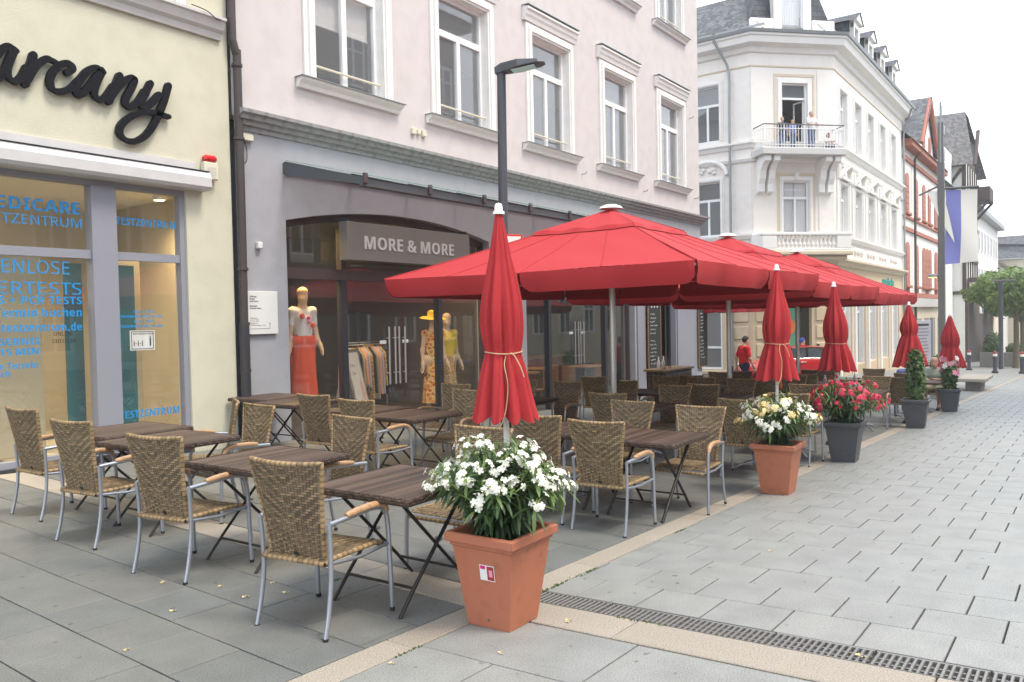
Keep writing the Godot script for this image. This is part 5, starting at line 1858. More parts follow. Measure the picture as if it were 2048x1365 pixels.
func shop_front(b: Node, x0: float, x1: float, spring: float, apex: float, posts: Array, door: Array, t0: float, t1: float) -> void:
	var sf := part("shop_front", b, T(Vector3(0, 0, -0.2)))
	var fr := MB.new()
	var a := arc(x0 + 0.005, x1 - 0.005, spring - 0.006, apex - 0.006)
	for i in a.size() - 1:
		var v3 := func(p: Vector2, dy: float, zz: float) -> Vector3: return Vector3(p.x, p.y - dy, zz)
		fr.quad(v3.call(a[i], 0.11, 0.05), v3.call(a[i + 1], 0.11, 0.05), v3.call(a[i + 1], 0, 0.05), v3.call(a[i], 0, 0.05))
		fr.quad(v3.call(a[i], 0.11, -0.05), v3.call(a[i + 1], 0.11, -0.05), v3.call(a[i + 1], 0.11, 0.05), v3.call(a[i], 0.11, 0.05))
	fr.bx(x0 + 0.005, x0 + 0.075, -1.2, spring - 0.07, -0.05, 0.05)
	fr.bx(x1 - 0.075, x1 - 0.005, -1.2, spring - 0.07, -0.05, 0.05)
	fr.bx(x0 + 0.075, x1 - 0.075, t0, t1, -0.06, 0.06)
	mi("arched_frame", fr, M.frame_brown, sf)
	for p in posts:
		var po := MB.new()
		po.bx(p - 0.055, p + 0.055, -1.2, t0, -0.062, 0.07)
		po.bx(p - 0.045, p + 0.045, t1, apex - 0.25, -0.062, 0.058)
		mi("post", po, M.frame_dark, sf)
	var xs := [x0 + 0.075, posts[0] - 0.055, posts[0] + 0.055, posts[1] - 0.055, posts[1] + 0.055, x1 - 0.075]
	for k in 3:
		var l: float = xs[k * 2]
		var r: float = xs[k * 2 + 1]
		if k == 1:
			var mid: float = (door[0] + door[1]) / 2
			pane(sf, l, mid - 0.004, -1.0, t0, 0.0, M.glass, "door_leaf")
			pane(sf, mid + 0.004, r, -1.0, t0, 0.0, M.glass, "door_leaf")
			for hx in [mid - 0.2, mid - 0.05, mid + 0.05, mid + 0.2]:
				var hd := MB.new()
				hd.tube([Vector3(hx, 0.5, 0.06), Vector3(hx, 1.52, 0.06)], 0.016, 8)
				for yy in [0.7, 1.32]:
					hd.tube([Vector3(hx, yy, 0.0), Vector3(hx, yy, 0.06)], 0.01, 6)
				mi("door_handle", hd, M.alu_bare, sf)
			for hx in [mid - 0.3, mid + 0.26]:
				var st := MB.new()
				st.bx(hx - 0.08, hx + 0.08, 1.22, 1.28, 0.004, 0.006)
				mi("door_sticker", st, M.white_plastic, sf)
		else:
			pane(sf, l, r, -1.0, t0, 0.0, M.glass, "window_pane")
		# light above the transom, cut to the arch
		var poly := PackedVector2Array([Vector2(l, t1), Vector2(r, t1)])
		var top := arc(x0, x1, spring - 0.1, apex - 0.1, 48)
		for i in range(top.size() - 1, -1, -1):
			if top[i].x >= l - 0.001 and top[i].x <= r + 0.001:
				poly.append(top[i])
		var m := MB.new()
		m.prism(poly, -0.003, 0.003)
		mi("fanlight_pane", m, M.glass, sf)

# ---------------------------------------------------------------- corner building and the houses further down
func wall_on(m: MB, xf: Transform3D, x0: float, x1: float, y0: float, y1: float, holes: Array, depth := 0.25) -> void:
	m.xf = xf
	m.wall(x0, x1, y0, y1, holes, depth)
	m.xf = Transform3D.IDENTITY

func build_corner() -> void:
	var b := thing("corner_building", "cream corner building with balconies, slate mansard and dormers", "building")
	var A := Vector3(36.9, 0, -12.85)
	var B := Vector3(39.95, 0, -9.9)
	var face_l := T(Vector3(36.9, 0, -24.0), -PI / 2)      # local x runs towards the street
	var L0 := 24.0 - 12.85
	var ang := atan2(-(B.z - A.z), B.x - A.x)
	var face_c := T(A, ang)
	var CL := (B - A).length()
	var face_r := T(B, 0.0)
	var RL := 56.8 - 39.95
	var bays := [1.65, 4.65, 7.6, 10.7, 13.8]
	var sc := 2.2
	# walls
	var w := MB.new()
	var hl := [[L0 - 2.75, L0 - 1.5, 9.9, 12.55], [L0 - 2.75, L0 - 1.5, 5.4, 8.0]]
	wall_on(w, face_l, 0, L0, 4.1, 14.0, hl)
	wall_on(w, face_c, 0, CL, 4.1, 14.0, [[1.57, 2.88, 9.25, 12.42], [1.59, 2.93, 5.0, 7.87]])
	var hr := []
	for c in bays:
		hr.append([c - 0.7, c + 0.7, 9.8, 12.4])
		hr.append([c - 0.7, c + 0.7, 5.45, 7.85])
	wall_on(w, face_r, 0, RL, 4.1, 14.0, hr)
	mi("upper_wall", w, M.corner_wall, b)
	var lw := MB.new()
	wall_on(lw, face_l, 0, L0, -2.4, 4.1, [[L0 - 4.4, L0 - 1.5, -1.0, 2.6]])
	wall_on(lw, face_c, 0, CL, -2.4, 4.1, [[1.55, 3.0, -1.3, 2.7]])
	var hg := []
	for c in bays:
		hg.append([c - 0.75, c + 0.75, -1.1, 2.6])
	wall_on(lw, face_r, 0, RL, -2.4, 4.1, hg)
	mi("ground_floor_wall", lw, M.rustic, b)
	var bk := MB.new()
	bk.bx(56.6, 56.79, -2.4, 14.0, -24.0, -10.16)
	bk.bx(37.2, 56.6, -2.4, 14.0, -24.2, -24.0)
	mi("rear_walls", bk, M.corner_wall, b)
	for y in [4.1, 8.9, 13.7]:
		var f := MB.new()
		f.prism(PackedVector2Array([Vector2(37.2, -23.9), Vector2(56.5, -23.9), Vector2(56.5, -10.2), Vector2(40.1, -10.2), Vector2(37.2, -13.0)]), y - 0.1, y + 0.1)
		var o := mi("floor_slab", f, M.room_white, b)
		o.transform = Transform3D(Basis(Vector3(1, 0, 0), Vector3(0, 0, 1), Vector3(0, 1, 0)), Vector3.ZERO)
	var core := MB.new()
	core.bx(43.0, 56.0, -2.0, 13.5, -15.0, -14.8)
	core.bx(40.5, 40.7, -2.0, 13.5, -23.0, -15.0)
	mi("inner_wall", core, M.room_pale, b)
	# rusticated blocks on the ground floor of the chamfer and side face: raised panels
	for q in [[face_c, 0.15, 0.65], [face_c, 0.85, 1.35], [face_c, 3.2, 3.7], [face_c, 3.75, 4.1], [face_l, L0 - 1.2, L0 - 0.2]]:
		for r in 5:
			var pn := MB.new()
			pn.bbox(Vector3((q[1] + q[2]) / 2, -0.9 + r * 0.82, 0.03), Vector3(q[2] - q[1], 0.62, 0.08), 0.03)
			mi("rustic_block", pn, M.rustic, b, q[0])
	var path := [Vector2(36.9, -24.0), Vector2(36.9, -12.85), Vector2(39.95, -9.9), Vector2(56.85, -9.9)]
	for q in [
		["eaves_cornice", [Vector2(0.0, 13.75), Vector2(0.12, 13.8), Vector2(0.2, 14.0), Vector2(0.55, 14.1), Vector2(0.62, 14.35), Vector2(0.7, 14.4), Vector2(0.7, 14.5), Vector2(0.0, 14.55)], M.corner_white],
		["gutter", [Vector2(0.62, 14.52), Vector2(0.78, 14.5), Vector2(0.82, 14.62), Vector2(0.62, 14.64)], M.zinc],
		["sill_course", [Vector2(0.0, 9.35), Vector2(0.08, 9.38), Vector2(0.14, 9.52), Vector2(0.22, 9.58), Vector2(0.22, 9.66), Vector2(0.0, 9.7)], M.corner_white],
		["storey_course", [Vector2(0.0, 8.72), Vector2(0.1, 8.75), Vector2(0.16, 8.88), Vector2(0.0, 8.92)], M.corner_white],
		["lower_sill_course", [Vector2(0.0, 5.1), Vector2(0.1, 5.14), Vector2(0.18, 5.3), Vector2(0.18, 5.38), Vector2(0.0, 5.4)], M.corner_white],
		["shop_cornice", [Vector2(0.0, 3.85), Vector2(0.1, 3.88), Vector2(0.2, 4.05), Vector2(0.35, 4.12), Vector2(0.35, 4.22), Vector2(0.0, 4.3)], M.ochre],
		["plinth", [Vector2(0.0, -2.4), Vector2(0.1, -2.4), Vector2(0.1, -1.1), Vector2(0.0, -1.05)], M.rustic],
		["frieze_line", [Vector2(0.0, 13.12), Vector2(0.04, 13.14), Vector2(0.04, 13.2), Vector2(0.0, 13.22)], M.ochre]]:
		var m := MB.new()
		sweep(m, path, q[1])
		mi(q[0], m, q[2], b)
	# windows of the long side
	for i in bays.size():
		var c: float = bays[i]
		casement(b, face_r * T(Vector3(c, 9.8, 0)), 1.4, 2.6, {"surround": 0.22, "trim": M.corner_white, "transom": 0.72, "recess": 0.18, "curtain": 0.28})
		casement(b, face_r * T(Vector3(c, 5.45, 0)), 1.4, 2.4, {"surround": 0.2, "trim": M.corner_white, "transom": 0.72, "recess": 0.18, "curtain": 0.4})
		# shell hood over the first floor windows
		var hd := part("window_hood", b, face_r * T(Vector3(c, 8.1, 0)))
		var h1 := MB.new()
		h1.grid(14, 6, func(u: float, v: float) -> Vector3:
			var a := PI * u
			return Vector3(-cos(a) * 0.62 * (1.0 - 0.1 * v), sin(a) * 0.55 + 0.05, 0.02 + v * 0.38 * sin(a) + 0.05))
		mi("shell", h1, M.corner_white, hd)
		var h2 := MB.new()
		h2.bx(-0.85, 0.85, -0.02, 0.1, 0.0, 0.2)
		mi("hood_shelf", h2, M.corner_white, hd)
		for s in [-1.0, 1.0]:
			var cb := MB.new()
			cb.bbox(Vector3(s * 1.2, 0.25, 0.1), Vector3(0.22, 0.7, 0.2), 0.05)
			mi("console", cb, M.corner_white, hd)
			var pl := MB.new()
			pl.bbox(Vector3(s * 1.2, -1.4, 0.04), Vector3(0.26, 2.5, 0.08), 0.02)
			mi("pilaster", pl, M.corner_white, hd)
		# garland panel under the lower sill
		for k in 3:
			var bl := MB.new()
			bl.ball(Vector3(c - 0.7 + k * 0.7, 4.75, 0.02), Vector3(0.22, 0.2, 0.1), 10, 6)
			mi("relief_boss", bl, M.corner_white, b, face_r)
		# ground floor window and white columns
		casement(b, face_r * T(Vector3(c, -1.1, 0)), 1.5, 3.7, {"transom": 0.74, "recess": 0.15, "surround": 0.14, "trim": M.corner_white})
		for s in [-1.12, 1.12]:
			var col := MB.new()
			col.bbox(Vector3(c + s, 0.6, 0.08), Vector3(0.3, 4.6, 0.16), 0.03)
			mi("pilaster", col, M.corner_white if s < 0 else M.ochre, b, face_r)
	# side face windows
	for q in [[9.9, 2.65], [5.4, 2.6]]:
		casement(b, face_l * T(Vector3(L0 - 2.125, q[0], 0)), 1.25, q[1], {"surround": 0.2, "trim": M.corner_white, "transom": 0.66, "recess": 0.15})
	var orn := part("relief_ornament", b, face_l * T(Vector3(L0 - 2.1, 8.25, 0)))
	var o1 := MB.new()
	sweep_arc(o1, 0.95, 0.7, 0.12)
	mi("pediment", o1, M.corner_white, orn)
	for k in 11:
		var o2 := MB.new()
		o2.ball(Vector3(rr(-0.55, 0.55), 0.15 + rr(0, 0.35), 0.03), Vector3(rr(0.07, 0.13), rr(0.06, 0.11), 0.07), 8, 5)
		mi("relief_leaf", o2, M.corner_white, orn)
	# side shop pane
	var sp := part("shop_window", b, face_l * T(Vector3(L0 - 2.95, -1.0, 0)))
	var spf := MB.new()
	bars(spf, -1.45, 1.45, 0, 3.6, 0.09, 0.1, -0.12)
	spf.bx(-0.045, 0.045, 0.09, 3.51, -0.17, -0.07)
	spf.bx(-1.36, 1.36, 1.0, 1.1, -0.165, -0.075)
	mi("frame", spf, M.white_frame, sp)
	pane(sp, -1.36, 1.36, 0.09, 3.51, -0.14, M.pane)
	# chamfer: first floor window
	var wn := casement(b, face_c * T(Vector3(2.26, 5.0, 0)), 1.34, 2.87, {"surround": 0.18, "trim": M.corner_white, "transom": 0.72, "recess": 0.15, "curtain": 0.45})
	lettering("Zahnarztpraxis", M.white_text, wn, Vector3(-0.52, 2.42, -0.14), 0.1, 0.95, false, 400, 0.002)
	for s in [-1.0, 1.0]:
		var tb := MB.new()
		tb.bx(2.26 + s * 0.92 - 0.06, 2.26 + s * 0.92 + 0.06, 5.4, 8.1, 0.001, 0.02)
		mi("ochre_band", tb, M.ochre, b, face_c)
		var tc := MB.new()
		tc.bx(2.22 + s * 0.98 - 0.05, 2.22 + s * 0.98 + 0.05, 9.7, 12.72, 0.001, 0.03)
		mi("ochre_band", tc, M.ochre, b, face_c)
	for q in [[1.28, 3.24, 8.1, 8.22], [1.19, 3.25, 12.72, 12.84]]:
		var tb := MB.new()
		tb.bx(q[0], q[1], q[2], q[3], 0.001, 0.03)
		mi("ochre_band", tb, M.ochre, b, face_c)
	var key := MB.new()
	key.bbox(Vector3(2.26, 8.06, 0.08), Vector3(0.2, 0.34, 0.12), 0.02)
	mi("keystone", key, M.corner_white, b, face_c)
	# chamfer: second floor door, one leaf open
	var dr := part("balcony_door", b, face_c * T(Vector3(2.225, 9.25, 0)))
	var df := MB.new()
	bars(df, -0.655, 0.655, 0, 3.17, 0.07, 0.08, -0.14)
	df.bx(-0.585, 0.585, 2.42, 2.52, -0.175, -0.1)
	mi("frame", df, M.white_frame, dr)
	pane(dr, -0.585, 0.585, 2.52, 3.1, -0.14, M.pane)
	var lf := MB.new()
	bars(lf, 0.0, 0.58, 0.06, 2.4, 0.06, 0.05, 0.0)
	mi("open_leaf", lf, M.white_frame, dr, T(Vector3(0.56, 0, -0.18), PI * 0.62))
	var su := MB.new()
	su.bx(-0.85, -0.655, 0.3, 3.36, 0.002, 0.06)
	su.bx(0.655, 0.85, 0.3, 3.36, 0.002, 0.06)
	su.bx(-0.655, 0.655, 3.17, 3.36, 0.002, 0.06)
	mi("surround", su, M.corner_white, dr)
	# raised edge strips of the chamfer
	for s in [0.42, 3.78]:
		var st := MB.new()
		st.bx(s - 0.4, s + 0.4, 9.75, 13.05, 0.001, 0.05)
		mi("corner_pilaster", st, M.corner_wall, b, face_c)
		var s2 := MB.new()
		s2.bx(s - 0.36, s + 0.36, 5.4, 8.7, 0.001, 0.05)
		mi("corner_pilaster", s2, M.corner_wall, b, face_c)
	# upper balcony
	var ub := part("upper_balcony", b, face_c * T(Vector3(CL / 2, 0, 0)))
	var fl := MB.new()
	fl.bbox(Vector3(0, 9.03, 0.55), Vector3(4.2, 0.34, 1.1), 0.04)
	mi("balcony_slab", fl, M.sill_grey, ub)
	var rl := MB.new()
	for yy in [[9.32, 0.018], [10.05, 0.02]]:
		rl.tube([Vector3(-2.0, yy[0], 0.1), Vector3(-2.0, yy[0], 1.03), Vector3(2.0, yy[0], 1.03), Vector3(2.0, yy[0], 0.1)], yy[1], 6)
	mi("rails", rl, M.white_frame, ub)
	var hr2 := MB.new()
	hr2.tube([Vector3(-2.0, 10.24, 0.0), Vector3(-2.0, 10.24, 1.03), Vector3(2.0, 10.24, 1.03), Vector3(2.0, 10.24, 0.0)], 0.028, 6)
	mi("handrail", hr2, M.lamp_post2, ub)
	for k in 29:
		var bs := MB.new()
		bs.tube([Vector3(-2.0 + k * 4.0 / 28, 9.2, 1.03), Vector3(-2.0 + k * 4.0 / 28, 10.22, 1.03)], 0.014 if k % 7 else 0.026, 5)
		mi("baluster", bs, M.white_frame, ub)
	for s in [-2.0, 2.0]:
		for k in 6:
			var bs := MB.new()
			bs.tube([Vector3(s, 9.2, 0.15 + k * 0.15), Vector3(s, 10.22, 0.15 + k * 0.15)], 0.014, 5)
			mi("baluster", bs, M.white_frame, ub)
	for s in [-1.75, -1.3, 1.3, 1.75]:
		var cn := MB.new()
		cn.xf = Transform3D(Basis(Vector3(0, 0, 1), Vector3.UP, Vector3(-1, 0, 0)), Vector3.ZERO)
		cn.prism(PackedVector2Array([Vector2(0.0, 8.85), Vector2(0.95, 8.85), Vector2(0.95, 8.62), Vector2(0.7, 8.5), Vector2(0.5, 8.25), Vector2(0.42, 7.9), Vector2(0.3, 7.65), Vector2(0.3, 7.3), Vector2(0.0, 7.2)]), -s - 0.15, -s + 0.15)
		mi("console", cn, M.corner_white, ub)
	# lower balcony with stone balustrade
	var lb := part("lower_balcony", b, face_c * T(Vector3(CL / 2, 0, 0)))
	var l1 := MB.new()
	l1.bbox(Vector3(0, 4.38, 0.6), Vector3(4.6, 0.22, 1.3), 0.05)
	l1.bbox(Vector3(0, 4.16, 0.5), Vector3(4.3, 0.2, 1.0), 0.05)
	mi("balcony_slab", l1, M.ochre, lb)
	var l2 := MB.new()
	l2.bbox(Vector3(0, 5.25, 1.08), Vector3(4.5, 0.14, 0.26), 0.03)
	mi("stone_rail", l2, M.corner_white, lb)
	var l3 := MB.new()
	l3.bbox(Vector3(0, 4.54, 1.08), Vector3(4.4, 0.1, 0.22), 0.02)
	mi("stone_base", l3, M.corner_white, lb)
	for s in [-1.0, 1.0]:
		var pr := MB.new()
		pr.bbox(Vector3(s * 1.85, 4.88, 1.08), Vector3(0.72, 0.58, 0.22), 0.02)
		mi("pier", pr, M.corner_white, lb)
		var sr := MB.new()
		sr.bbox(Vector3(s * 2.1, 4.9, 0.5), Vector3(0.2, 0.82, 0.94), 0.02)
		mi("side_parapet", sr, M.corner_white, lb)
	var bm := MB.new()
	bm.lathe([Vector2(0.07, 0.0), Vector2(0.05, 0.05), Vector2(0.09, 0.16), Vector2(0.085, 0.22), Vector2(0.045, 0.3), Vector2(0.06, 0.4), Vector2(0.045, 0.46), Vector2(0.07, 0.58)], 10)
	var bmesh := bm.mesh()
	for k in 14:
		mi("baluster", bmesh, M.corner_white, lb, T(Vector3(-1.36 + k * 2.72 / 13, 4.59, 1.08)))
	# mansard
	var ro := MB.new()
	var lo := [Vector2(36.5, -24.0), Vector2(36.5, -12.7), Vector2(39.8, -9.45), Vector2(56.9, -9.45)]
	var hi := [Vector2(39.0, -24.0), Vector2(39.0, -13.8), Vector2(41.2, -12.0), Vector2(56.9, -12.0)]
	for i in 3:
		roof_quad(ro, Vector3(lo[i].x, 14.6, lo[i].y), Vector3(lo[i + 1].x, 14.6, lo[i + 1].y), Vector3(hi[i + 1].x, 17.3, hi[i + 1].y), Vector3(hi[i].x, 17.3, hi[i].y), 2.6)
	roof_quad(ro, Vector3(39.0, 17.3, -13.8), Vector3(41.2, 17.3, -12.0), Vector3(46, 18.2, -16.0), Vector3(46, 18.2, -16.1), 2.6)
	roof_quad(ro, Vector3(41.2, 17.3, -12.0), Vector3(56.9, 17.3, -12.0), Vector3(56.9, 18.2, -16.0), Vector3(46, 18.2, -16.0), 2.6)
	roof_quad(ro, Vector3(39.0, 17.3, -24.0), Vector3(39.0, 17.3, -13.8), Vector3(46, 18.2, -16.0), Vector3(46, 18.2, -24.0), 2.6)
	mi("mansard_roof", ro, M.slate, b)
	for k in 9:
		var sg := MB.new()
		sg.bx(0.8 + k * 1.25, 1.9 + k * 1.25, 14.85, 14.95, 0.12, 0.14)
		if k < 9:
			mi("snow_guard", sg, M.zinc, b, face_l)
	# chamfer dormer with parapets and spire
	var cd := part("corner_dormer", b, face_c * T(Vector3(CL / 2, 14.55, 0.1)))
	var d1 := MB.new()
	d1.wall(-0.95, 0.95, 0.0, 3.4, [[-0.55, 0.55, 0.3, 2.6]], 0.3)
	d1.bx(-0.95, -0.9, 0.0, 3.4, -2.2, -0.31)
	d1.bx(0.9, 0.95, 0.0, 3.4, -2.2, -0.31)
	mi("dormer_wall", d1, M.corner_white, cd)
	var d2 := MB.new()
	bars(d2, -0.55, 0.55, 0.3, 2.6, 0.06, 0.06, -0.12)
	mi("dormer_frame", d2, M.white_frame, cd)
	pane(cd, -0.49, 0.49, 0.36, 2.54, -0.12, M.pane, "dormer_pane")
	var cu := MB.new()
	cu.grid(30, 1, func(u: float, v: float) -> Vector3: return Vector3(-0.5 + u, 0.36 + v * 2.2, -0.3 + 0.03 * sin(u * 50.0)))
	mi("dormer_curtain", cu, M.cloth_white, cd)
	for s in [-1.0, 1.0]:
		var pp := MB.new()
		pp.bbox(Vector3(s * 1.55, 0.4, -0.05), Vector3(1.15, 0.78, 0.2), 0.03)
		mi("parapet", pp, M.corner_white, cd)
		var px := MB.new()
		px.tube([Vector3(s * 1.55 - 0.3, 0.15, 0.06), Vector3(s * 1.55 + 0.3, 0.65, 0.06)], 0.03, 5)
		px.tube([Vector3(s * 1.55 + 0.3, 0.15, 0.062), Vector3(s * 1.55 - 0.3, 0.65, 0.062)], 0.03, 5)
		mi("parapet_cross", px, M.corner_wall, cd)
	var spm := MB.new()
	for s in [-1.0, 1.0]:
		var p0 := Vector3(s * 2.05, 0.75, -0.25)
		var p1 := Vector3(s * 0.96, 0.75, -0.25)
		roof_quad(spm, p0 if s < 0 else p1, p1 if s < 0 else p0, Vector3(s * 0.96, 3.6, -0.5), Vector3(s * 0.98, 3.6, -0.52), 4.0)
		roof_quad(spm, Vector3(s * 2.05, 0.75, -3.6), p0, Vector3(s * 0.98, 3.6, -0.52), Vector3(s * 0.98, 3.6, -2.2), 4.0)
	roof_quad(spm, Vector3(-1.0, 3.4, 0.15), Vector3(1.0, 3.4, 0.15), Vector3(0.0, 6.0, -1.5), Vector3(0.0, 6.0, -1.51), 4.0)
	mi("spire_roof", spm, M.slate_dark, cd)
	# dormers of the long side
	for x in [4.1, 7.35, 10.4, 13.7]:
		var dm := part("dormer", b, face_r * T(Vector3(x, 14.7, 0.15)))
		var m1 := MB.new()
		m1.wall(-0.62, 0.62, 0.0, 1.75, [[-0.4, 0.4, 0.25, 1.45]], 0.2)
		mi("dormer_front", m1, M.corner_white, dm)
		pane(dm, -0.4, 0.4, 0.25, 1.45, -0.12, M.pane, "dormer_pane")
		var m2 := MB.new()
		m2.prism(PackedVector2Array([Vector2(-0.75, 1.74), Vector2(0.75, 1.74), Vector2(0.0, 2.2)]), -0.2, 0.14)
		mi("dormer_gable", m2, M.corner_white, dm)
		var m3 := MB.new()
		for s in [-1.0, 1.0]:
			roof_quad(m3, Vector3(s * 0.61, 0, -0.21 if s < 0 else -2.0), Vector3(s * 0.61, 0, -2.0 if s < 0 else -0.21), Vector3(s * 0.61, 1.75, -2.0 if s < 0 else -0.21), Vector3(s * 0.61, 1.75, -0.21 if s < 0 else -2.0), 4.0)
			roof_quad(m3, Vector3(s * 0.8, 1.72, 0.2), Vector3(s * 0.8, 1.72, -2.4), Vector3(0, 2.25, -2.6), Vector3(0, 2.25, 0.2), 4.0)
		mi("dormer_cheeks", m3, M.slate_dark, dm)
	# downpipes
	for q in [[face_l, L0 - 0.95], [face_r, RL - 0.25], [face_l, L0 - 0.95]]:
		var p := MB.new()
		p.tube(smooth([Vector3(q[1] - 0.5, 14.45, 0.75), Vector3(q[1] - 0.2, 13.7, 0.4), Vector3(q[1], 13.0, 0.16), Vector3(q[1], 11, 0.16), Vector3(q[1], 5, 0.16), Vector3(q[1], -2.2, 0.16)], 3), 0.06, 8)
		mi("downpipe", p, M.zinc, b, q[0])
		if q[1] > 15:
			break
	# lettering above the long side shop
	var ap := thing("pharmacy_lettering", "green shop lettering on the corner building's long side", "lettering", Vector3(39.95, 0, -9.9))
	lettering("apotheke", M.teal_text, ap, Vector3(10.4, 3.18, 0.03), 0.42, 1.3, false, 700, 0.03)
	# posters at street level on the corner
	var rb := MB.new()
	rb.bx(1.62, 2.3, -0.6, 2.2, -0.3, -0.28)
	tag(mi("window_poster", rb, M.green_sign, self, face_c), "green poster in the corner building's street window", "poster")
	var od := MB.new()
	od.lathe([Vector2(0.42, 0.0), Vector2(0.0, 0.001)], 24)
	tag(mi("round_sign", od, M.orange_sign, self, face_c * Transform3D(Basis(Vector3(1, 0, 0), -PI / 2) * Basis(Vector3(1, 0, 0), PI), Vector3(1.86, 1.0, -0.2))), "round orange sticker in corner building's window", "sticker")
	var aq := thing("round_sign", "round turquoise hanging sign with white centre by the side shop", "sign", face_l * Vector3(L0 - 3.5, 1.3, 0.25), -PI / 2)
	var ar_ := MB.new()
	ar_.tube([Vector3(0, 0, -0.02), Vector3(0, 0, 0.02)], 0.42, 24)
	mi("sign_disc", ar_, M.aqua_sign, aq)
	var aw := MB.new()
	aw.tube([Vector3(0, 0, -0.03), Vector3(0, 0, 0.03)], 0.24, 20)
	mi("sign_centre", aw, M.white_plastic, aq)
	var ns := thing("notice_board", "white notice board on the corner building's tan blocks", "notice board", face_c * Vector3(1.02, -0.2, 0.09), ang)
	var nb := MB.new()
	nb.bbox(Vector3(0, 0.45, 0), Vector3(0.95, 1.1, 0.05), 0.01)
	mi("board", nb, M.poster_white, ns)
	for k in 6:
		var nl := MB.new()
		nl.bx(-0.38, 0.1 + 0.05 * (k % 3), 0.05 + k * 0.14, 0.08 + k * 0.14, 0.026, 0.03)
		mi("printed_line", nl, M.info_board, ns)

func sweep_arc(m: MB, hw: float, rise: float, t: float) -> void:
	var pts := []
	for k in 13:
		var a := PI * k / 12.0
		pts.append(Vector3(-cos(a) * hw, sin(a) * rise, 0.08))
	m.tube(pts, t, 6)

func shutter_window(b: Node, xf: Transform3D, w: float, h: float) -> void:
	var win := part("window", b, xf)
	var m := MB.new()
	var poly := PackedVector2Array([Vector2(-w / 2, 0), Vector2(w / 2, 0)])
	for k in 9:
		var a := PI * k / 8.0
		poly.append(Vector2(cos(a) * w / 2, h - w * 0.35 + sin(a) * w * 0.35))
	m.prism(poly, 0.001, 0.08)
	mi("shutter", m, M.shutter, win)
	var tr := MB.new()
	var pts := [Vector3(-w / 2 - 0.12, h - w * 0.3, 0.06)]
	for k in range(8, -1, -1):
		var a := PI * k / 8.0
		pts.append(Vector3(cos(a) * (w / 2 + 0.12), h - w * 0.3 + sin(a) * (w * 0.35 + 0.16), 0.06))
	tr.tube(pts, 0.07, 5)
	mi("hood", tr, M.red_trim, win)
	var si := MB.new()
	si.bbox(Vector3(0, -0.1, 0.1), Vector3(w + 0.5, 0.18, 0.22), 0.03)
	mi("sill", si, M.red_trim, win)
	for k in 5:
		var sl := MB.new()
		sl.bx(-w / 2 + 0.08, w / 2 - 0.08, 0.2 + k * (h - 0.7) / 5.0, 0.24 + k * (h - 0.7) / 5.0, 0.08, 0.1)
		mi("louvre", sl, M.red_trim, win)

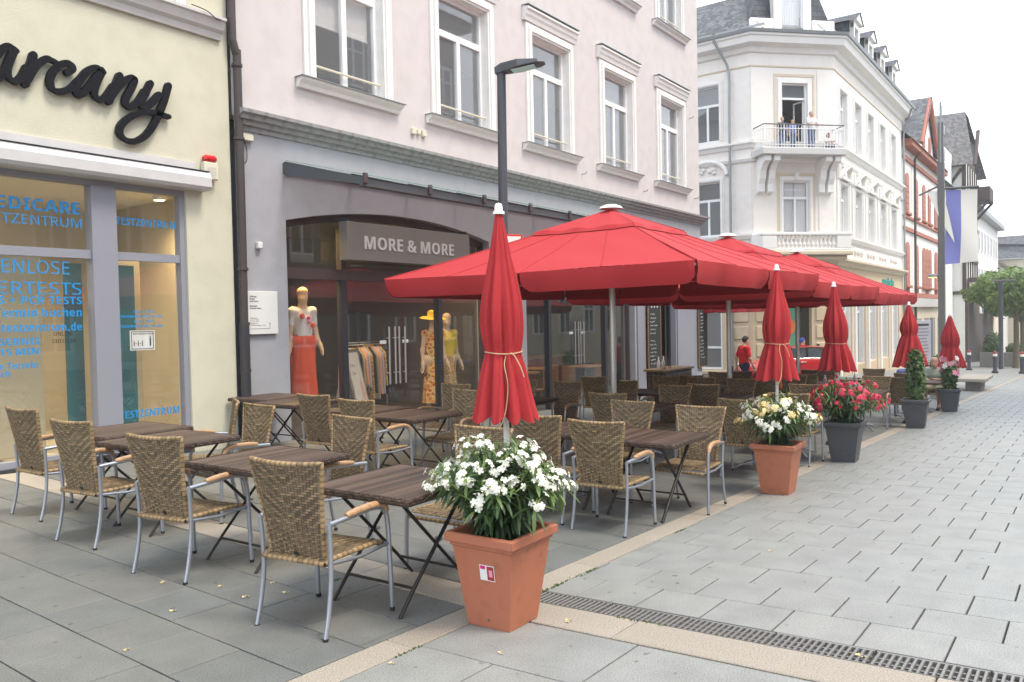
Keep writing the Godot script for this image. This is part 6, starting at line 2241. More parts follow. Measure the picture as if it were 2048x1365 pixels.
func build_far() -> void:
	# white house with red window trim
	var b := thing("red_trimmed_house", "white gabled house with terracotta red window trim", "building", Vector3(0, 0, ZF))
	var w := MB.new()
	w.bx(56.95, 72.3, -3.2, 12.6, -11.0, 0.0)
	mi("wall", w, M.white_wall, b)
	for q in [[1.9, 2.5, 0.35, M.sill_grey], [2.55, 2.85, 0.18, M.red_trim], [6.9, 7.15, 0.14, M.red_trim], [7.75, 7.9, 0.12, M.red_trim], [11.5, 11.75, 0.15, M.red_trim], [12.3, 12.75, 0.6, M.red_trim]]:
		var m := MB.new()
		m.bx(56.9, 72.35, q[0], q[1], 0.002, q[2])
		mi("string_course", m, q[3], b)
	var gf := MB.new()
	gf.bx(56.96, 72.28, -3.2, 1.89, 0.003, 0.12)
	mi("ground_floor", gf, M.ochre, b)
	for x in [59.0, 62.0, 65.0, 68.0, 71.0]:
		var dk := MB.new()
		dk.bx(x - 0.9, x + 0.9, -3.0, 1.1, 0.121, 0.14)
		mi("shop_shutter", dk, M.cornice, b)
	for x in [58.3, 61.7, 64.8, 67.2, 70.2]:
		shutter_window(b, T(Vector3(x, 8.15, 0)), 1.1 if x != 67.2 else 1.0, 2.6)
	for x in [58.3, 61.7, 64.7, 66.0, 67.3, 70.2]:
		shutter_window(b, T(Vector3(x, 3.35, 0)), 1.15, 2.85)
	for x in [58.3, 61.7, 65.9, 70.2]:
		for k in 3:
			var pn := MB.new()
			pn.bbox(Vector3(x - 0.4 + k * 0.4, 2.98, 0.05), Vector3(0.09, 0.5, 0.08), 0.02)
			mi("apron_panel", pn, M.red_trim, b)
	# gable front standing in the roof
	var gb := MB.new()
	gb.prism(PackedVector2Array([Vector2(62.8, 12.6), Vector2(69.2, 12.6), Vector2(69.2, 13.9), Vector2(66.0, 17.0), Vector2(62.8, 13.9)]), -1.4, 0.02)
	mi("gable", gb, M.white_wall, b)
	for s in [-1.0, 1.0]:
		var vg := MB.new()
		vg.tube([Vector3(66.0 + s * 3.7, 13.35, 0.3), Vector3(66.0, 17.15, 0.3)], 0.17, 4, true, Vector2(1.0, 1.0))
		mi("bargeboard", vg, M.red_trim, b)
	for x in [64.7, 67.3]:
		shutter_window(b, T(Vector3(x, 12.9, 0.03)), 0.7, 1.7)
	var ro := MB.new()
	roof_quad(ro, Vector3(56.6, 12.6, 0.7), Vector3(72.6, 12.6, 0.7), Vector3(72.6, 17.6, -4.5), Vector3(56.6, 17.6, -4.5))
	roof_quad(ro, Vector3(72.6, 12.6, -11.4), Vector3(56.6, 12.6, -11.4), Vector3(56.6, 17.6, -4.5), Vector3(72.6, 17.6, -4.5))
	roof_quad(ro, Vector3(62.2, 13.3, 0.45), Vector3(62.2, 13.3, -4.5), Vector3(66.0, 17.3, -4.5), Vector3(66.0, 17.3, 0.45))
	roof_quad(ro, Vector3(69.8, 13.3, -4.5), Vector3(69.8, 13.3, 0.45), Vector3(66.0, 17.3, 0.45), Vector3(66.0, 17.3, -4.5))
	mi("roof", ro, M.slate, b)
	var dp := MB.new()
	dp.tube([Vector3(60.2, 12.4, 0.6), Vector3(60.2, 11.9, 0.2), Vector3(60.2, -2.0, 0.2)], 0.08, 8)
	mi("downpipe", dp, M.pipe, b)
	# half timbered house, its roof slope turned towards the viewer
	var t := thing("half_timbered_house", "tall dark half timbered house with steep slate roof", "building", Vector3(0, 0, ZF))
	var tw := MB.new()
	tw.bx(80.0, 89.0, -3.8, 14.6, -12.0, 0.9)
	mi("wall", tw, M.white_wall, t)
	var lw := MB.new()
	lw.bx(72.4, 79.99, -3.8, 12.0, -11.0, -0.02)
	mi("side_wing", lw, M.white_wall, t)
	var lr := MB.new()
	roof_quad(lr, Vector3(72.2, 12.0, 0.5), Vector3(80.0, 12.0, 0.5), Vector3(80.0, 16.4, -4.0), Vector3(72.2, 16.4, -4.0), 3.0)
	mi("wing_roof", lr, M.slate_old, t)
	var dw := MB.new()
	dw.bx(75.0, 79.5, 12.2, 15.2, -2.4, 0.0)
	mi("wing_dormer", dw, M.white_wall, t)
	for z in [0.86, -0.9, -2.7, -4.5]:
		var tm := MB.new()
		tm.bx(79.88, 79.998, 2.6, 14.6, z - 0.13, z + 0.13)
		mi("timber_post", tm, M.timber, t)
	for y in [3.0, 6.0, 9.0, 11.6, 14.2]:
		var tm := MB.new()
		tm.bx(79.85, 79.999, y, y + 0.28, -5.0, 1.02)
		mi("timber_beam", tm, M.timber, t)
	for k in 6:
		var tm := MB.new()
		var s := 1.0 if k % 2 else -1.0
		var zc := 0.0 - (k % 3) * 1.75
		var yc := 9.3 if k < 3 else 11.9
		tm.tube([Vector3(79.9, yc, zc - s * 0.7), Vector3(79.9, yc + 2.1, zc + s * 0.7)], 0.13, 4)
		mi("timber_brace", tm, M.timber, t)
	for k in 6:
		var tm := MB.new()
		tm.bx(80.2 + k * 1.7, 80.5 + k * 1.7, 3.0, 14.6, 0.901, 1.0)
		mi("timber_post", tm, M.timber, t)
	for y in [3.0, 6.0, 9.0, 11.6]:
		var tm := MB.new()
		tm.bx(79.9, 89.0, y + 0.002, y + 0.27, 0.902, 1.06)
		mi("timber_beam", tm, M.timber, t)
	var tb := MB.new()
	tb.bx(80.0, 89.0, -3.8, 2.9, 0.903, 1.1)
	mi("shop_front", tb, M.timber, t)
	var tr := MB.new()
	roof_quad(tr, Vector3(79.2, 14.2, -12.5), Vector3(79.2, 14.2, 1.7), Vector3(83.4, 19.6, 0.6), Vector3(83.4, 19.6, -12.5), 2.6)
	roof_quad(tr, Vector3(89.8, 14.2, 1.7), Vector3(89.8, 14.2, -12.5), Vector3(85.6, 19.6, -12.5), Vector3(85.6, 19.6, 0.6), 2.6)
	roof_quad(tr, Vector3(81.6, 17.2, 1.7), Vector3(87.4, 17.2, 1.7), Vector3(85.6, 19.6, 0.6), Vector3(83.4, 19.6, 0.6), 2.6)
	roof_quad(tr, Vector3(83.4, 19.6, 0.6), Vector3(85.6, 19.6, 0.6), Vector3(85.6, 19.6, -12.5), Vector3(83.4, 19.6, -12.5), 2.6)
	mi("roof", tr, M.slate_old, t)
	var gw := MB.new()
	gw.prism(PackedVector2Array([Vector2(80.1, 14.6), Vector2(88.9, 14.6), Vector2(87.0, 17.2), Vector2(82.0, 17.2)]), 0.2, 0.88)
	mi("gable_wall", gw, M.timber, t)
	for q in [[79.0, 14.0, 81.7, 17.4]]:
		var vb := MB.new()
		vb.tube([Vector3(q[0], q[1], 1.8), Vector3(q[2], q[3], 1.8)], 0.16, 4)
		mi("bargeboard", vb, M.timber, t)
	var bay := MB.new()
	bay.bbox(Vector3(85.4, 12.1, 1.7), Vector3(3.2, 1.3, 1.6), 0.05)
	mi("wooden_balcony", bay, M.timber, t)
	for s in [84.0, 86.8]:
		var st := MB.new()
		st.tube([Vector3(s, 11.5, 2.4), Vector3(s, 9.9, 1.0)], 0.12, 5)
		mi("balcony_strut", st, M.timber, t)
	var orl := MB.new()
	orl.bbox(Vector3(83.0, 3.4, 1.5), Vector3(3.0, 2.2, 1.1), 0.05)
	mi("bay_panel", orl, M.frame_brown, t)
	var orp := MB.new()
	orp.bbox(Vector3(81.48, 3.4, 1.5), Vector3(0.06, 1.3, 0.8), 0.01)
	mi("bay_relief", orp, M.ochre, t)
	# pale house further on
	var p := thing("pale_house", "pale house with grey roof beyond the half timbered one", "building", Vector3(0, 0, ZF))
	var pw := MB.new()
	pw.bx(89.2, 112.0, -5.0, 11.2, -11.0, 0.8)
	mi("wall", pw, M.white_wall, p)
	for k in 7:
		for r in 2:
			casement_flat(p, Vector3(91.2 + k * 3.0, 3.6 + r * 3.8, 0.8), 1.3, 2.2)
	var pc := MB.new()
	pc.bx(89.1, 112.3, 11.0, 11.5, 0.79, 1.5)
	pc.bx(89.1, 112.3, 2.5, 2.8, 0.801, 1.1)
	mi("cornice", pc, M.zinc, p)
	var pr := MB.new()
	roof_quad(pr, Vector3(89.0, 11.5, 1.5), Vector3(112.5, 11.5, 1.5), Vector3(110.0, 15.6, -2.5), Vector3(89.0, 15.6, -2.5))
	roof_quad(pr, Vector3(112.5, 11.5, 1.5), Vector3(112.5, 11.5, -11.0), Vector3(110.0, 15.6, -7.0), Vector3(110.0, 15.6, -2.5))
	mi("roof", pr, M.slate, p)
	var psh := MB.new()
	psh.bx(89.3, 104.0, -5.0, 2.2, 0.802, 0.95)
	mi("dark_shop_front", psh, M.timber, p)
	var ps2 := MB.new()
	ps2.bx(104.2, 111.9, -5.0, 2.3, 0.803, 0.94)
	mi("light_shop_front", ps2, M.ochre, p)
	# last houses closing the street
	for q in [[113.0, 140.0, -10.0, 7.5, "grey roofed house at the far end of the street"], [138.0, 150.0, -20.0, 9.0, "second far house closing the street view"]]:
		var f := thing("distant_house", q[4], "building", Vector3(0, 0, q[2]))
		var fw := MB.new()
		fw.bx(q[0], q[1], -6.0, q[3], -10.0, 0.0 if q[0] < 120 else 34.0)
		mi("wall", fw, M.white_wall if q[0] < 120 else M.beige_wall, f)
		var fr := MB.new()
		roof_quad(fr, Vector3(q[0] - 0.5, q[3], 0.8 if q[0] < 120 else 34.5), Vector3(q[1], q[3], 0.8 if q[0] < 120 else 34.5), Vector3(q[1], q[3] + 3.5, -4.5), Vector3(q[0] + 1.0, q[3] + 3.5, -4.5))
		roof_quad(fr, Vector3(q[0] - 0.5, q[3], -10.0), Vector3(q[0] - 0.5, q[3], 0.8 if q[0] < 120 else 34.5), Vector3(q[0] + 2.0, q[3] + 3.5, -4.5 if q[0] < 120 else 30.0), Vector3(q[0] + 2.0, q[3] + 3.5, -5.5))
		mi("roof", fr, M.slate, f)
		for k in 5:
			casement_flat(f, Vector3(q[0] + 2.5 + k * 4.5, 2.0, 0.0 if q[0] < 120 else 34.0), 1.4, 2.4)
		if q[0] > 120:
			for k in 9:
				for r in 2:
					var o := casement_flat(f, Vector3.ZERO, 1.4, 2.2)
					o.transform = T(Vector3(q[0], -0.5 + r * 4.0, 2.0 + k * 3.5), -PI / 2)
	# awnings
	for q in [[96.5, 2.0, "grey folding awning over the dark shop"], [103.0, 2.1, "second grey awning further along"]]:
		var aw := thing("awning", q[2], "awning", Vector3(q[0], q[1], ZF + 0.95), 0.0, "awnings of distant shops")
		var a1 := MB.new()
		a1.quad(Vector3(-2.4, -1.1, 2.4), Vector3(2.4, -1.1, 2.4), Vector3(2.4, 0, 0), Vector3(-2.4, 0, 0))
		mi("cloth", a1, M.sill_grey, aw)
		var a2 := MB.new()
		a2.bbox(Vector3(0, -1.12, 2.42), Vector3(4.85, 0.14, 0.1), 0.02)
		mi("front_bar", a2, M.zinc, aw)

func casement_flat(parent: Node, p: Vector3, w: float, h: float) -> Node3D:
	var win := part("window", parent, T(p))
	var f := MB.new()
	bars(f, -w / 2, w / 2, 0, h, 0.12, 0.1, 0.05)
	f.bx(-0.05, 0.05, 0.12, h - 0.12, 0.01, 0.09)
	f.bx(-w / 2 + 0.12, -0.05, h * 0.66, h * 0.66 + 0.08, 0.011, 0.085)
	f.bx(0.05, w / 2 - 0.12, h * 0.66, h * 0.66 + 0.08, 0.011, 0.085)
	mi("frame", f, M.white_frame, win)
	var g_ := MB.new()
	g_.bx(-w / 2 + 0.05, w / 2 - 0.05, 0.05, h - 0.05, 0.002, 0.03)
	mi("pane", g_, M.glass_far, win)
	return win

# houses on the other side of the street, behind the camera; they shade the street and stand in the window reflections
func build_opposite() -> void:
	for q in [
		[-18.0, 19.6, 9.0, 13.0, M.beige_wall, "beige house across the street, seen only as reflection"],
		[20.5, 33.0, 17.2, 7.0, M.brown_wall, "brown house across the street, seen only as reflection"],
		[33.6, 60.0, 11.8, 8.0, M.beige_wall, "lower dark roofed house across the street"]]:
		var b := thing("house_opposite", q[5], "building", Vector3(0, 0, q[3]))
		var w := MB.new()
		w.bx(q[0], q[1], -3.0, q[2], 0.0, 9.0)
		mi("wall", w, q[4], b)
		var ro := MB.new()
		roof_quad(ro, Vector3(q[1] + 0.3, q[2], -0.7), Vector3(q[0] - 0.3, q[2], -0.7), Vector3(q[0] - 0.3, q[2] + 2.6, 4.5), Vector3(q[1] + 0.3, q[2] + 2.6, 4.5))
		roof_quad(ro, Vector3(q[0] - 0.3, q[2], 9.7), Vector3(q[1] + 0.3, q[2], 9.7), Vector3(q[1] + 0.3, q[2] + 2.6, 4.5), Vector3(q[0] - 0.3, q[2] + 2.6, 4.5))
		mi("roof", ro, M.slate_dark, b)
		var ev := MB.new()
		ev.bx(q[0] - 0.2, q[1] + 0.2, q[2] - 0.5, q[2] - 0.01, -0.75, -0.002)
		mi("eaves", ev, M.timber, b)
		for y in [4.2, 8.0]:
			var c := MB.new()
			c.bx(q[0], q[1], y, y + 0.3, -0.2, -0.001)
			mi("string_course", c, M.sill_grey, b)
		var x: float = q[0] + 1.8
		while x < q[1] - 1.0:
			var y := 0.6
			while y < q[2] - 2.6:
				var o := casement_flat(b, Vector3.ZERO, 1.4, 2.4)
				o.transform = T(Vector3(x, y, 0.0), PI)
				y += 3.9
			x += 3.1

# ---------------------------------------------------------------- planters and plants
func square_planter(x: float, z: float, turn: float, h: float, base: float, top: float, rim: float, m: Material, label: String, extra := "") -> Node3D:
	var o := thing("planter", label, "planter", at(x, z), turn, "square flower planters along the gutter strip")
	var ring := func(r: float, y: float) -> Array: return [Vector3(-r, y, r), Vector3(r, y, r), Vector3(r, y, -r), Vector3(-r, y, -r)]
	var prof := [[base * 0.5 - 0.008, 0.0], [base * 0.5, 0.008], [top * 0.5, h - 0.085], [top * 0.5 + 0.004, h - 0.08]]
	var rimp := [[top * 0.5 + 0.004, h - 0.08], [top * 0.5 + 0.012, h - 0.075], [top * 0.5 + 0.012, h - 0.058], [rim * 0.5 - 0.003, h - 0.052], [rim * 0.5, h - 0.047], [rim * 0.5, h - 0.008], [rim * 0.5 - 0.008, h], [rim * 0.5 - 0.028, h], [rim * 0.5 - 0.034, h - 0.006], [top * 0.5 - 0.02, h - 0.09]]
	for q in [["pot_body", prof], ["pot_rim", rimp]]:
		var mb := MB.new()
		for i in q[1].size() - 1:
			var a: Array = ring.call(q[1][i][0], q[1][i][1])
			var b: Array = ring.call(q[1][i + 1][0], q[1][i + 1][1])
			for k in 4:
				mb.quad(a[k], a[(k + 1) % 4], b[(k + 1) % 4], b[k])
		if q[0] == "pot_body":
			var a: Array = ring.call(base * 0.5 - 0.008, 0.001)
			mb.quad(a[3], a[2], a[1], a[0])
		mi(q[0], mb, m, o)
	var so := MB.new()
	var s := top * 0.5 - 0.018
	so.grid(8, 8, func(u: float, v: float) -> Vector3: return Vector3(lerpf(-s, s, u), h - 0.1 + 0.012 * sin(u * 21.0) * cos(v * 17.0), lerpf(s, -s, v)))
	mi("soil", so, M.soil, o)
	return o

func leaf_mesh(l: float, w: float, droop: float, fold: float) -> ArrayMesh:
	# runs along +z from its stalk, upper side +y
	var m := MB.new()
	m.grid(2, 6, func(u: float, v: float) -> Vector3:
		var t := v
		var hw := w * 0.5 * pow(sin(PI * clampf(0.04 + 0.94 * t, 0.0, 1.0)), 0.8)
		var s := u * 2.0 - 1.0
		return Vector3(-s * hw, fold * hw * absf(s) - droop * t * t * l, t * l))
	return m.mesh()

func flower_mesh(r: float) -> ArrayMesh:
	# five broad petals round +y
	var m := MB.new()
	for k in 5:
		var a := k * TAU / 5
		m.xf = Transform3D(Basis(Vector3.UP, a), Vector3.ZERO)
		m.grid(3, 3, func(u: float, v: float) -> Vector3:
			var t := v
			var hw := r * 0.34 * (0.25 + 0.75 * sin(minf(1.0, t * 1.15) * PI * 0.62))
			var s := u * 2.0 - 1.0
			return Vector3(-s * hw + 0.12 * r * t, 0.10 * r * sin(t * 2.6) + 0.05 * r * s * s - 0.1 * r * t * t, r * (0.06 + 0.94 * t) * (1.0 - 0.1 * s * s)))
	m.xf = Transform3D.IDENTITY
	m.tube([Vector3(0, -0.5 * r, 0), Vector3(0, 0.05 * r, 0)], [0.05 * r, 0.13 * r], 6)
	return m.mesh()

func aim(d: Vector3, up := Vector3.UP) -> Basis:
	# basis whose z runs along d
	var z := d.normalized()
	if absf(z.dot(up)) > 0.98:
		up = Vector3(1, 0, 0.1)
	var x := up.cross(z).normalized()
	return Basis(x, z.cross(x), z)

# oleander: many stems with whorls of narrow leaves and clusters of flowers at their ends
func oleander(base: Vector3, height: float, spread: float, stems: int, seed_: int, flower_mats: Array, share: float, per: int, frad: float, leaf_l: float, label: String, category: String, leaf_parts: int, bias := Vector3.ZERO) -> void:
	var r := RandomNumberGenerator.new()
	r.seed = seed_
	var o := thing("oleander_bush", label, category, base)
	var lm := [leaf_mesh(leaf_l, leaf_l * 0.17, 0.12, 0.3), leaf_mesh(leaf_l * 0.85, leaf_l * 0.16, 0.25, 0.25), leaf_mesh(leaf_l * 1.1, leaf_l * 0.18, 0.4, 0.3)]
	var fm := flower_mesh(frad)
	var rest := [MB.new(), MB.new(), MB.new(), MB.new()]
	var st := MB.new()
	var leaves := []
	for i in stems:
		var a := i * 2.39996 + r.randf() * 0.5
		var rad := sqrt((i + 0.5) / stems)
		var out := Vector3(cos(a), 0, sin(a))
		var tip := out * rad * spread * r.randf_range(0.85, 1.1) + Vector3(0, height * (1.0 - 0.42 * rad * rad) * r.randf_range(0.75, 1.06), 0) + bias * rad
		var foot := out * 0.05 * r.randf()
		var mid := foot.lerp(tip, 0.5) + Vector3(0, height * 0.10, 0) - out * spread * 0.10
		var pts := smooth([foot, mid, tip], 6)
		st.tube(pts, [0.007, 0.007, 0.006, 0.006, 0.005, 0.005, 0.005, 0.004, 0.004, 0.004, 0.003, 0.003, 0.003], 5)
		var nodes := 9
		for k in nodes:
			var t := 0.22 + 0.78 * k / (nodes - 1)
			var f := t * (pts.size() - 1)
			var q: Vector3 = pts[int(minf(f, pts.size() - 2))].lerp(pts[int(minf(f, pts.size() - 2)) + 1], f - int(minf(f, pts.size() - 2)))
			var dir: Vector3 = (pts[mini(int(f) + 1, pts.size() - 1)] - pts[maxi(int(f) - 1, 0)]).normalized()
			var b := aim(dir)
			for w in 3:
				var wa := w * TAU / 3 + k * 1.05 + r.randf_range(-0.3, 0.3)
				var ld := (b.x * cos(wa) + b.y * sin(wa)) * r.randf_range(0.7, 1.0) + dir * r.randf_range(0.05, 0.9) * (0.4 + t * 0.7) + Vector3(0, -0.45 * (1.0 - t), 0)
				var xf := Transform3D(aim(ld).scaled(Vector3.ONE * r.randf_range(0.75, 1.1)), q)
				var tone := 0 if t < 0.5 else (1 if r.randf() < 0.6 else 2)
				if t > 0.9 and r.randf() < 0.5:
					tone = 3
				leaves.append([xf, r.randi() % 3, tone, rad + t * 0.6 + r.randf() * 0.3])
		# flower head
		if r.randf() < share and rad > 0.3:
			var fmat: Material = flower_mats[r.randi() % flower_mats.size()]
			var hd := part("flower_cluster", o, Transform3D(Basis.IDENTITY, tip))
			var od := (out * (0.4 + rad) + Vector3(0, 0.75, 0)).normalized()
			for k in per:
				var e := (od + Vector3(r.randf_range(-1, 1), r.randf_range(-0.7, 0.9), r.randf_range(-1, 1)) * 0.9).normalized()
				mi("flower", fm, fmat, hd, Transform3D(aim(e) * Basis(Vector3(1, 0, 0), PI / 2) * Basis(Vector3.UP, r.randf() * 6.0), e * frad * r.randf_range(1.2, 4.4)))
			var bu := MB.new()
			for k in 4:
				var e := (od + Vector3(r.randf_range(-1, 1), r.randf_range(-0.3, 1), r.randf_range(-1, 1)) * 0.7).normalized()
				bu.tube([e * frad * 0.5, e * frad * 2.0, e * frad * 2.9], [0.002, 0.0045, 0.001], 5)
			mi("buds", bu, M.bud, hd)
	leaves.sort_custom(func(a_, b_): return a_[3] > b_[3])
	for i in leaves.size():
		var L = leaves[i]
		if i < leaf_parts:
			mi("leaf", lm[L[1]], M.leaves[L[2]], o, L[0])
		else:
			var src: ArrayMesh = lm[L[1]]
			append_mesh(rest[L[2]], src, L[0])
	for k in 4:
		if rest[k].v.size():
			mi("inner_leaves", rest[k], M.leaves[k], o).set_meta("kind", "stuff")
	mi("stems", st, M.stem, o)

var arrays_cache := {}
func append_mesh(m: MB, src: ArrayMesh, xf: Transform3D) -> void:
	if not arrays_cache.has(src):
		arrays_cache[src] = src.surface_get_arrays(0)
	var a: Array = arrays_cache[src]
	var s := m.v.size()
	var vv: PackedVector3Array = a[Mesh.ARRAY_VERTEX]
	var nn: PackedVector3Array = a[Mesh.ARRAY_NORMAL]
	for i in vv.size():
		m.v.push_back(xf * vv[i])
		m.n.push_back((xf.basis * nn[i]).normalized())
		m.uv.push_back(Vector2.ZERO)
	for i in (a[Mesh.ARRAY_INDEX] as PackedInt32Array):
		m.ix.push_back(s + i)

# crown of leaf quads in noisy clumps
func foliage(parent: Node, c: Vector3, rad: Vector3, count: int, size: float, seed_: int, called := "foliage", boxy := 2.0, mats: Array = []) -> void:
	var r := RandomNumberGenerator.new()
	r.seed = seed_
	var nz := FastNoiseLite.new()
	nz.seed = seed_
	nz.frequency = 1.6 / rad.x
	var ms := [MB.new(), MB.new(), MB.new()]
	var n := 0
	var tries := 0
	while n < count and tries < count * 12:
		tries += 1
		var p := Vector3(r.randf_range(-1, 1), r.randf_range(-1, 1), r.randf_range(-1, 1))
		var d: float = pow(pow(absf(p.x), boxy) + pow(absf(p.y), boxy) + pow(absf(p.z), boxy), 1.0 / boxy)
		var q := p * rad
		if d > 0.82 + 0.35 * nz.get_noise_3d(q.x, q.y, q.z) or d < 0.35:
			continue
		if nz.get_noise_3d(q.x * 2.3 + 40.0, q.y * 2.3, q.z * 2.3) < -0.22:
			continue
		n += 1
		var nrm := (p + Vector3(r.randf_range(-1, 1), r.randf_range(-0.4, 1), r.randf_range(-1, 1)) * 0.9).normalized()
		var b := aim(nrm)
		var s := size * r.randf_range(0.6, 1.25)
		var ang := r.randf() * TAU
		var ax := (b.x * cos(ang) + b.y * sin(ang)) * s
		var ay := (b.y * cos(ang) - b.x * sin(ang)) * s * 0.55
		var w := c + q
		var m: MB = ms[r.randi() % 3]
		var bend := nrm * s * 0.18
		m.tri(w - ax, w + ay - bend, w + ax)
		m.tri(w + ax, w - ay - bend, w - ax)
	for k in 3:
		if ms[k].v.size():
			mi(called, ms[k], (M.leaves[k + 1] if mats.is_empty() else mats[k]), parent).set_meta("kind", "stuff")

func build_plants() -> void:
	var h := 0.545
	square_planter(3.635, -2.745, 0.03, h, 0.285, 0.40, 0.47, M.terracotta, "nearest terracotta planter with a plant label, white oleander inside")
	var st := thing("plant_sticker", "small white and pink label stuck on the nearest terracotta planter", "sticker", at(3.635, -2.745) + Vector3(-0.1865, 0.335, 0.035), -PI / 2 + 0.03)
	st.rotation = Vector3(0, -PI / 2 + 0.03, 0)
	st.rotate_object_local(Vector3(1, 0, 0), 0.13)
	for q in [["paper", -0.05, 0.05, -0.045, 0.045, 0.0, M.poster_white], ["printed_patch", 0.0, 0.046, -0.04, 0.04, 0.001, M.room_red], ["printed_logo", -0.045, -0.01, 0.02, 0.04, 0.0012, M.magenta], ["printed_flower", 0.012, 0.036, -0.02, 0.02, 0.0016, M.petal_pink]]:
		var m := MB.new()
		m.bx(q[1], q[2], q[3], q[4], q[5] - 0.0005, q[5] + 0.0004)
		mi(q[0], m, q[6], st)
	var hole := MB.new()
	hole.tube([Vector3(0, 0, -0.002), Vector3(0, 0, 0.002)], 0.007, 10)
	tag(mi("drain_hole", hole, M.dark, self, T(at(3.635, -2.745) + Vector3(-0.1495, 0.055, 0.01), -PI / 2 + 0.03)), "small drain hole low on the nearest terracotta planter", "hole")
	square_planter(8.62, -2.745, 0.04, h, 0.285, 0.40, 0.47, M.terracotta, "second terracotta planter with white and cream oleander")
	square_planter(11.52, -2.75, 0.05, h * 1.02, 0.30, 0.42, 0.49, M.pot_grey, "dark grey planter holding the red oleander")
	square_planter(17.05, -2.76, 0.05, h * 1.02, 0.31, 0.43, 0.5, M.pot_grey, "dark grey planter with the column shaped climbing plant")
	square_planter(21.75, -2.78, 0.05, h * 1.02, 0.31, 0.43, 0.5, M.pot_grey, "farthest dark grey planter with pink flowers")
	var b0 := Vector3(0, 0.45, 0)
	oleander(at(3.635, -2.745) + b0, 0.58, 0.385, 66, 12, [M.petal_white], 1.0, 7, 0.022, 0.135, "white flowering oleander in the nearest terracotta planter", "oleander", 290, Vector3(0.0, 0.0, -0.02))
	oleander(at(8.62, -2.745) + b0, 0.58, 0.36, 44, 23, [M.petal_white, M.petal_white, M.petal_cream], 0.8, 7, 0.027, 0.13, "white and cream oleander in the second terracotta planter", "oleander", 150)
	oleander(at(11.52, -2.75) + b0, 0.66, 0.48, 60, 34, [M.petal_red], 0.9, 7, 0.028, 0.13, "red flowering oleander in a dark grey planter", "oleander", 150)
	# climbing column
	var ev := thing("climbing_plant", "dark column of climbing leaves in the fourth planter", "climber", at(17.05, -2.76) + Vector3(0, 0.45, 0))
	foliage(ev, Vector3(0, 0.48, 0), Vector3(0.19, 0.52, 0.19), 900, 0.05, 71, "foliage", 3.0)
	foliage(ev, Vector3(0.02, 0.95, 0), Vector3(0.14, 0.16, 0.14), 160, 0.05, 72, "foliage", 2.0)
	var stk := MB.new()
	stk.tube([Vector3(0, 0, 0), Vector3(0.02, 1.0, 0.01)], 0.012, 6)
	mi("stake", stk, M.wood_board, ev)
	var pf := thing("pink_flower_plant", "slim plant with pink and white flower heads in last planter", "flowering plant", at(21.75, -2.78) + Vector3(0, 0.45, 0))
	foliage(pf, Vector3(0, 0.38, 0), Vector3(0.2, 0.42, 0.2), 700, 0.055, 73, "foliage", 2.4)
	var fm := flower_mesh(0.07)
	for k in 26:
		var a := rr(0, TAU)
		var y := rr(0.45, 0.85)
		var e := Vector3(cos(a), rr(-0.1, 0.6), sin(a)).normalized()
		mi("flower", fm, M.petal_pink if k % 3 else M.petal_white, pf, Transform3D(aim(e) * Basis(Vector3(1, 0, 0), PI / 2), Vector3(cos(a) * 0.2, y, sin(a) * 0.2)))
	# far trees with trimmed flat crowns
	for q in [[66.0, -4.3, 4.75, "clipped plane tree beside the far street lamp"], [74.0, -1.6, 4.6, "second clipped plane tree at the right edge"], [84.0, -5.0, 4.2, "third clipped plane tree further down the street"]]:
		var t := thing("plane_tree", q[3], "tree", at(q[0], q[1]), 0.0, "clipped street trees")
		var top: float = q[2] - g(q[0], q[1])
		var tr := MB.new()
		tr.tube(smooth([Vector3(0, 0, 0), Vector3(0.05, top * 0.25, 0.02), Vector3(0.0, top * 0.52, 0)], 4), [0.24, 0.22, 0.2, 0.19, 0.18, 0.17, 0.17, 0.16, 0.15], 9)
		mi("trunk", tr, M.bark, t)
		for k in 7:
			var a := k * TAU / 7 + 0.3
			var lm := MB.new()
			lm.tube(smooth([Vector3(0, top * 0.48, 0), Vector3(cos(a) * 0.8, top * 0.6, sin(a) * 0.8), Vector3(cos(a) * 2.0, top * 0.74, sin(a) * 2.0)], 3), [0.11, 0.1, 0.09, 0.08, 0.07, 0.05, 0.03], 6)
			mi("limb", lm, M.bark, t)
		var cr := part("crown", t)
		foliage(cr, Vector3(0, top * 0.75, 0), Vector3(3.6, top * 0.25, 3.4), 5600, 0.17, int(q[0]), "leaf_clumps", 2.4, M.tree_leaves)
	# box planters with clipped shrubs, dark cones by the far shop, low stone bench
	for q in [[67.5, -5.9, "concrete box planter with clipped ball shrub by the tree"], [70.0, -4.6, "second concrete box planter further right"], [76.0, -4.9, "long box planter with low hedge at right edge"]]:
		var p := thing("box_planter", q[2], "planter", at(q[0], q[1]), 0.0, "concrete box planters")
		var m := MB.new()
		m.bbox(Vector3(0, 0.55, 0), Vector3(1.4, 1.1, 1.4), 0.04)
		mi("box", m, M.pot_concrete, p)
		foliage(p, Vector3(0, 1.35, 0), Vector3(0.75, 0.5, 0.75), 700, 0.1, int(q[0]) + 5, "shrub", 2.2)
	for q in [[88.0, -7.7, "left dark cone shrub before the distant shop"], [91.0, -7.7, "right dark cone shrub before the distant shop"]]:
		var p := thing("cone_shrub", q[2], "shrub", at(q[0], q[1]), 0.0, "dark clipped shrubs")
		var m := MB.new()
		m.lathe([Vector2(0.0, 0.0), Vector2(0.45, 0.0), Vector2(0.55, 0.7), Vector2(0.0, 0.7)], 12)
		mi("tub", m, M.frame_dark, p)
		foliage(p, Vector3(0, 1.7, 0), Vector3(0.85, 1.3, 0.85), 900, 0.13, int(q[0]) + 9, "foliage", 2.2)
	var sh := thing("round_shrub", "yellow green shrub in a pale trough beside the seated guests", "shrub", at(26.8, -3.6))
	var tm := MB.new()
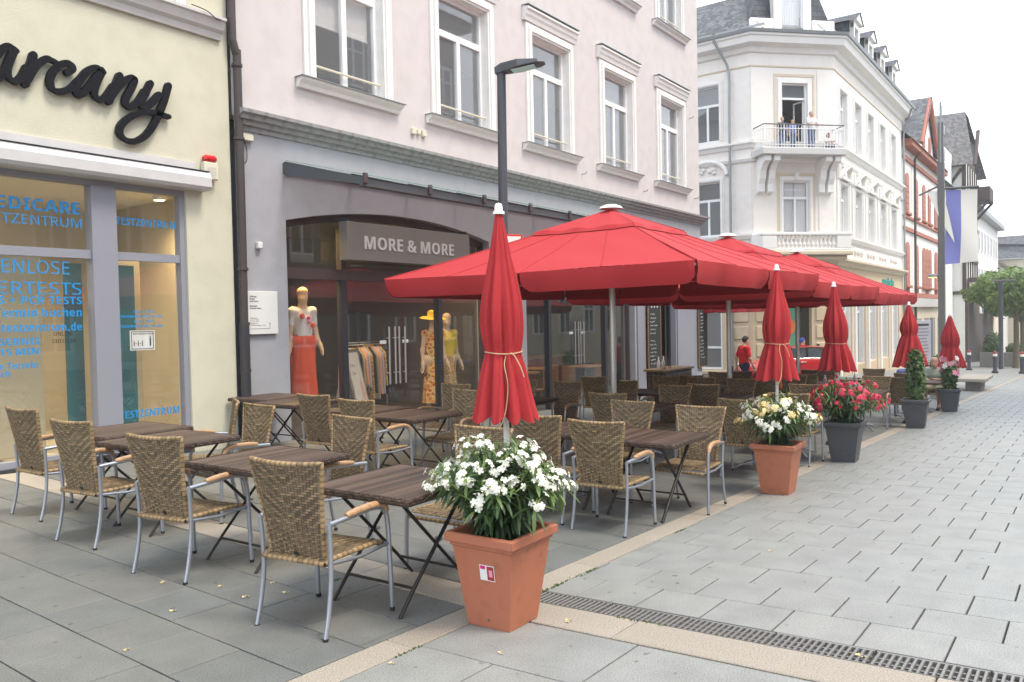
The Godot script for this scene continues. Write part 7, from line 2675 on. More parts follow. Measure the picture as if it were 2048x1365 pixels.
	tm.bbox(Vector3(0, 0.4, 0), Vector3(0.9, 0.8, 0.6), 0.03)
	mi("trough", tm, M.pot_concrete, sh)
	foliage(sh, Vector3(0, 1.05, 0), Vector3(0.5, 0.35, 0.5), 500, 0.07, 91, "foliage", 2.0)
	var be := thing("stone_bench", "low pale stone slab bench beyond the last planter", "bench", at(33.0, -3.4))
	var bm := MB.new()
	bm.bbox(Vector3(0, 0.42, 0), Vector3(2.4, 0.12, 0.9), 0.02)
	mi("bench_slab", bm, M.granite, be)
	var bl := MB.new()
	bl.bbox(Vector3(0, 0.18, 0), Vector3(1.2, 0.36, 0.5), 0.02)
	mi("bench_foot", bl, M.pot_concrete, be)

# ---------------------------------------------------------------- lamps, mast, signs, car
func build_street_things() -> void:
	# near street lamp
	var l := thing("street_lamp", "dark grey street lamp with flat angled head before the pink house", "street lamp", at(10.04, -7.45))
	var y0 := g(10.04, -7.45)
	var p := MB.new()
	p.tube([Vector3(0, 0, 0), Vector3(0.04, 3.0 - y0, 0), Vector3(0.07, 5.44 - y0, 0)], [0.085, 0.075, 0.07], 16)
	mi("post", p, M.lamp_post, l)
	# head points to the street
	var hd := part("lamp_head", l, Transform3D(Basis(Vector3.UP, -PI / 2 + 0.35) * Basis(Vector3(0, 0, 1), 0.10), Vector3(0.07, 5.44 - y0, 0)))
	var hm := MB.new()
	var sec := func(x: float, w: float, yb: float, yt: float) -> Array: return [Vector3(x, yb, w), Vector3(x, yt, w * 0.75), Vector3(x, yt, -w * 0.75), Vector3(x, yb, -w)]
	var ss := [sec.call(-0.09, 0.07, 0.0, 0.10), sec.call(0.02, 0.09, 0.0, 0.14), sec.call(0.3, 0.17, 0.01, 0.13), sec.call(0.62, 0.15, 0.02, 0.075), sec.call(0.70, 0.08, 0.02, 0.05)]
	for i in ss.size() - 1:
		for k in 4:
			hm.quad(ss[i][k], ss[i][(k + 1) % 4], ss[i + 1][(k + 1) % 4], ss[i + 1][k])
	hm.quad(ss[0][3], ss[0][2], ss[0][1], ss[0][0])
	hm.quad(ss[4][0], ss[4][1], ss[4][2], ss[4][3])
	mi("head_shell", hm, M.lamp_post, hd)
	var gl := MB.new()
	gl.bx(0.18, 0.55, -0.008, 0.003, -0.1, 0.1)
	mi("lamp_glass", gl, M.alu_bare, hd)
	var sg := thing("lamp_post_notice", "small red framed notice fixed to the near lamp post", "notice", Vector3(10.1, 2.75, -7.36), -0.6)
	var s1 := MB.new()
	s1.bbox(Vector3(0.07, 0, 0), Vector3(0.3, 0.36, 0.02), 0.005)
	mi("frame", s1, M.red_plastic, sg)
	var s2 := MB.new()
	s2.bx(-0.05, 0.19, -0.15, 0.15, 0.0105, 0.013)
	mi("paper", s2, M.poster_white, sg)
	# mast with banners and lamps
	var m := thing("banner_mast", "tall grey mast with lamp arms and two blue and white banners", "mast", at(45.2, -6.1))
	var my := g(45.2, -6.1)
	var mp := MB.new()
	mp.bx(-0.15, 0.15, 0.0, 9.0 - my, -0.15, 0.15)
	mp.bx(-0.12, 0.12, 9.0 - my, 11.0 - my, -0.12, 0.12)
	mi("post", mp, M.lamp_post2, m)
	var mt := MB.new()
	mt.tube([Vector3(-0.1, 9.0 - my, 0), Vector3(-0.1, 12.0 - my, 0)], 0.05, 6)
	mt.tube([Vector3(0.25, 11.0 - my, 0), Vector3(0.25, 11.9 - my, 0)], 0.03, 6)
	mt.bbox(Vector3(0.08, 10.6 - my, 0), Vector3(0.34, 0.5, 0.3), 0.03)
	mt.bbox(Vector3(0.08, 9.4 - my, 0), Vector3(0.36, 0.6, 0.3), 0.03)
	mi("top_fittings", mt, M.zinc, m)
	var ar := MB.new()
	ar.tube([Vector3(0, 7.7 - my, 0), Vector3(0.9, 7.75 - my, 1.55)], 0.07, 6)
	ar.tube([Vector3(0, 7.9 - my, 0), Vector3(-0.6, 7.4 - my, -0.9)], 0.05, 6)
	mi("banner_arm", ar, M.lamp_post, m)
	var la := MB.new()
	la.bbox(Vector3(-0.3, 3.35 - my, -0.3), Vector3(1.5, 0.16, 0.34), 0.05)
	mi("lamp_arm", la, M.zinc, m)
	var lg := MB.new()
	lg.bx(-0.95, -0.45, 3.25 - my, 3.27 - my, -0.45, -0.15)
	mi("lamp_lens", lg, emit(Color(1.0, 0.8, 0.45), 1.2), m)
	var fl := func(u0: float, u1: float) -> MB:
		var b := MB.new()
		b.grid(8, 24, func(u: float, v: float) -> Vector3:
			var t := lerpf(u0, u1, u)
			var d := Vector3(0.5, 0, 0.866)
			var wv := 0.08 * sin(v * 5.0 + t * 4.0) * (1.0 - v)
			return d * (0.22 + 1.5 * t) + Vector3(-0.3 * (1.0 - v) * (1.0 - v), lerpf(3.9, 7.62, v) - my + 0.12 * (1.0 - v) * t, 0) + Vector3(0.866, 0, -0.5) * wv)
		return b
	mi("banner_blue_half", fl.call(0.0, 0.48), M.flag_blue, m)
	mi("banner_white_half", fl.call(0.48, 1.0), M.flag_white, m)
	var f2 := MB.new()
	f2.grid(6, 24, func(u: float, v: float) -> Vector3:
		var x := lerpf(-0.75, 0.0, u) * lerpf(0.35, 1.0, v) + 0.9 * (1.0 - v) + 0.1 * sin(v * 7.0 + u * 3.0) * (1.0 - v)
		return Vector3(x * 0.55, lerpf(4.1, 7.6, v) - my, x * 0.8 + 0.35 * (1.0 - v)))
	mi("banner_side", f2, M.flag_white, m)
	# street directory board
	var ib := thing("street_directory", "tall pale violet street directory board on grey posts", "directory board", at(33.6, -5.2), 0.95 - PI / 2 + 0.25)
	var i1 := MB.new()
	i1.bbox(Vector3(0, 1.35, 0), Vector3(1.1, 2.3, 0.06), 0.01)
	mi("board", i1, M.info_board, ib)
	for k in 15:
		var ln := MB.new()
		ln.bx(-0.42, 0.2 + 0.2 * hash2(k, 5), 0.42 + k * 0.125, 0.46 + k * 0.125, 0.031, 0.034)
		mi("printed_line", ln, M.grey_text, ib)
	var hd2 := MB.new()
	hd2.bx(-0.45, 0.38, 2.3, 2.38, 0.031, 0.035)
	mi("printed_heading", hd2, M.black_text, ib)
	for s in [-0.62, 0.62]:
		var ps := MB.new()
		ps.tube([Vector3(s, 0, 0), Vector3(s, 2.6, 0)], 0.06, 10)
		mi("post", ps, M.zinc, ib)
	# far lamp
	var l2 := thing("street_lamp", "slim far street lamp before the plane trees", "street lamp", at(61.6, -4.86))
	var ly := g(61.6, -4.86)
	var lp := MB.new()
	lp.tube([Vector3(0, 0, 0), Vector3(0, 3.45 - ly, 0)], 0.14, 8)
	mi("post", lp, M.lamp_post, l2)
	var lh := MB.new()
	lh.bbox(Vector3(0.2, 3.5 - ly, 0.2), Vector3(0.5, 0.12, 1.3), 0.03)
	mi("lamp_head", lh, M.lamp_post2, l2)
	# bollards
	var bo := Node3D.new()
	var b1 := MB.new()
	b1.lathe([Vector2(0.0, 0.0), Vector2(0.17, 0.0), Vector2(0.17, 0.12), Vector2(0.10, 0.16), Vector2(0.10, 0.85), Vector2(0.13, 0.87), Vector2(0.13, 0.93), Vector2(0.09, 0.97)], 12)
	mi("shaft", b1, M.lamp_post, bo)
	var b2 := MB.new()
	b2.lathe([Vector2(0.105, 0.97), Vector2(0.105, 1.1), Vector2(0.0, 1.101)], 12)
	mi("white_band", b2, M.white_plastic, bo)
	var b3 := MB.new()
	b3.lathe([Vector2(0.1, 1.1), Vector2(0.11, 1.2), Vector2(0.0, 1.28)], 12)
	mi("red_cap", b3, M.room_red, bo)
	var first := true
	for q in [[57.0, -6.2, "bollard nearest the stone bench"], [52.7, -4.45, "middle bollard across the far street"], [53.6, -3.2, "rightmost bollard across the far street"]]:
		if first:
			add_child(bo)
			bo.name = numbered("bollard")
			bo.position = at(q[0], q[1])
			tag(bo, q[2], "bollard", "bollards across the far street")
			first = false
		else:
			copy(bo, "bollard", q[2], at(q[0], q[1]), 0.0)
	# white parasol and sign far right
	var wp := thing("white_parasol", "pale parasol far off at the right edge", "parasol", at(92.0, -3.4))
	var w1 := MB.new()
	w1.lathe([Vector2(2.4, 2.4), Vector2(1.2, 2.9), Vector2(0.0, 3.3)], 8)
	mi("canopy", w1, M.flag_white, wp)
	var w2 := MB.new()
	w2.tube([Vector3(0, 0, 0), Vector3(0, 3.2, 0)], 0.05, 6)
	mi("pole", w2, M.umb_white, wp)
	var bs := thing("blue_shop_sign", "small blue and white sign on the distant dark shop front", "sign", Vector3(90.5, 1.7, -8.8))
	var q1 := MB.new()
	q1.bbox(Vector3(0, 0, 0), Vector3(3.0, 0.9, 0.1), 0.03)
	mi("sign_panel", q1, M.ochre, bs)
	var q2 := MB.new()
	q2.bx(0.2, 1.3, -0.35, 0.35, 0.051, 0.08)
	mi("sign_logo", q2, M.paint_blue, bs)
	build_car()
	# serving trolley beside the cafe entrance with bottles
	var sc := thing("service_table", "wooden service table with bottles beside the menu board", "table", at(17.9, -8.3))
	var t1 := MB.new()
	t1.bbox(Vector3(0, 0.92, 0), Vector3(1.6, 0.05, 0.6), 0.01)
	mi("tabletop", t1, M.wood_board, sc)
	var t2 := MB.new()
	t2.bbox(Vector3(0, 0.45, 0), Vector3(1.5, 0.9, 0.5), 0.01)
	mi("cabinet", t2, M.table_edge, sc)
	for k in 4:
		var bt := MB.new()
		bt.lathe([Vector2(0.0, 0.0), Vector2(0.04, 0.0), Vector2(0.042, 0.16), Vector2(0.016, 0.22), Vector2(0.014, 0.3), Vector2(0.0, 0.3)], 10)
		tag(mi("bottle", bt, M.glass_dark if k % 2 else M.white_plastic, self, T(at(17.9, -8.3) + Vector3(-0.6 + k * 0.13, 0.946, 0.1 * (k % 2)))), ["white bottle at left end of the service table", "dark bottle second on the service table", "white bottle third on the service table", "dark bottle nearest the service table's middle"][k], "bottle", "bottles on the service table")
	# wrought iron balcony on the side of the pink house
	var ib2 := thing("iron_balcony", "black wrought iron balcony on the pink house's side", "balcony", Vector3(23.7, 8.6, -11.2))
	var sl := MB.new()
	sl.bbox(Vector3(0.42, -0.05, 0), Vector3(0.84, 0.14, 1.6), 0.03)
	mi("balcony_slab", sl, M.cornice, ib2)
	var rl := MB.new()
	rl.tube([Vector3(0.0, 1.6, 0.75), Vector3(0.78, 1.6, 0.75), Vector3(0.78, 1.6, -0.75), Vector3(0.0, 1.6, -0.75)], 0.03, 5)
	rl.tube([Vector3(0.0, 0.15, 0.75), Vector3(0.78, 0.15, 0.75), Vector3(0.78, 0.15, -0.75), Vector3(0.0, 0.15, -0.75)], 0.025, 5)
	mi("rails", rl, M.rubber, ib2)
	for k in 6:
		var sc2 := MB.new()
		var x := 0.08 + k * 0.135
		sc2.tube(smooth([Vector3(x, 0.1, 0.75), Vector3(x + 0.06, 0.4, 0.75), Vector3(x - 0.05, 0.75, 0.75), Vector3(x + 0.06, 1.1, 0.75), Vector3(x, 1.6, 0.75)], 4), 0.022, 5)
		mi("scroll_bar", sc2, M.rubber, ib2)
	for k in 9:
		var sc2 := MB.new()
		var z := -0.7 + k * 0.175
		sc2.tube([Vector3(0.78, 0.1, z), Vector3(0.78, 1.6, z)], 0.018, 5)
		mi("bar", sc2, M.rubber, ib2)

func build_car() -> void:
	# small red hatchback, nose along local +x
	var c := thing("parked_car", "small red hatchback with chrome trim parked in the side street", "car", at(31.2, -9.6), 2.25)
	var L := 3.75
	# stations along the car: x, half width at sill, half width at belt, bottom, belt height
	var st := [[-1.87, 0.60, 0.62, 0.42, 0.72], [-1.82, 0.72, 0.74, 0.30, 0.90], [-1.6, 0.80, 0.80, 0.24, 0.98], [-1.2, 0.84, 0.83, 0.20, 0.99], [-0.5, 0.85, 0.83, 0.20, 0.98], [0.3, 0.85, 0.83, 0.20, 0.96], [0.8, 0.84, 0.80, 0.20, 0.94], [1.3, 0.82, 0.74, 0.22, 0.86], [1.65, 0.76, 0.66, 0.26, 0.78], [1.82, 0.64, 0.55, 0.34, 0.66], [1.88, 0.5, 0.42, 0.40, 0.55]]
	var sec := func(s: Array, k: int) -> Vector3:
		var pts := [Vector2(0, s[3]), Vector2(s[1] * 0.9, s[3]), Vector2(s[1], s[3] + 0.1), Vector2(s[1] * 1.01, lerpf(s[3], s[4], 0.5)), Vector2(s[1], lerpf(s[3], s[4], 0.78)), Vector2(s[2], s[4] - 0.03), Vector2(s[2] * 0.94, s[4]), Vector2(s[2] * 0.5, s[4] + 0.035), Vector2(0, s[4] + 0.045)]
		var i := k if k < 9 else 16 - k
		var p: Vector2 = pts[i]
		return Vector3(s[0], p.y, p.x if k < 9 else -p.x)
	var bm := MB.new()
	bm.grid(20, 16, func(u: float, v: float) -> Vector3:
		var f := u * (st.size() - 1)
		var i := mini(int(f), st.size() - 2)
		var k := int(round(v * 16))
		return (sec.call(st[i], 16 - k) as Vector3).lerp(sec.call(st[i + 1], 16 - k), f - i))
	mi("body", bm, M.car_red, c)
	for e in [st[0], st[st.size() - 1]]:
		var cap := MB.new()
		var cc := Vector3(e[0], (e[3] + e[4]) / 2, 0)
		for k in 16:
			var a: Vector3 = sec.call(e, k)
			var b: Vector3 = sec.call(e, k + 1)
			if e[0] > 0:
				cap.tri(cc, a, b)
			else:
				cap.tri(cc, b, a)
		mi("bumper_face", cap, M.car_red, c)
	# greenhouse: glass sides, red roof
	var gh := func(x: float, y: float, w: float) -> Vector3: return Vector3(x, y, w)
	var lowp := [[-1.72, 0.98, 0.70], [0.62, 0.985, 0.76]]
	var topp := [[-1.42, 1.36, 0.60], [0.02, 1.39, 0.60]]
	var glm := MB.new()
	for s in [-1.0, 1.0]:
		var a := Vector3(lowp[0][0], lowp[0][1], s * lowp[0][2])
		var b := Vector3(lowp[1][0], lowp[1][1], s * lowp[1][2])
		var d := Vector3(topp[1][0], topp[1][1], s * topp[1][2])
		var e := Vector3(topp[0][0], topp[0][1], s * topp[0][2])
		if s > 0:
			glm.quad(a, b, d, e)
		else:
			glm.quad(b, a, e, d)
	mi("side_windows", glm, M.car_glass, c)
	var ws := MB.new()
	ws.quad(Vector3(0.62, 0.985, 0.76), Vector3(0.62, 0.985, -0.76), Vector3(0.02, 1.39, -0.60), Vector3(0.02, 1.39, 0.60))
	mi("windscreen", ws, M.car_glass, c)
	var rw := MB.new()
	rw.quad(Vector3(-1.72, 0.98, -0.70), Vector3(-1.72, 0.98, 0.70), Vector3(-1.42, 1.36, 0.60), Vector3(-1.42, 1.36, -0.60))
	mi("rear_window", rw, M.car_glass, c)
	var rf := MB.new()
	rf.grid(10, 10, func(u: float, v: float) -> Vector3:
		var x := lerpf(-1.5, 0.08, u)
		var z := lerpf(0.63, -0.63, v)
		return Vector3(x, 1.37 + 0.055 * sin(v * PI) + 0.03 * sin(u * PI) - 0.02 * pow(absf(u * 2 - 1), 4.0), z))
	mi("roof", rf, M.car_red, c)
	for s in [-1.0, 1.0]:
		for q in [[0.62, 0.985, 0.77, 0.02, 1.39, 0.61], [-0.55, 0.985, 0.775, -0.6, 1.385, 0.615], [-1.70, 0.98, 0.71, -1.42, 1.37, 0.61]]:
			var pl := MB.new()
			pl.tube([Vector3(q[0], q[1], s * q[2]), Vector3(q[3], q[4], s * q[5])], 0.035, 5)
			mi("pillar", pl, M.rubber, c)
		var tr := MB.new()
		tr.tube([Vector3(-1.72, 0.985, s * 0.77), Vector3(-0.5, 0.995, s * 0.815), Vector3(0.62, 0.98, s * 0.80)], 0.016, 5)
		mi("chrome_strip", tr, M.chrome, c)
		var hl := MB.new()
		hl.ball(Vector3(1.62, 0.66, s * 0.55), Vector3(0.16, 0.15, 0.15), 12, 8)
		mi("headlight", hl, M.chrome, c)
		var tl := MB.new()
		tl.bbox(Vector3(-1.84, 0.76, s * 0.64), Vector3(0.12, 0.24, 0.2), 0.05)
		mi("tail_light", tl, M.tail, c)
		var tc := MB.new()
		var rp := []
		for k in 17:
			var a := TAU * k / 16
			rp.append(Vector3(-1.87 + 0.05 * absf(sin(a)) * 0.0, 0.76 + 0.15 * sin(a), s * (0.64 + 0.12 * cos(a))))
		tc.tube(rp, 0.022, 5, false)
		mi("tail_light_ring", tc, M.chrome, c)
		var dh := MB.new()
		dh.bbox(Vector3(-0.35, 0.85, s * 0.87), Vector3(0.2, 0.035, 0.03), 0.01)
		mi("door_handle", dh, M.chrome, c)
		var mr := MB.new()
		mr.ball(Vector3(0.55, 1.02, s * 0.92), Vector3(0.07, 0.08, 0.11), 10, 6)
		mi("mirror", mr, M.car_red, c)
		for x in [-1.2, 1.2]:
			var wh := part("wheel", c, T(Vector3(x, 0.3, s * 0.78)))
			var ty := MB.new()
			ty.tube([Vector3(0, 0, -0.09), Vector3(0, 0, 0.09)], 0.3, 22)
			mi("tyre", ty, M.tyre, wh)
			var ri := MB.new()
			ri.tube([Vector3(0, 0, -0.095), Vector3(0, 0, 0.095)], 0.2, 16)
			mi("rim", ri, M.alu_bare, wh)
			var wa := MB.new()
			var wp := []
			for k in 13:
				var a := PI * k / 12
				wp.append(Vector3(x + cos(a) * 0.36, 0.3 + sin(a) * 0.36, s * 0.85))
			wa.tube(wp, 0.03, 5)
			mi("wheel_arch", wa, M.rubber, c)
	var an := MB.new()
	an.bbox(Vector3(-1.3, 1.46, 0), Vector3(0.12, 0.06, 0.05), 0.02)
	mi("aerial", an, M.rubber, c)

# ---------------------------------------------------------------- bodies: tapered bones joined smoothly, meshed as surface nets
func sdf_mesh(bones: Array, cell: float, k: float) -> ArrayMesh:
	var lo := Vector3(1e9, 1e9, 1e9)
	var hi := -lo
	for b in bones:
		for e in 2:
			var r: float = b[2 + e]
			lo = lo.min(b[e] - Vector3.ONE * (r + cell * 3))
			hi = hi.max(b[e] + Vector3.ONE * (r + cell * 3))
	var nx := int((hi.x - lo.x) / cell) + 2
	var ny := int((hi.y - lo.y) / cell) + 2
	var nz := int((hi.z - lo.z) / cell) + 2
	var f := PackedFloat32Array()
	f.resize(nx * ny * nz)
	f.fill(1.0)
	for b in bones:
		var a: Vector3 = b[0]
		var ba: Vector3 = b[1] - a
		var l2 := maxf(ba.length_squared(), 1e-9)
		var rm := maxf(b[2], b[3]) + k + cell * 2
		var p0 := ((a.min(b[1]) - Vector3.ONE * rm - lo) / cell).floor()
		var p1 := ((a.max(b[1]) + Vector3.ONE * rm - lo) / cell).ceil()
		for z in range(maxi(0, int(p0.z)), mini(nz, int(p1.z) + 1)):
			for y in range(maxi(0, int(p0.y)), mini(ny, int(p1.y) + 1)):
				for x in range(maxi(0, int(p0.x)), mini(nx, int(p1.x) + 1)):
					var p := lo + Vector3(x, y, z) * cell - a
					var h := clampf(p.dot(ba) / l2, 0.0, 1.0)
					var d := (p - ba * h).length() - lerpf(b[2], b[3], h)
					var i := x + nx * (y + ny * z)
					var o := f[i]
					var t := maxf(k - absf(o - d), 0.0) / k
					f[i] = minf(o, d) - t * t * k * 0.25
	var m := MB.new()
	var vid := {}
	var offs := [0, 1, nx, nx + 1, nx * ny, nx * ny + 1, nx * ny + nx, nx * ny + nx + 1]
	var cor := [Vector3(0, 0, 0), Vector3(1, 0, 0), Vector3(0, 1, 0), Vector3(1, 1, 0), Vector3(0, 0, 1), Vector3(1, 0, 1), Vector3(0, 1, 1), Vector3(1, 1, 1)]
	var edges := [[0, 1], [2, 3], [4, 5], [6, 7], [0, 2], [1, 3], [4, 6], [5, 7], [0, 4], [1, 5], [2, 6], [3, 7]]
	for z in nz - 1:
		for y in ny - 1:
			for x in nx - 1:
				var i := x + nx * (y + ny * z)
				var s := 0
				for c in 8:
					if f[i + offs[c]] < 0.0:
						s += 1
				if s == 0 or s == 8:
					continue
				var sum := Vector3.ZERO
				var n := 0
				for e in edges:
					var d0 := f[i + offs[e[0]]]
					var d1 := f[i + offs[e[1]]]
					if (d0 < 0.0) != (d1 < 0.0):
						sum += (cor[e[0]] as Vector3).lerp(cor[e[1]], d0 / (d0 - d1))
						n += 1
				var gr := Vector3(f[i + 1] - f[i], f[i + nx] - f[i], f[i + nx * ny] - f[i]) + Vector3(f[i + offs[7]] - f[i + offs[6]], f[i + offs[7]] - f[i + offs[5]], f[i + offs[7]] - f[i + offs[3]])
				vid[i] = m.vert(lo + (Vector3(x, y, z) + sum / n) * cell, gr.normalized())
	for i in vid:
		var v0: int = i
		var x := v0 % nx
		var y := (v0 / nx) % ny
		var z := v0 / (nx * ny)
		var ax := [[1, nx, nx * ny], [nx, nx * ny, 1], [nx * ny, 1, nx]]
		for q in ax:
			var e: int = v0 + q[0]
			if (f[v0] < 0.0) == (f[e] < 0.0):
				continue
			var a: int = v0 - q[1]
			var b: int = v0 - q[2]
			var c: int = v0 - q[1] - q[2]
			if not (vid.has(a) and vid.has(b) and vid.has(c)):
				continue
			if f[v0] < 0.0:
				m.ix.append_array([vid[v0], vid[c], vid[a], vid[v0], vid[b], vid[c]])
			else:
				m.ix.append_array([vid[v0], vid[a], vid[c], vid[v0], vid[c], vid[b]])
	return m.mesh()

# joints in local metres, facing +x, left side +z is the figure's right
func figure(called: String, label: String, pos: Vector3, turn: float, J: Dictionary, look: Dictionary, scale := 1.0) -> Node3D:
	var o := thing(called, label, "person" if called == "person" else "mannequin", pos, turn)
	var s := scale
	var skin: Material = look.get("skin", M.skin)
	var bones := []
	var hc: Vector3 = J.head
	var nk: Vector3 = J.neck
	var hd: Vector3 = J.get("look", Vector3(1, 0, 0)).normalized()
	bones.append([hc + Vector3(0, 0.045, 0) - hd * 0.012, hc - Vector3(0, 0.045, 0) + hd * 0.008, 0.088, 0.068])
	bones.append([hc - Vector3(0, 0.07, 0) + hd * 0.03, hc - Vector3(0, 0.085, 0) + hd * 0.035, 0.045, 0.04])
	bones.append([hc - Vector3(0, 0.05, 0), nk, 0.052, 0.055])
	bones.append([nk, J.chest, 0.06, 0.12])
	for e in ["l", "r"]:
		var z := 1.0 if e == "r" else -1.0
		bones.append([J.chest + Vector3(0, 0.06, z * 0.05), J["sh" + e], 0.085, 0.058])
		bones.append([J["sh" + e], J["el" + e], 0.05, 0.04])
		bones.append([J["el" + e], J["wr" + e], 0.04, 0.027])
		bones.append([J["hip" + e], J["kn" + e], 0.082, 0.055])
		bones.append([J["kn" + e], J["an" + e], 0.054, 0.035])
		bones.append([J["an" + e], J["toe" + e], 0.04, 0.03])
		# palm
		var hdir: Vector3 = (J["wr" + e] - J["el" + e]).normalized()
		bones.append([J["wr" + e], J["wr" + e] + hdir * 0.075, 0.028, 0.033])
	var sl: float = look.get("slim", 1.0)
	bones.append([J.chest, J.pelvis, 0.125 * sl, 0.115 * sl])
	bones.append([J.hipl, J.hipr, 0.095, 0.095])
	var body := sdf_mesh(bones, look.get("cell", 0.026), 0.05)
	var bm := MB.new()
	append_mesh(bm, body, Transform3D.IDENTITY)
	for e in ["l", "r"]:
		var hdir: Vector3 = (J["wr" + e] - J["el" + e]).normalized()
		var side := hdir.cross(Vector3(1, 0, 0)).normalized() if absf(hdir.x) < 0.9 else hdir.cross(Vector3.UP).normalized()
		var side2 := hdir.cross(side)
		var w: Vector3 = J["wr" + e] + hdir * 0.085
		for k in 4:
			var sp := side2 * (k - 1.5) * 0.019
			var ln: float = [0.07, 0.08, 0.075, 0.058][k]
			bm.tube([w + sp, w + sp * 1.15 + hdir * ln * 0.5 + side * 0.006, w + sp * 1.15 + hdir * ln + side * 0.02], [0.010, 0.009, 0.007], 6)
		bm.tube([w - hdir * 0.055 + side2 * 0.03, w - hdir * 0.01 + side2 * 0.052 + side * 0.01, w + hdir * 0.022 + side2 * 0.052 + side * 0.02], [0.012, 0.011, 0.008], 6)
	if not look.get("faceless", false):
		var sd := hd.cross(Vector3.UP).normalized()
		bm.tube([hc + hd * 0.082 + Vector3(0, 0.012, 0), hc + hd * 0.104 - Vector3(0, 0.025, 0), hc + hd * 0.08 - Vector3(0, 0.034, 0)], [0.007, 0.014, 0.011], 6)
		for q in [-1.0, 1.0]:
			bm.ball(hc + sd * q * 0.088 + Vector3(0, -0.005, 0), Vector3(0.016, 0.03, 0.016), 8, 5)
	mi("body", bm, skin, o)
	if not look.get("faceless", false):
		var sd := hd.cross(Vector3.UP).normalized()
		for q in [-1.0, 1.0]:
			var ey := MB.new()
			ey.ball(hc + hd * 0.083 + sd * q * 0.033 + Vector3(0, 0.008, 0), Vector3(0.011, 0.008, 0.011), 8, 5)
			mi("eye", ey, M.eye, o)
		var mo := MB.new()
		mo.tube([hc + hd * 0.086 - sd * 0.022 - Vector3(0, 0.06, 0), hc + hd * 0.09 - Vector3(0, 0.06, 0), hc + hd * 0.086 + sd * 0.022 - Vector3(0, 0.06, 0)], 0.005, 5)
		mi("mouth", mo, M.petal_pink, o)
	if look.has("hair"):
		var hb := [[hc + Vector3(0, 0.06, 0) - hd * 0.022, hc + Vector3(0, 0.03, 0) - hd * 0.045, 0.092, 0.088]]
		if look.get("long_hair", false):
			hb.append([hc - hd * 0.05, hc - hd * 0.075 - Vector3(0, 0.2, 0), 0.085, 0.07])
		mi("hair", sdf_mesh(hb, 0.02, 0.03), look.hair, o)
	if look.has("shirt"):
		var k: float = look.get("slim", 1.0)
		var sb := [[J.chest, J.pelvis + Vector3(0, 0.02, 0), 0.15 * k, 0.14 * k], [J.chest + Vector3(0, 0.07, 0), J.chest, 0.11 * k, 0.15 * k]]
		for e in ["l", "r"]:
			var z := 1.0 if e == "r" else -1.0
			sb.append([J.chest + Vector3(0, 0.07, z * 0.05), J["sh" + e], 0.105 * k, 0.078 * k])
			sb.append([J["sh" + e], (J["sh" + e] as Vector3).lerp(J["el" + e], look.get("sleeve", 0.65)), 0.072 * k, 0.066 * k])
			sb.append([J.chest + Vector3(0, -0.05, z * 0.05), J.pelvis + Vector3(0, 0.02, z * 0.05), 0.115 * k, 0.115 * k])
		mi("shirt", sdf_mesh(sb, look.get("cell", 0.026), 0.05), look.shirt, o)
	if look.has("trousers"):
		var tb := [[J.hipl, J.hipr, 0.115, 0.115], [J.pelvis, J.pelvis + Vector3(0, -0.05, 0), 0.125, 0.12]]
		var tl: float = look.get("leg", 1.0)
		for e in ["l", "r"]:
			tb.append([J["hip" + e], J["kn" + e], 0.10, 0.075])
			if tl > 0.5:
				tb.append([J["kn" + e], (J["kn" + e] as Vector3).lerp(J["an" + e], tl), 0.075, 0.06])
		mi("trousers", sdf_mesh(tb, look.get("cell", 0.026), 0.04), look.trousers, o)
	if look.has("skirt"):
		var sk := MB.new()
		var top: Vector3 = J.pelvis + Vector3(0, 0.08, 0)
		var hem: float = look.get("hem", 0.12)
		sk.grid(28, 10, func(u: float, v: float) -> Vector3:
			var a := -u * TAU
			var r := lerpf(0.21, 0.135, v) + 0.015 * (1.0 - v) * sin(a * 7.0)
			return Vector3(top.x + cos(a) * r * 0.8, lerpf(hem, top.y, v), top.z + sin(a) * r))
		mi("skirt", sk, look.skirt, o)
	if look.get("shoes", true):
		for e in ["l", "r"]:
			mi("shoe", sdf_mesh([[J["an" + e] - Vector3(0.02, 0.03, 0), J["toe" + e], 0.05, 0.042]], 0.02, 0.02), M.shoe, o)
	o.scale = Vector3.ONE * s
	return o

func standing() -> Dictionary:
	return {"head": Vector3(0.02, 1.64, 0), "neck": Vector3(0, 1.47, 0), "chest": Vector3(0, 1.30, 0), "pelvis": Vector3(0, 0.98, 0), "shl": Vector3(0, 1.41, -0.19), "shr": Vector3(0, 1.41, 0.19), "ell": Vector3(-0.02, 1.11, -0.25), "elr": Vector3(-0.02, 1.11, 0.25), "wrl": Vector3(0.05, 0.87, -0.26), "wrr": Vector3(0.05, 0.87, 0.26), "hipl": Vector3(0, 0.93, -0.09), "hipr": Vector3(0, 0.93, 0.09), "knl": Vector3(0.02, 0.50, -0.10), "knr": Vector3(0.02, 0.50, 0.10), "anl": Vector3(-0.02, 0.08, -0.10), "anr": Vector3(-0.02, 0.08, 0.10), "toel": Vector3(0.15, 0.035, -0.11), "toer": Vector3(0.15, 0.035, 0.11)}

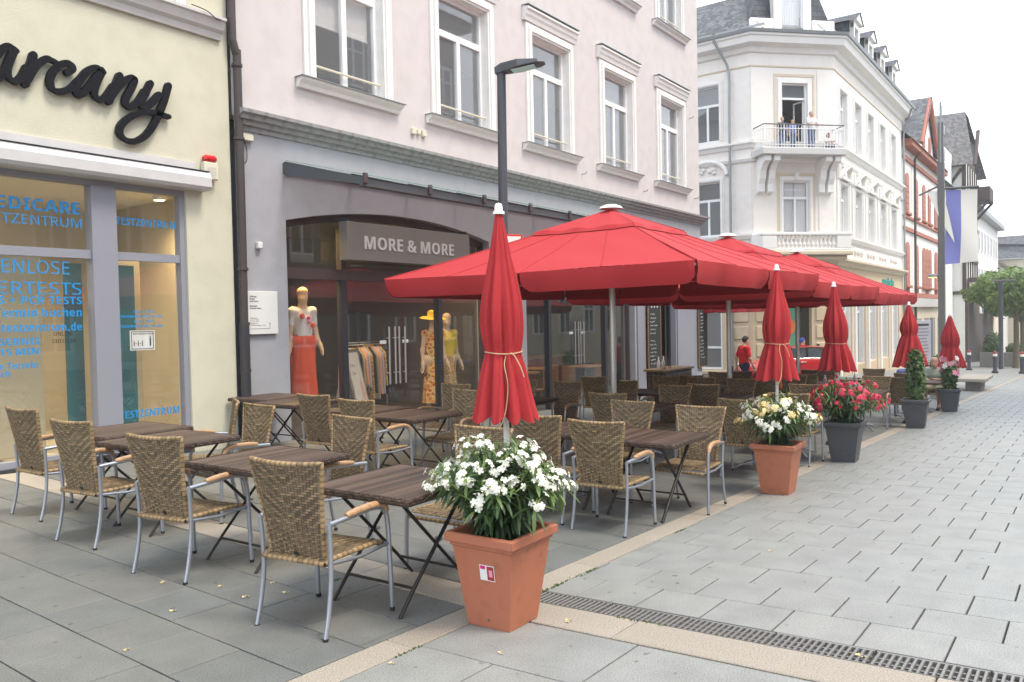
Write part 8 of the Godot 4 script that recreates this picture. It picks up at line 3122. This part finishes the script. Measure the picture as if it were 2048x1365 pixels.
func seated() -> Dictionary:
	var J := standing()
	J.merge({"head": Vector3(0.12, 1.18, 0), "neck": Vector3(0.05, 1.03, 0), "chest": Vector3(0.02, 0.87, 0), "pelvis": Vector3(-0.05, 0.54, 0), "shl": Vector3(0.03, 0.96, -0.19), "shr": Vector3(0.03, 0.96, 0.19), "ell": Vector3(0.16, 0.75, -0.26), "elr": Vector3(0.16, 0.75, 0.26), "wrl": Vector3(0.40, 0.77, -0.12), "wrr": Vector3(0.40, 0.77, 0.12), "hipl": Vector3(-0.03, 0.52, -0.09), "hipr": Vector3(-0.03, 0.52, 0.09), "knl": Vector3(0.36, 0.54, -0.14), "knr": Vector3(0.36, 0.54, 0.14), "anl": Vector3(0.34, 0.1, -0.15), "anr": Vector3(0.34, 0.1, 0.15), "toel": Vector3(0.5, 0.045, -0.16), "toer": Vector3(0.5, 0.045, 0.16)}, true)
	return J

func build_people() -> void:
	# man in red walking to the right behind the terrace
	var J := standing()
	J.merge({"ell": Vector3(-0.12, 1.13, -0.26), "wrl": Vector3(-0.10, 0.88, -0.27), "elr": Vector3(0.04, 1.12, 0.26), "wrr": Vector3(0.16, 0.9, 0.24), "knl": Vector3(0.14, 0.52, -0.10), "anl": Vector3(0.16, 0.09, -0.10), "toel": Vector3(0.33, 0.06, -0.1), "knr": Vector3(-0.05, 0.5, 0.10), "anr": Vector3(-0.28, 0.12, 0.1), "toer": Vector3(-0.14, 0.04, 0.11), "head": Vector3(0.07, 1.62, 0), "look": Vector3(1, -0.15, 0.1)}, true)
	figure("person", "walking person in red T-shirt and dark trousers beyond the parasols", at(22.5, -8.1), -0.75, J, {"shirt": M.cloth_red, "trousers": M.cloth_navy, "hair": M.hair_dark, "sleeve": 0.7})
	figure("person", "person in blue cap and red top behind the red car", at(35.9, -10.3), -0.8, standing(), {"shirt": M.cloth_red, "trousers": M.cloth_navy, "hair": M.cap_blue})
	# seated guests
	figure("person", "seated bald person in sage green shirt and khaki shorts", at(22.4, -3.17), PI - 0.1, seated(), {"shirt": M.cloth_sage, "trousers": M.cloth_khaki, "leg": 0.3, "sleeve": 0.7})
	figure("person", "seated person in pale blue shirt with back to the viewer", at(20.3, -3.42), 0.05, seated(), {"shirt": M.cloth_blue, "trousers": M.cloth_navy, "hair": M.hair_grey})
	# people on the balcony
	var fc := T(Vector3(36.9, 9.2, -12.85), atan2(-2.95, 3.05))
	var fo := fc.basis.get_euler().y - PI / 2
	var JB := standing()
	JB.merge({"elr": Vector3(0.14, 1.14, 0.27), "wrr": Vector3(0.33, 1.08, 0.14), "ell": Vector3(0.14, 1.14, -0.27), "wrl": Vector3(0.33, 1.08, -0.14)}, true)
	figure("person", "grey haired person in white shirt and jeans on the balcony", fc * Vector3(2.75, 0, 0.55), fo + 0.2, JB, {"shirt": M.cloth_white, "trousers": M.cloth_jeans, "hair": M.hair_grey, "cell": 0.03})
	figure("person", "person in dark top at left of the balcony", fc * Vector3(1.35, 0, 0.45), fo - 0.2, standing(), {"shirt": M.cloth_navy, "trousers": M.cloth_jeans, "hair": M.hair_blond, "cell": 0.03}, 0.85)
	figure("person", "smaller person in pale blue on the balcony before the open door", fc * Vector3(1.75, 0, 0.65), fo, standing(), {"shirt": M.cloth_blue, "trousers": M.cloth_jeans, "hair": M.hair_blond, "cell": 0.03}, 0.75)
	figure("person", "small dark haired person sitting at balcony's right end", fc * Vector3(3.6, -0.25, 0.45), fo + 0.3, seated(), {"shirt": M.cloth_white, "trousers": M.cloth_navy, "hair": M.hair_dark, "long_hair": true, "cell": 0.03}, 0.8)

# ---------------------------------------------------------------- things in the shop windows
func garment_rail(pos: Vector3, n: int, turn: float, label: String, mats: Array, long := 0.9) -> void:
	var o := thing("clothes_rail", label, "clothes rail", pos, turn, "clothes rails in the fashion shop")
	var w := n * 0.085
	var f := MB.new()
	f.tube([Vector3(-w / 2 - 0.1, 0.0, 0), Vector3(-w / 2 - 0.1, 1.45, 0), Vector3(w / 2 + 0.1, 1.45, 0), Vector3(w / 2 + 0.1, 0.0, 0)], 0.014, 6)
	mi("rail_frame", f, M.alu_bare, o)
	for k in n:
		var gm := MB.new()
		var l := long * rr(0.75, 1.1)
		var ph := rr(0, 6)
		gm.grid(10, 6, func(u: float, v: float) -> Vector3:
			var a := -u * TAU
			var wd := lerpf(0.22, 0.17, v) if v < 0.85 else lerpf(0.17, 0.05, (v - 0.85) / 0.15)
			return Vector3(cos(a) * 0.03 * (1.0 + 0.4 * sin(a * 3.0 + ph)), 1.4 - l + l * v, sin(a) * wd))
		mi("garment", gm, mats[k % mats.size()], o, T(Vector3(-w / 2 + (k + 0.5) * 0.085, 0, 0)))

func build_shop_contents() -> void:
	var fy := -0.28
	# raised display floor
	var pf := MB.new()
	pf.bbox(Vector3(12.2, fy + 0.03, ZF - 0.85), Vector3(1.2, 0.05, 0.8), 0.01)
	tag(mi("display_platform", pf, M.room_floor, self), "low wooden platform under the dressed pair of mannequins", "platform")
	var pf2 := MB.new()
	pf2.bbox(Vector3(8.55, fy + 0.28, ZF - 0.75), Vector3(1.1, 0.55, 0.8), 0.01)
	tag(mi("display_platform", pf2, M.room_floor, self), "wooden plinth under the mannequin in orange red trousers", "platform")
	var J := standing()
	J.merge({"look": Vector3(1, 0, 0.3), "shl": Vector3(0, 1.40, -0.155), "shr": Vector3(0, 1.40, 0.155), "ell": Vector3(-0.03, 1.1, -0.20), "elr": Vector3(-0.02, 1.1, 0.20), "wrl": Vector3(0.06, 0.86, -0.25), "wrr": Vector3(0.04, 0.86, 0.23)}, true)
	var by := fy + 0.31
	var face := -PI / 2 - 0.35
	var m1 := figure("mannequin", "mannequin in white printed T-shirt and orange red trousers", Vector3(8.70, by + 0.27, ZF - 0.72), face, J, {"skin": M.mannequin, "shirt": M.cloth_white, "trousers": M.cloth_orange, "faceless": true, "shoes": false, "cell": 0.022, "slim": 0.8}, 1.08)
	var wl := MB.new()
	wl.grid(28, 8, func(u: float, v: float) -> Vector3:
		var a := -u * TAU
		var r := lerpf(0.22, 0.15, v) + 0.012 * (1.0 - v) * sin(a * 6.0)
		return Vector3(cos(a) * r * 0.75, lerpf(0.06, 1.04, v), sin(a) * r))
	mi("wide_trousers", wl, M.cloth_orange, m1)
	for q in [[0.15, 1.32, 0.06, 0.045, M.cloth_orange], [0.15, 1.24, -0.05, 0.035, M.petal_pink], [0.155, 1.18, -0.10, 0.04, M.cloth_orange], [0.15, 1.29, -0.04, 0.03, M.magenta]]:
		var d := MB.new()
		d.ball(Vector3(q[0], q[1], q[2]), Vector3(0.012, q[3], q[3]), 10, 6)
		mi("printed_dot", d, q[4], m1)
	var m2 := figure("mannequin", "mannequin in floral dress and wide yellow hat", Vector3(11.93, by - 0.25, ZF - 0.72), face, J, {"skin": M.mannequin, "shirt": M.floral, "skirt": M.floral, "sleeve": 0.05, "hem": 0.18, "faceless": true, "shoes": false, "cell": 0.022, "slim": 0.8}, 1.13)
	var hat := MB.new()
	hat.lathe([Vector2(0.24, -0.02), Vector2(0.2, 0.0), Vector2(0.105, 0.01), Vector2(0.1, 0.1), Vector2(0.06, 0.12), Vector2(0.0, 0.125)], 20)
	mi("sun_hat", hat, M.cloth_yellow, m2, Transform3D(Basis(Vector3(0, 0, 1), -0.12), Vector3(0.02, 1.68, 0)))
	figure("mannequin", "mannequin in yellow cardigan behind the dark post", Vector3(12.5, by - 0.25, ZF - 0.85), face, J, {"skin": M.mannequin, "shirt": M.cloth_yellow, "skirt": M.floral2, "sleeve": 0.9, "hem": 0.2, "faceless": true, "shoes": false, "cell": 0.022, "slim": 0.8}, 1.12)
	# folding advertising board
	var af := thing("advertising_board", "cream A-frame advertising board behind the fashion shop pane", "sandwich board", Vector3(9.75, fy + 0.02, ZF - 0.72), 0.55)
	for s in [-1.0, 1.0]:
		var b := part("leaf", af, Transform3D(Basis(Vector3(1, 0, 0), s * -0.2), Vector3(0, 0, s * 0.27)))
		var bm := MB.new()
		bm.bx(-0.36, 0.36, 0.02, 1.38, -0.008, 0.008)
		mi("poster", bm, M.room_white, b)
		var fr := MB.new()
		bars(fr, -0.4, 0.4, 0.0, 1.42, 0.04, 0.03, 0.0)
		mi("frame", fr, M.alu_bare, b)
		if s > 0:
			var fg := MB.new()
			fg.prism(PackedVector2Array([Vector2(0.05, 0.1), Vector2(0.3, 0.1), Vector2(0.28, 0.6), Vector2(0.2, 0.95), Vector2(0.12, 0.75), Vector2(0.1, 0.4)]), 0.009, 0.011)
			mi("printed_figure", fg, M.cloth_pink, b)
			lettering("L'eau", M.grey_text, b, Vector3(-0.26, 1.1, 0.0095), 0.07, 1.0, false, 400, 0.001, true, true)
			lettering("L'Eau", M.grey_text, b, Vector3(-0.24, 0.96, 0.0095), 0.06, 1.0, false, 400, 0.001, true, true)
	var dark := [M.cloth_navy, M.frame_brown, M.room_red, M.timber, M.cloth_khaki, M.cloth_yellow, M.cloth_pink, M.floral2]
	garment_rail(Vector3(10.9, fy, ZF - 1.6), 14, 0.15, "rail of mixed blouses behind the glass doors", [M.cloth_pink, M.info_board, M.floral2, M.cloth_navy, M.cloth_khaki], 0.95)
	garment_rail(Vector3(9.6, fy, ZF - 2.6), 16, 0.0, "rail of dark clothes deep in the fashion shop", dark, 0.9)
	garment_rail(Vector3(8.3, fy, ZF - 1.9), 10, 0.2, "rail of pastel clothes behind the first mannequin", [M.cloth_pink, M.info_board, M.cloth_khaki, M.frame_brown], 0.85)
	garment_rail(Vector3(12.3, fy, ZF - 3.0), 12, 0.0, "rail of dark clothes at right rear of the fashion shop", dark, 0.9)
	# cafe inside
	for q in [[15.6, -1.3, "inside cafe table nearest the window"], [17.2, -1.9, "inside cafe table further back"], [18.6, -1.2, "inside cafe table at the right"]]:
		var t := thing("cafe_table", q[2], "table", Vector3(q[0], -0.65, ZF + q[1]), 0.0, "tables inside the cafe")
		var a := MB.new()
		a.bbox(Vector3(0, 0.95, 0), Vector3(0.9, 0.05, 0.7), 0.01)
		mi("tabletop", a, M.wood_board, t)
		var l := MB.new()
		l.tube([Vector3(0, 0, 0), Vector3(0, 0.93, 0)], 0.04, 8)
		mi("column", l, M.frame_dark, t)
		for s in [-0.65, 0.65]:
			var st := MB.new()
			st.bbox(Vector3(s, 0.5, 0), Vector3(0.4, 0.05, 0.4), 0.02)
			for e in [[-1, -1], [1, -1], [1, 1], [-1, 1]]:
				st.tube([Vector3(s + e[0] * 0.16, 0, e[1] * 0.16), Vector3(s + e[0] * 0.16, 0.5, e[1] * 0.16)], 0.016, 5)
			st.bbox(Vector3(s + signf(s) * 0.19, 0.75, 0), Vector3(0.04, 0.5, 0.4), 0.01)
			tag(mi("cafe_chair", st, M.wood_board, self, t.transform), ("left" if s < 0 else "right") + " wooden chair at the " + q[2], "chair", "wooden chairs inside the cafe")
	var cn := thing("bar_counter", "red fronted bar counter inside the cafe", "bar counter", Vector3(17.5, -0.65, ZF - 3.4))
	var c1 := MB.new()
	c1.bbox(Vector3(0, 0.55, 0), Vector3(6.0, 1.1, 0.6), 0.02)
	mi("front", c1, M.room_red, cn)
	var c2 := MB.new()
	c2.bbox(Vector3(0, 1.13, 0), Vector3(6.2, 0.06, 0.8), 0.01)
	mi("top", c2, M.wood_board, cn)

func _ready() -> void:
	rng.seed = 4711
	# camera
	var cam := Camera3D.new()
	cam.name = "camera"
	add_child(cam)
	cam.fov = 46.28
	cam.near = 0.05
	cam.far = 2000.0
	cam.position = Vector3(0, 1.6, 0)
	cam.rotation = Vector3(-0.026879, -0.94211, -0.020594)
	cam.current = true
	# bright overcast sky
	var env := Environment.new()
	var sky := Sky.new()
	var sm := ProceduralSkyMaterial.new()
	sm.sky_top_color = Color(0.88, 0.92, 0.97)
	sm.sky_horizon_color = Color(0.97, 0.98, 1.0)
	sm.sky_curve = 0.25
	sm.ground_bottom_color = Color(0.45, 0.45, 0.45)
	sm.ground_horizon_color = Color(0.8, 0.8, 0.8)
	sm.sky_energy_multiplier = 1.0
	sm.sun_angle_max = 1.0
	sky.sky_material = sm
	env.background_mode = Environment.BG_SKY
	env.sky = sky
	env.background_energy_multiplier = 1.0
	env.tonemap_mode = Environment.TONE_MAPPER_LINEAR
	env.tonemap_exposure = 2.55
	env.fog_enabled = true
	env.fog_density = 0.0014
	env.fog_light_color = Color(0.93, 0.95, 0.97)
	env.sdfgi_enabled = true
	env.ssao_enabled = true
	env.ssil_enabled = true
	var we := WorldEnvironment.new()
	we.environment = env
	add_child(we)
	var sun := DirectionalLight3D.new()
	sun.name = "sun"
	sun.light_energy = 0.45
	sun.light_color = Color(1.0, 0.96, 0.9)
	sun.light_angular_distance = 18.0
	sun.shadow_enabled = true
	add_child(sun)
	sun.rotation = Vector3(deg_to_rad(-60), deg_to_rad(8), 0)
	make_materials()
	build_ground()
	build_furniture()
	build_parasols()
	build_cream()
	build_pink()
	build_corner()
	build_far()
	build_opposite()
	build_street_things()
	build_plants()
	build_people()
	build_shop_contents()
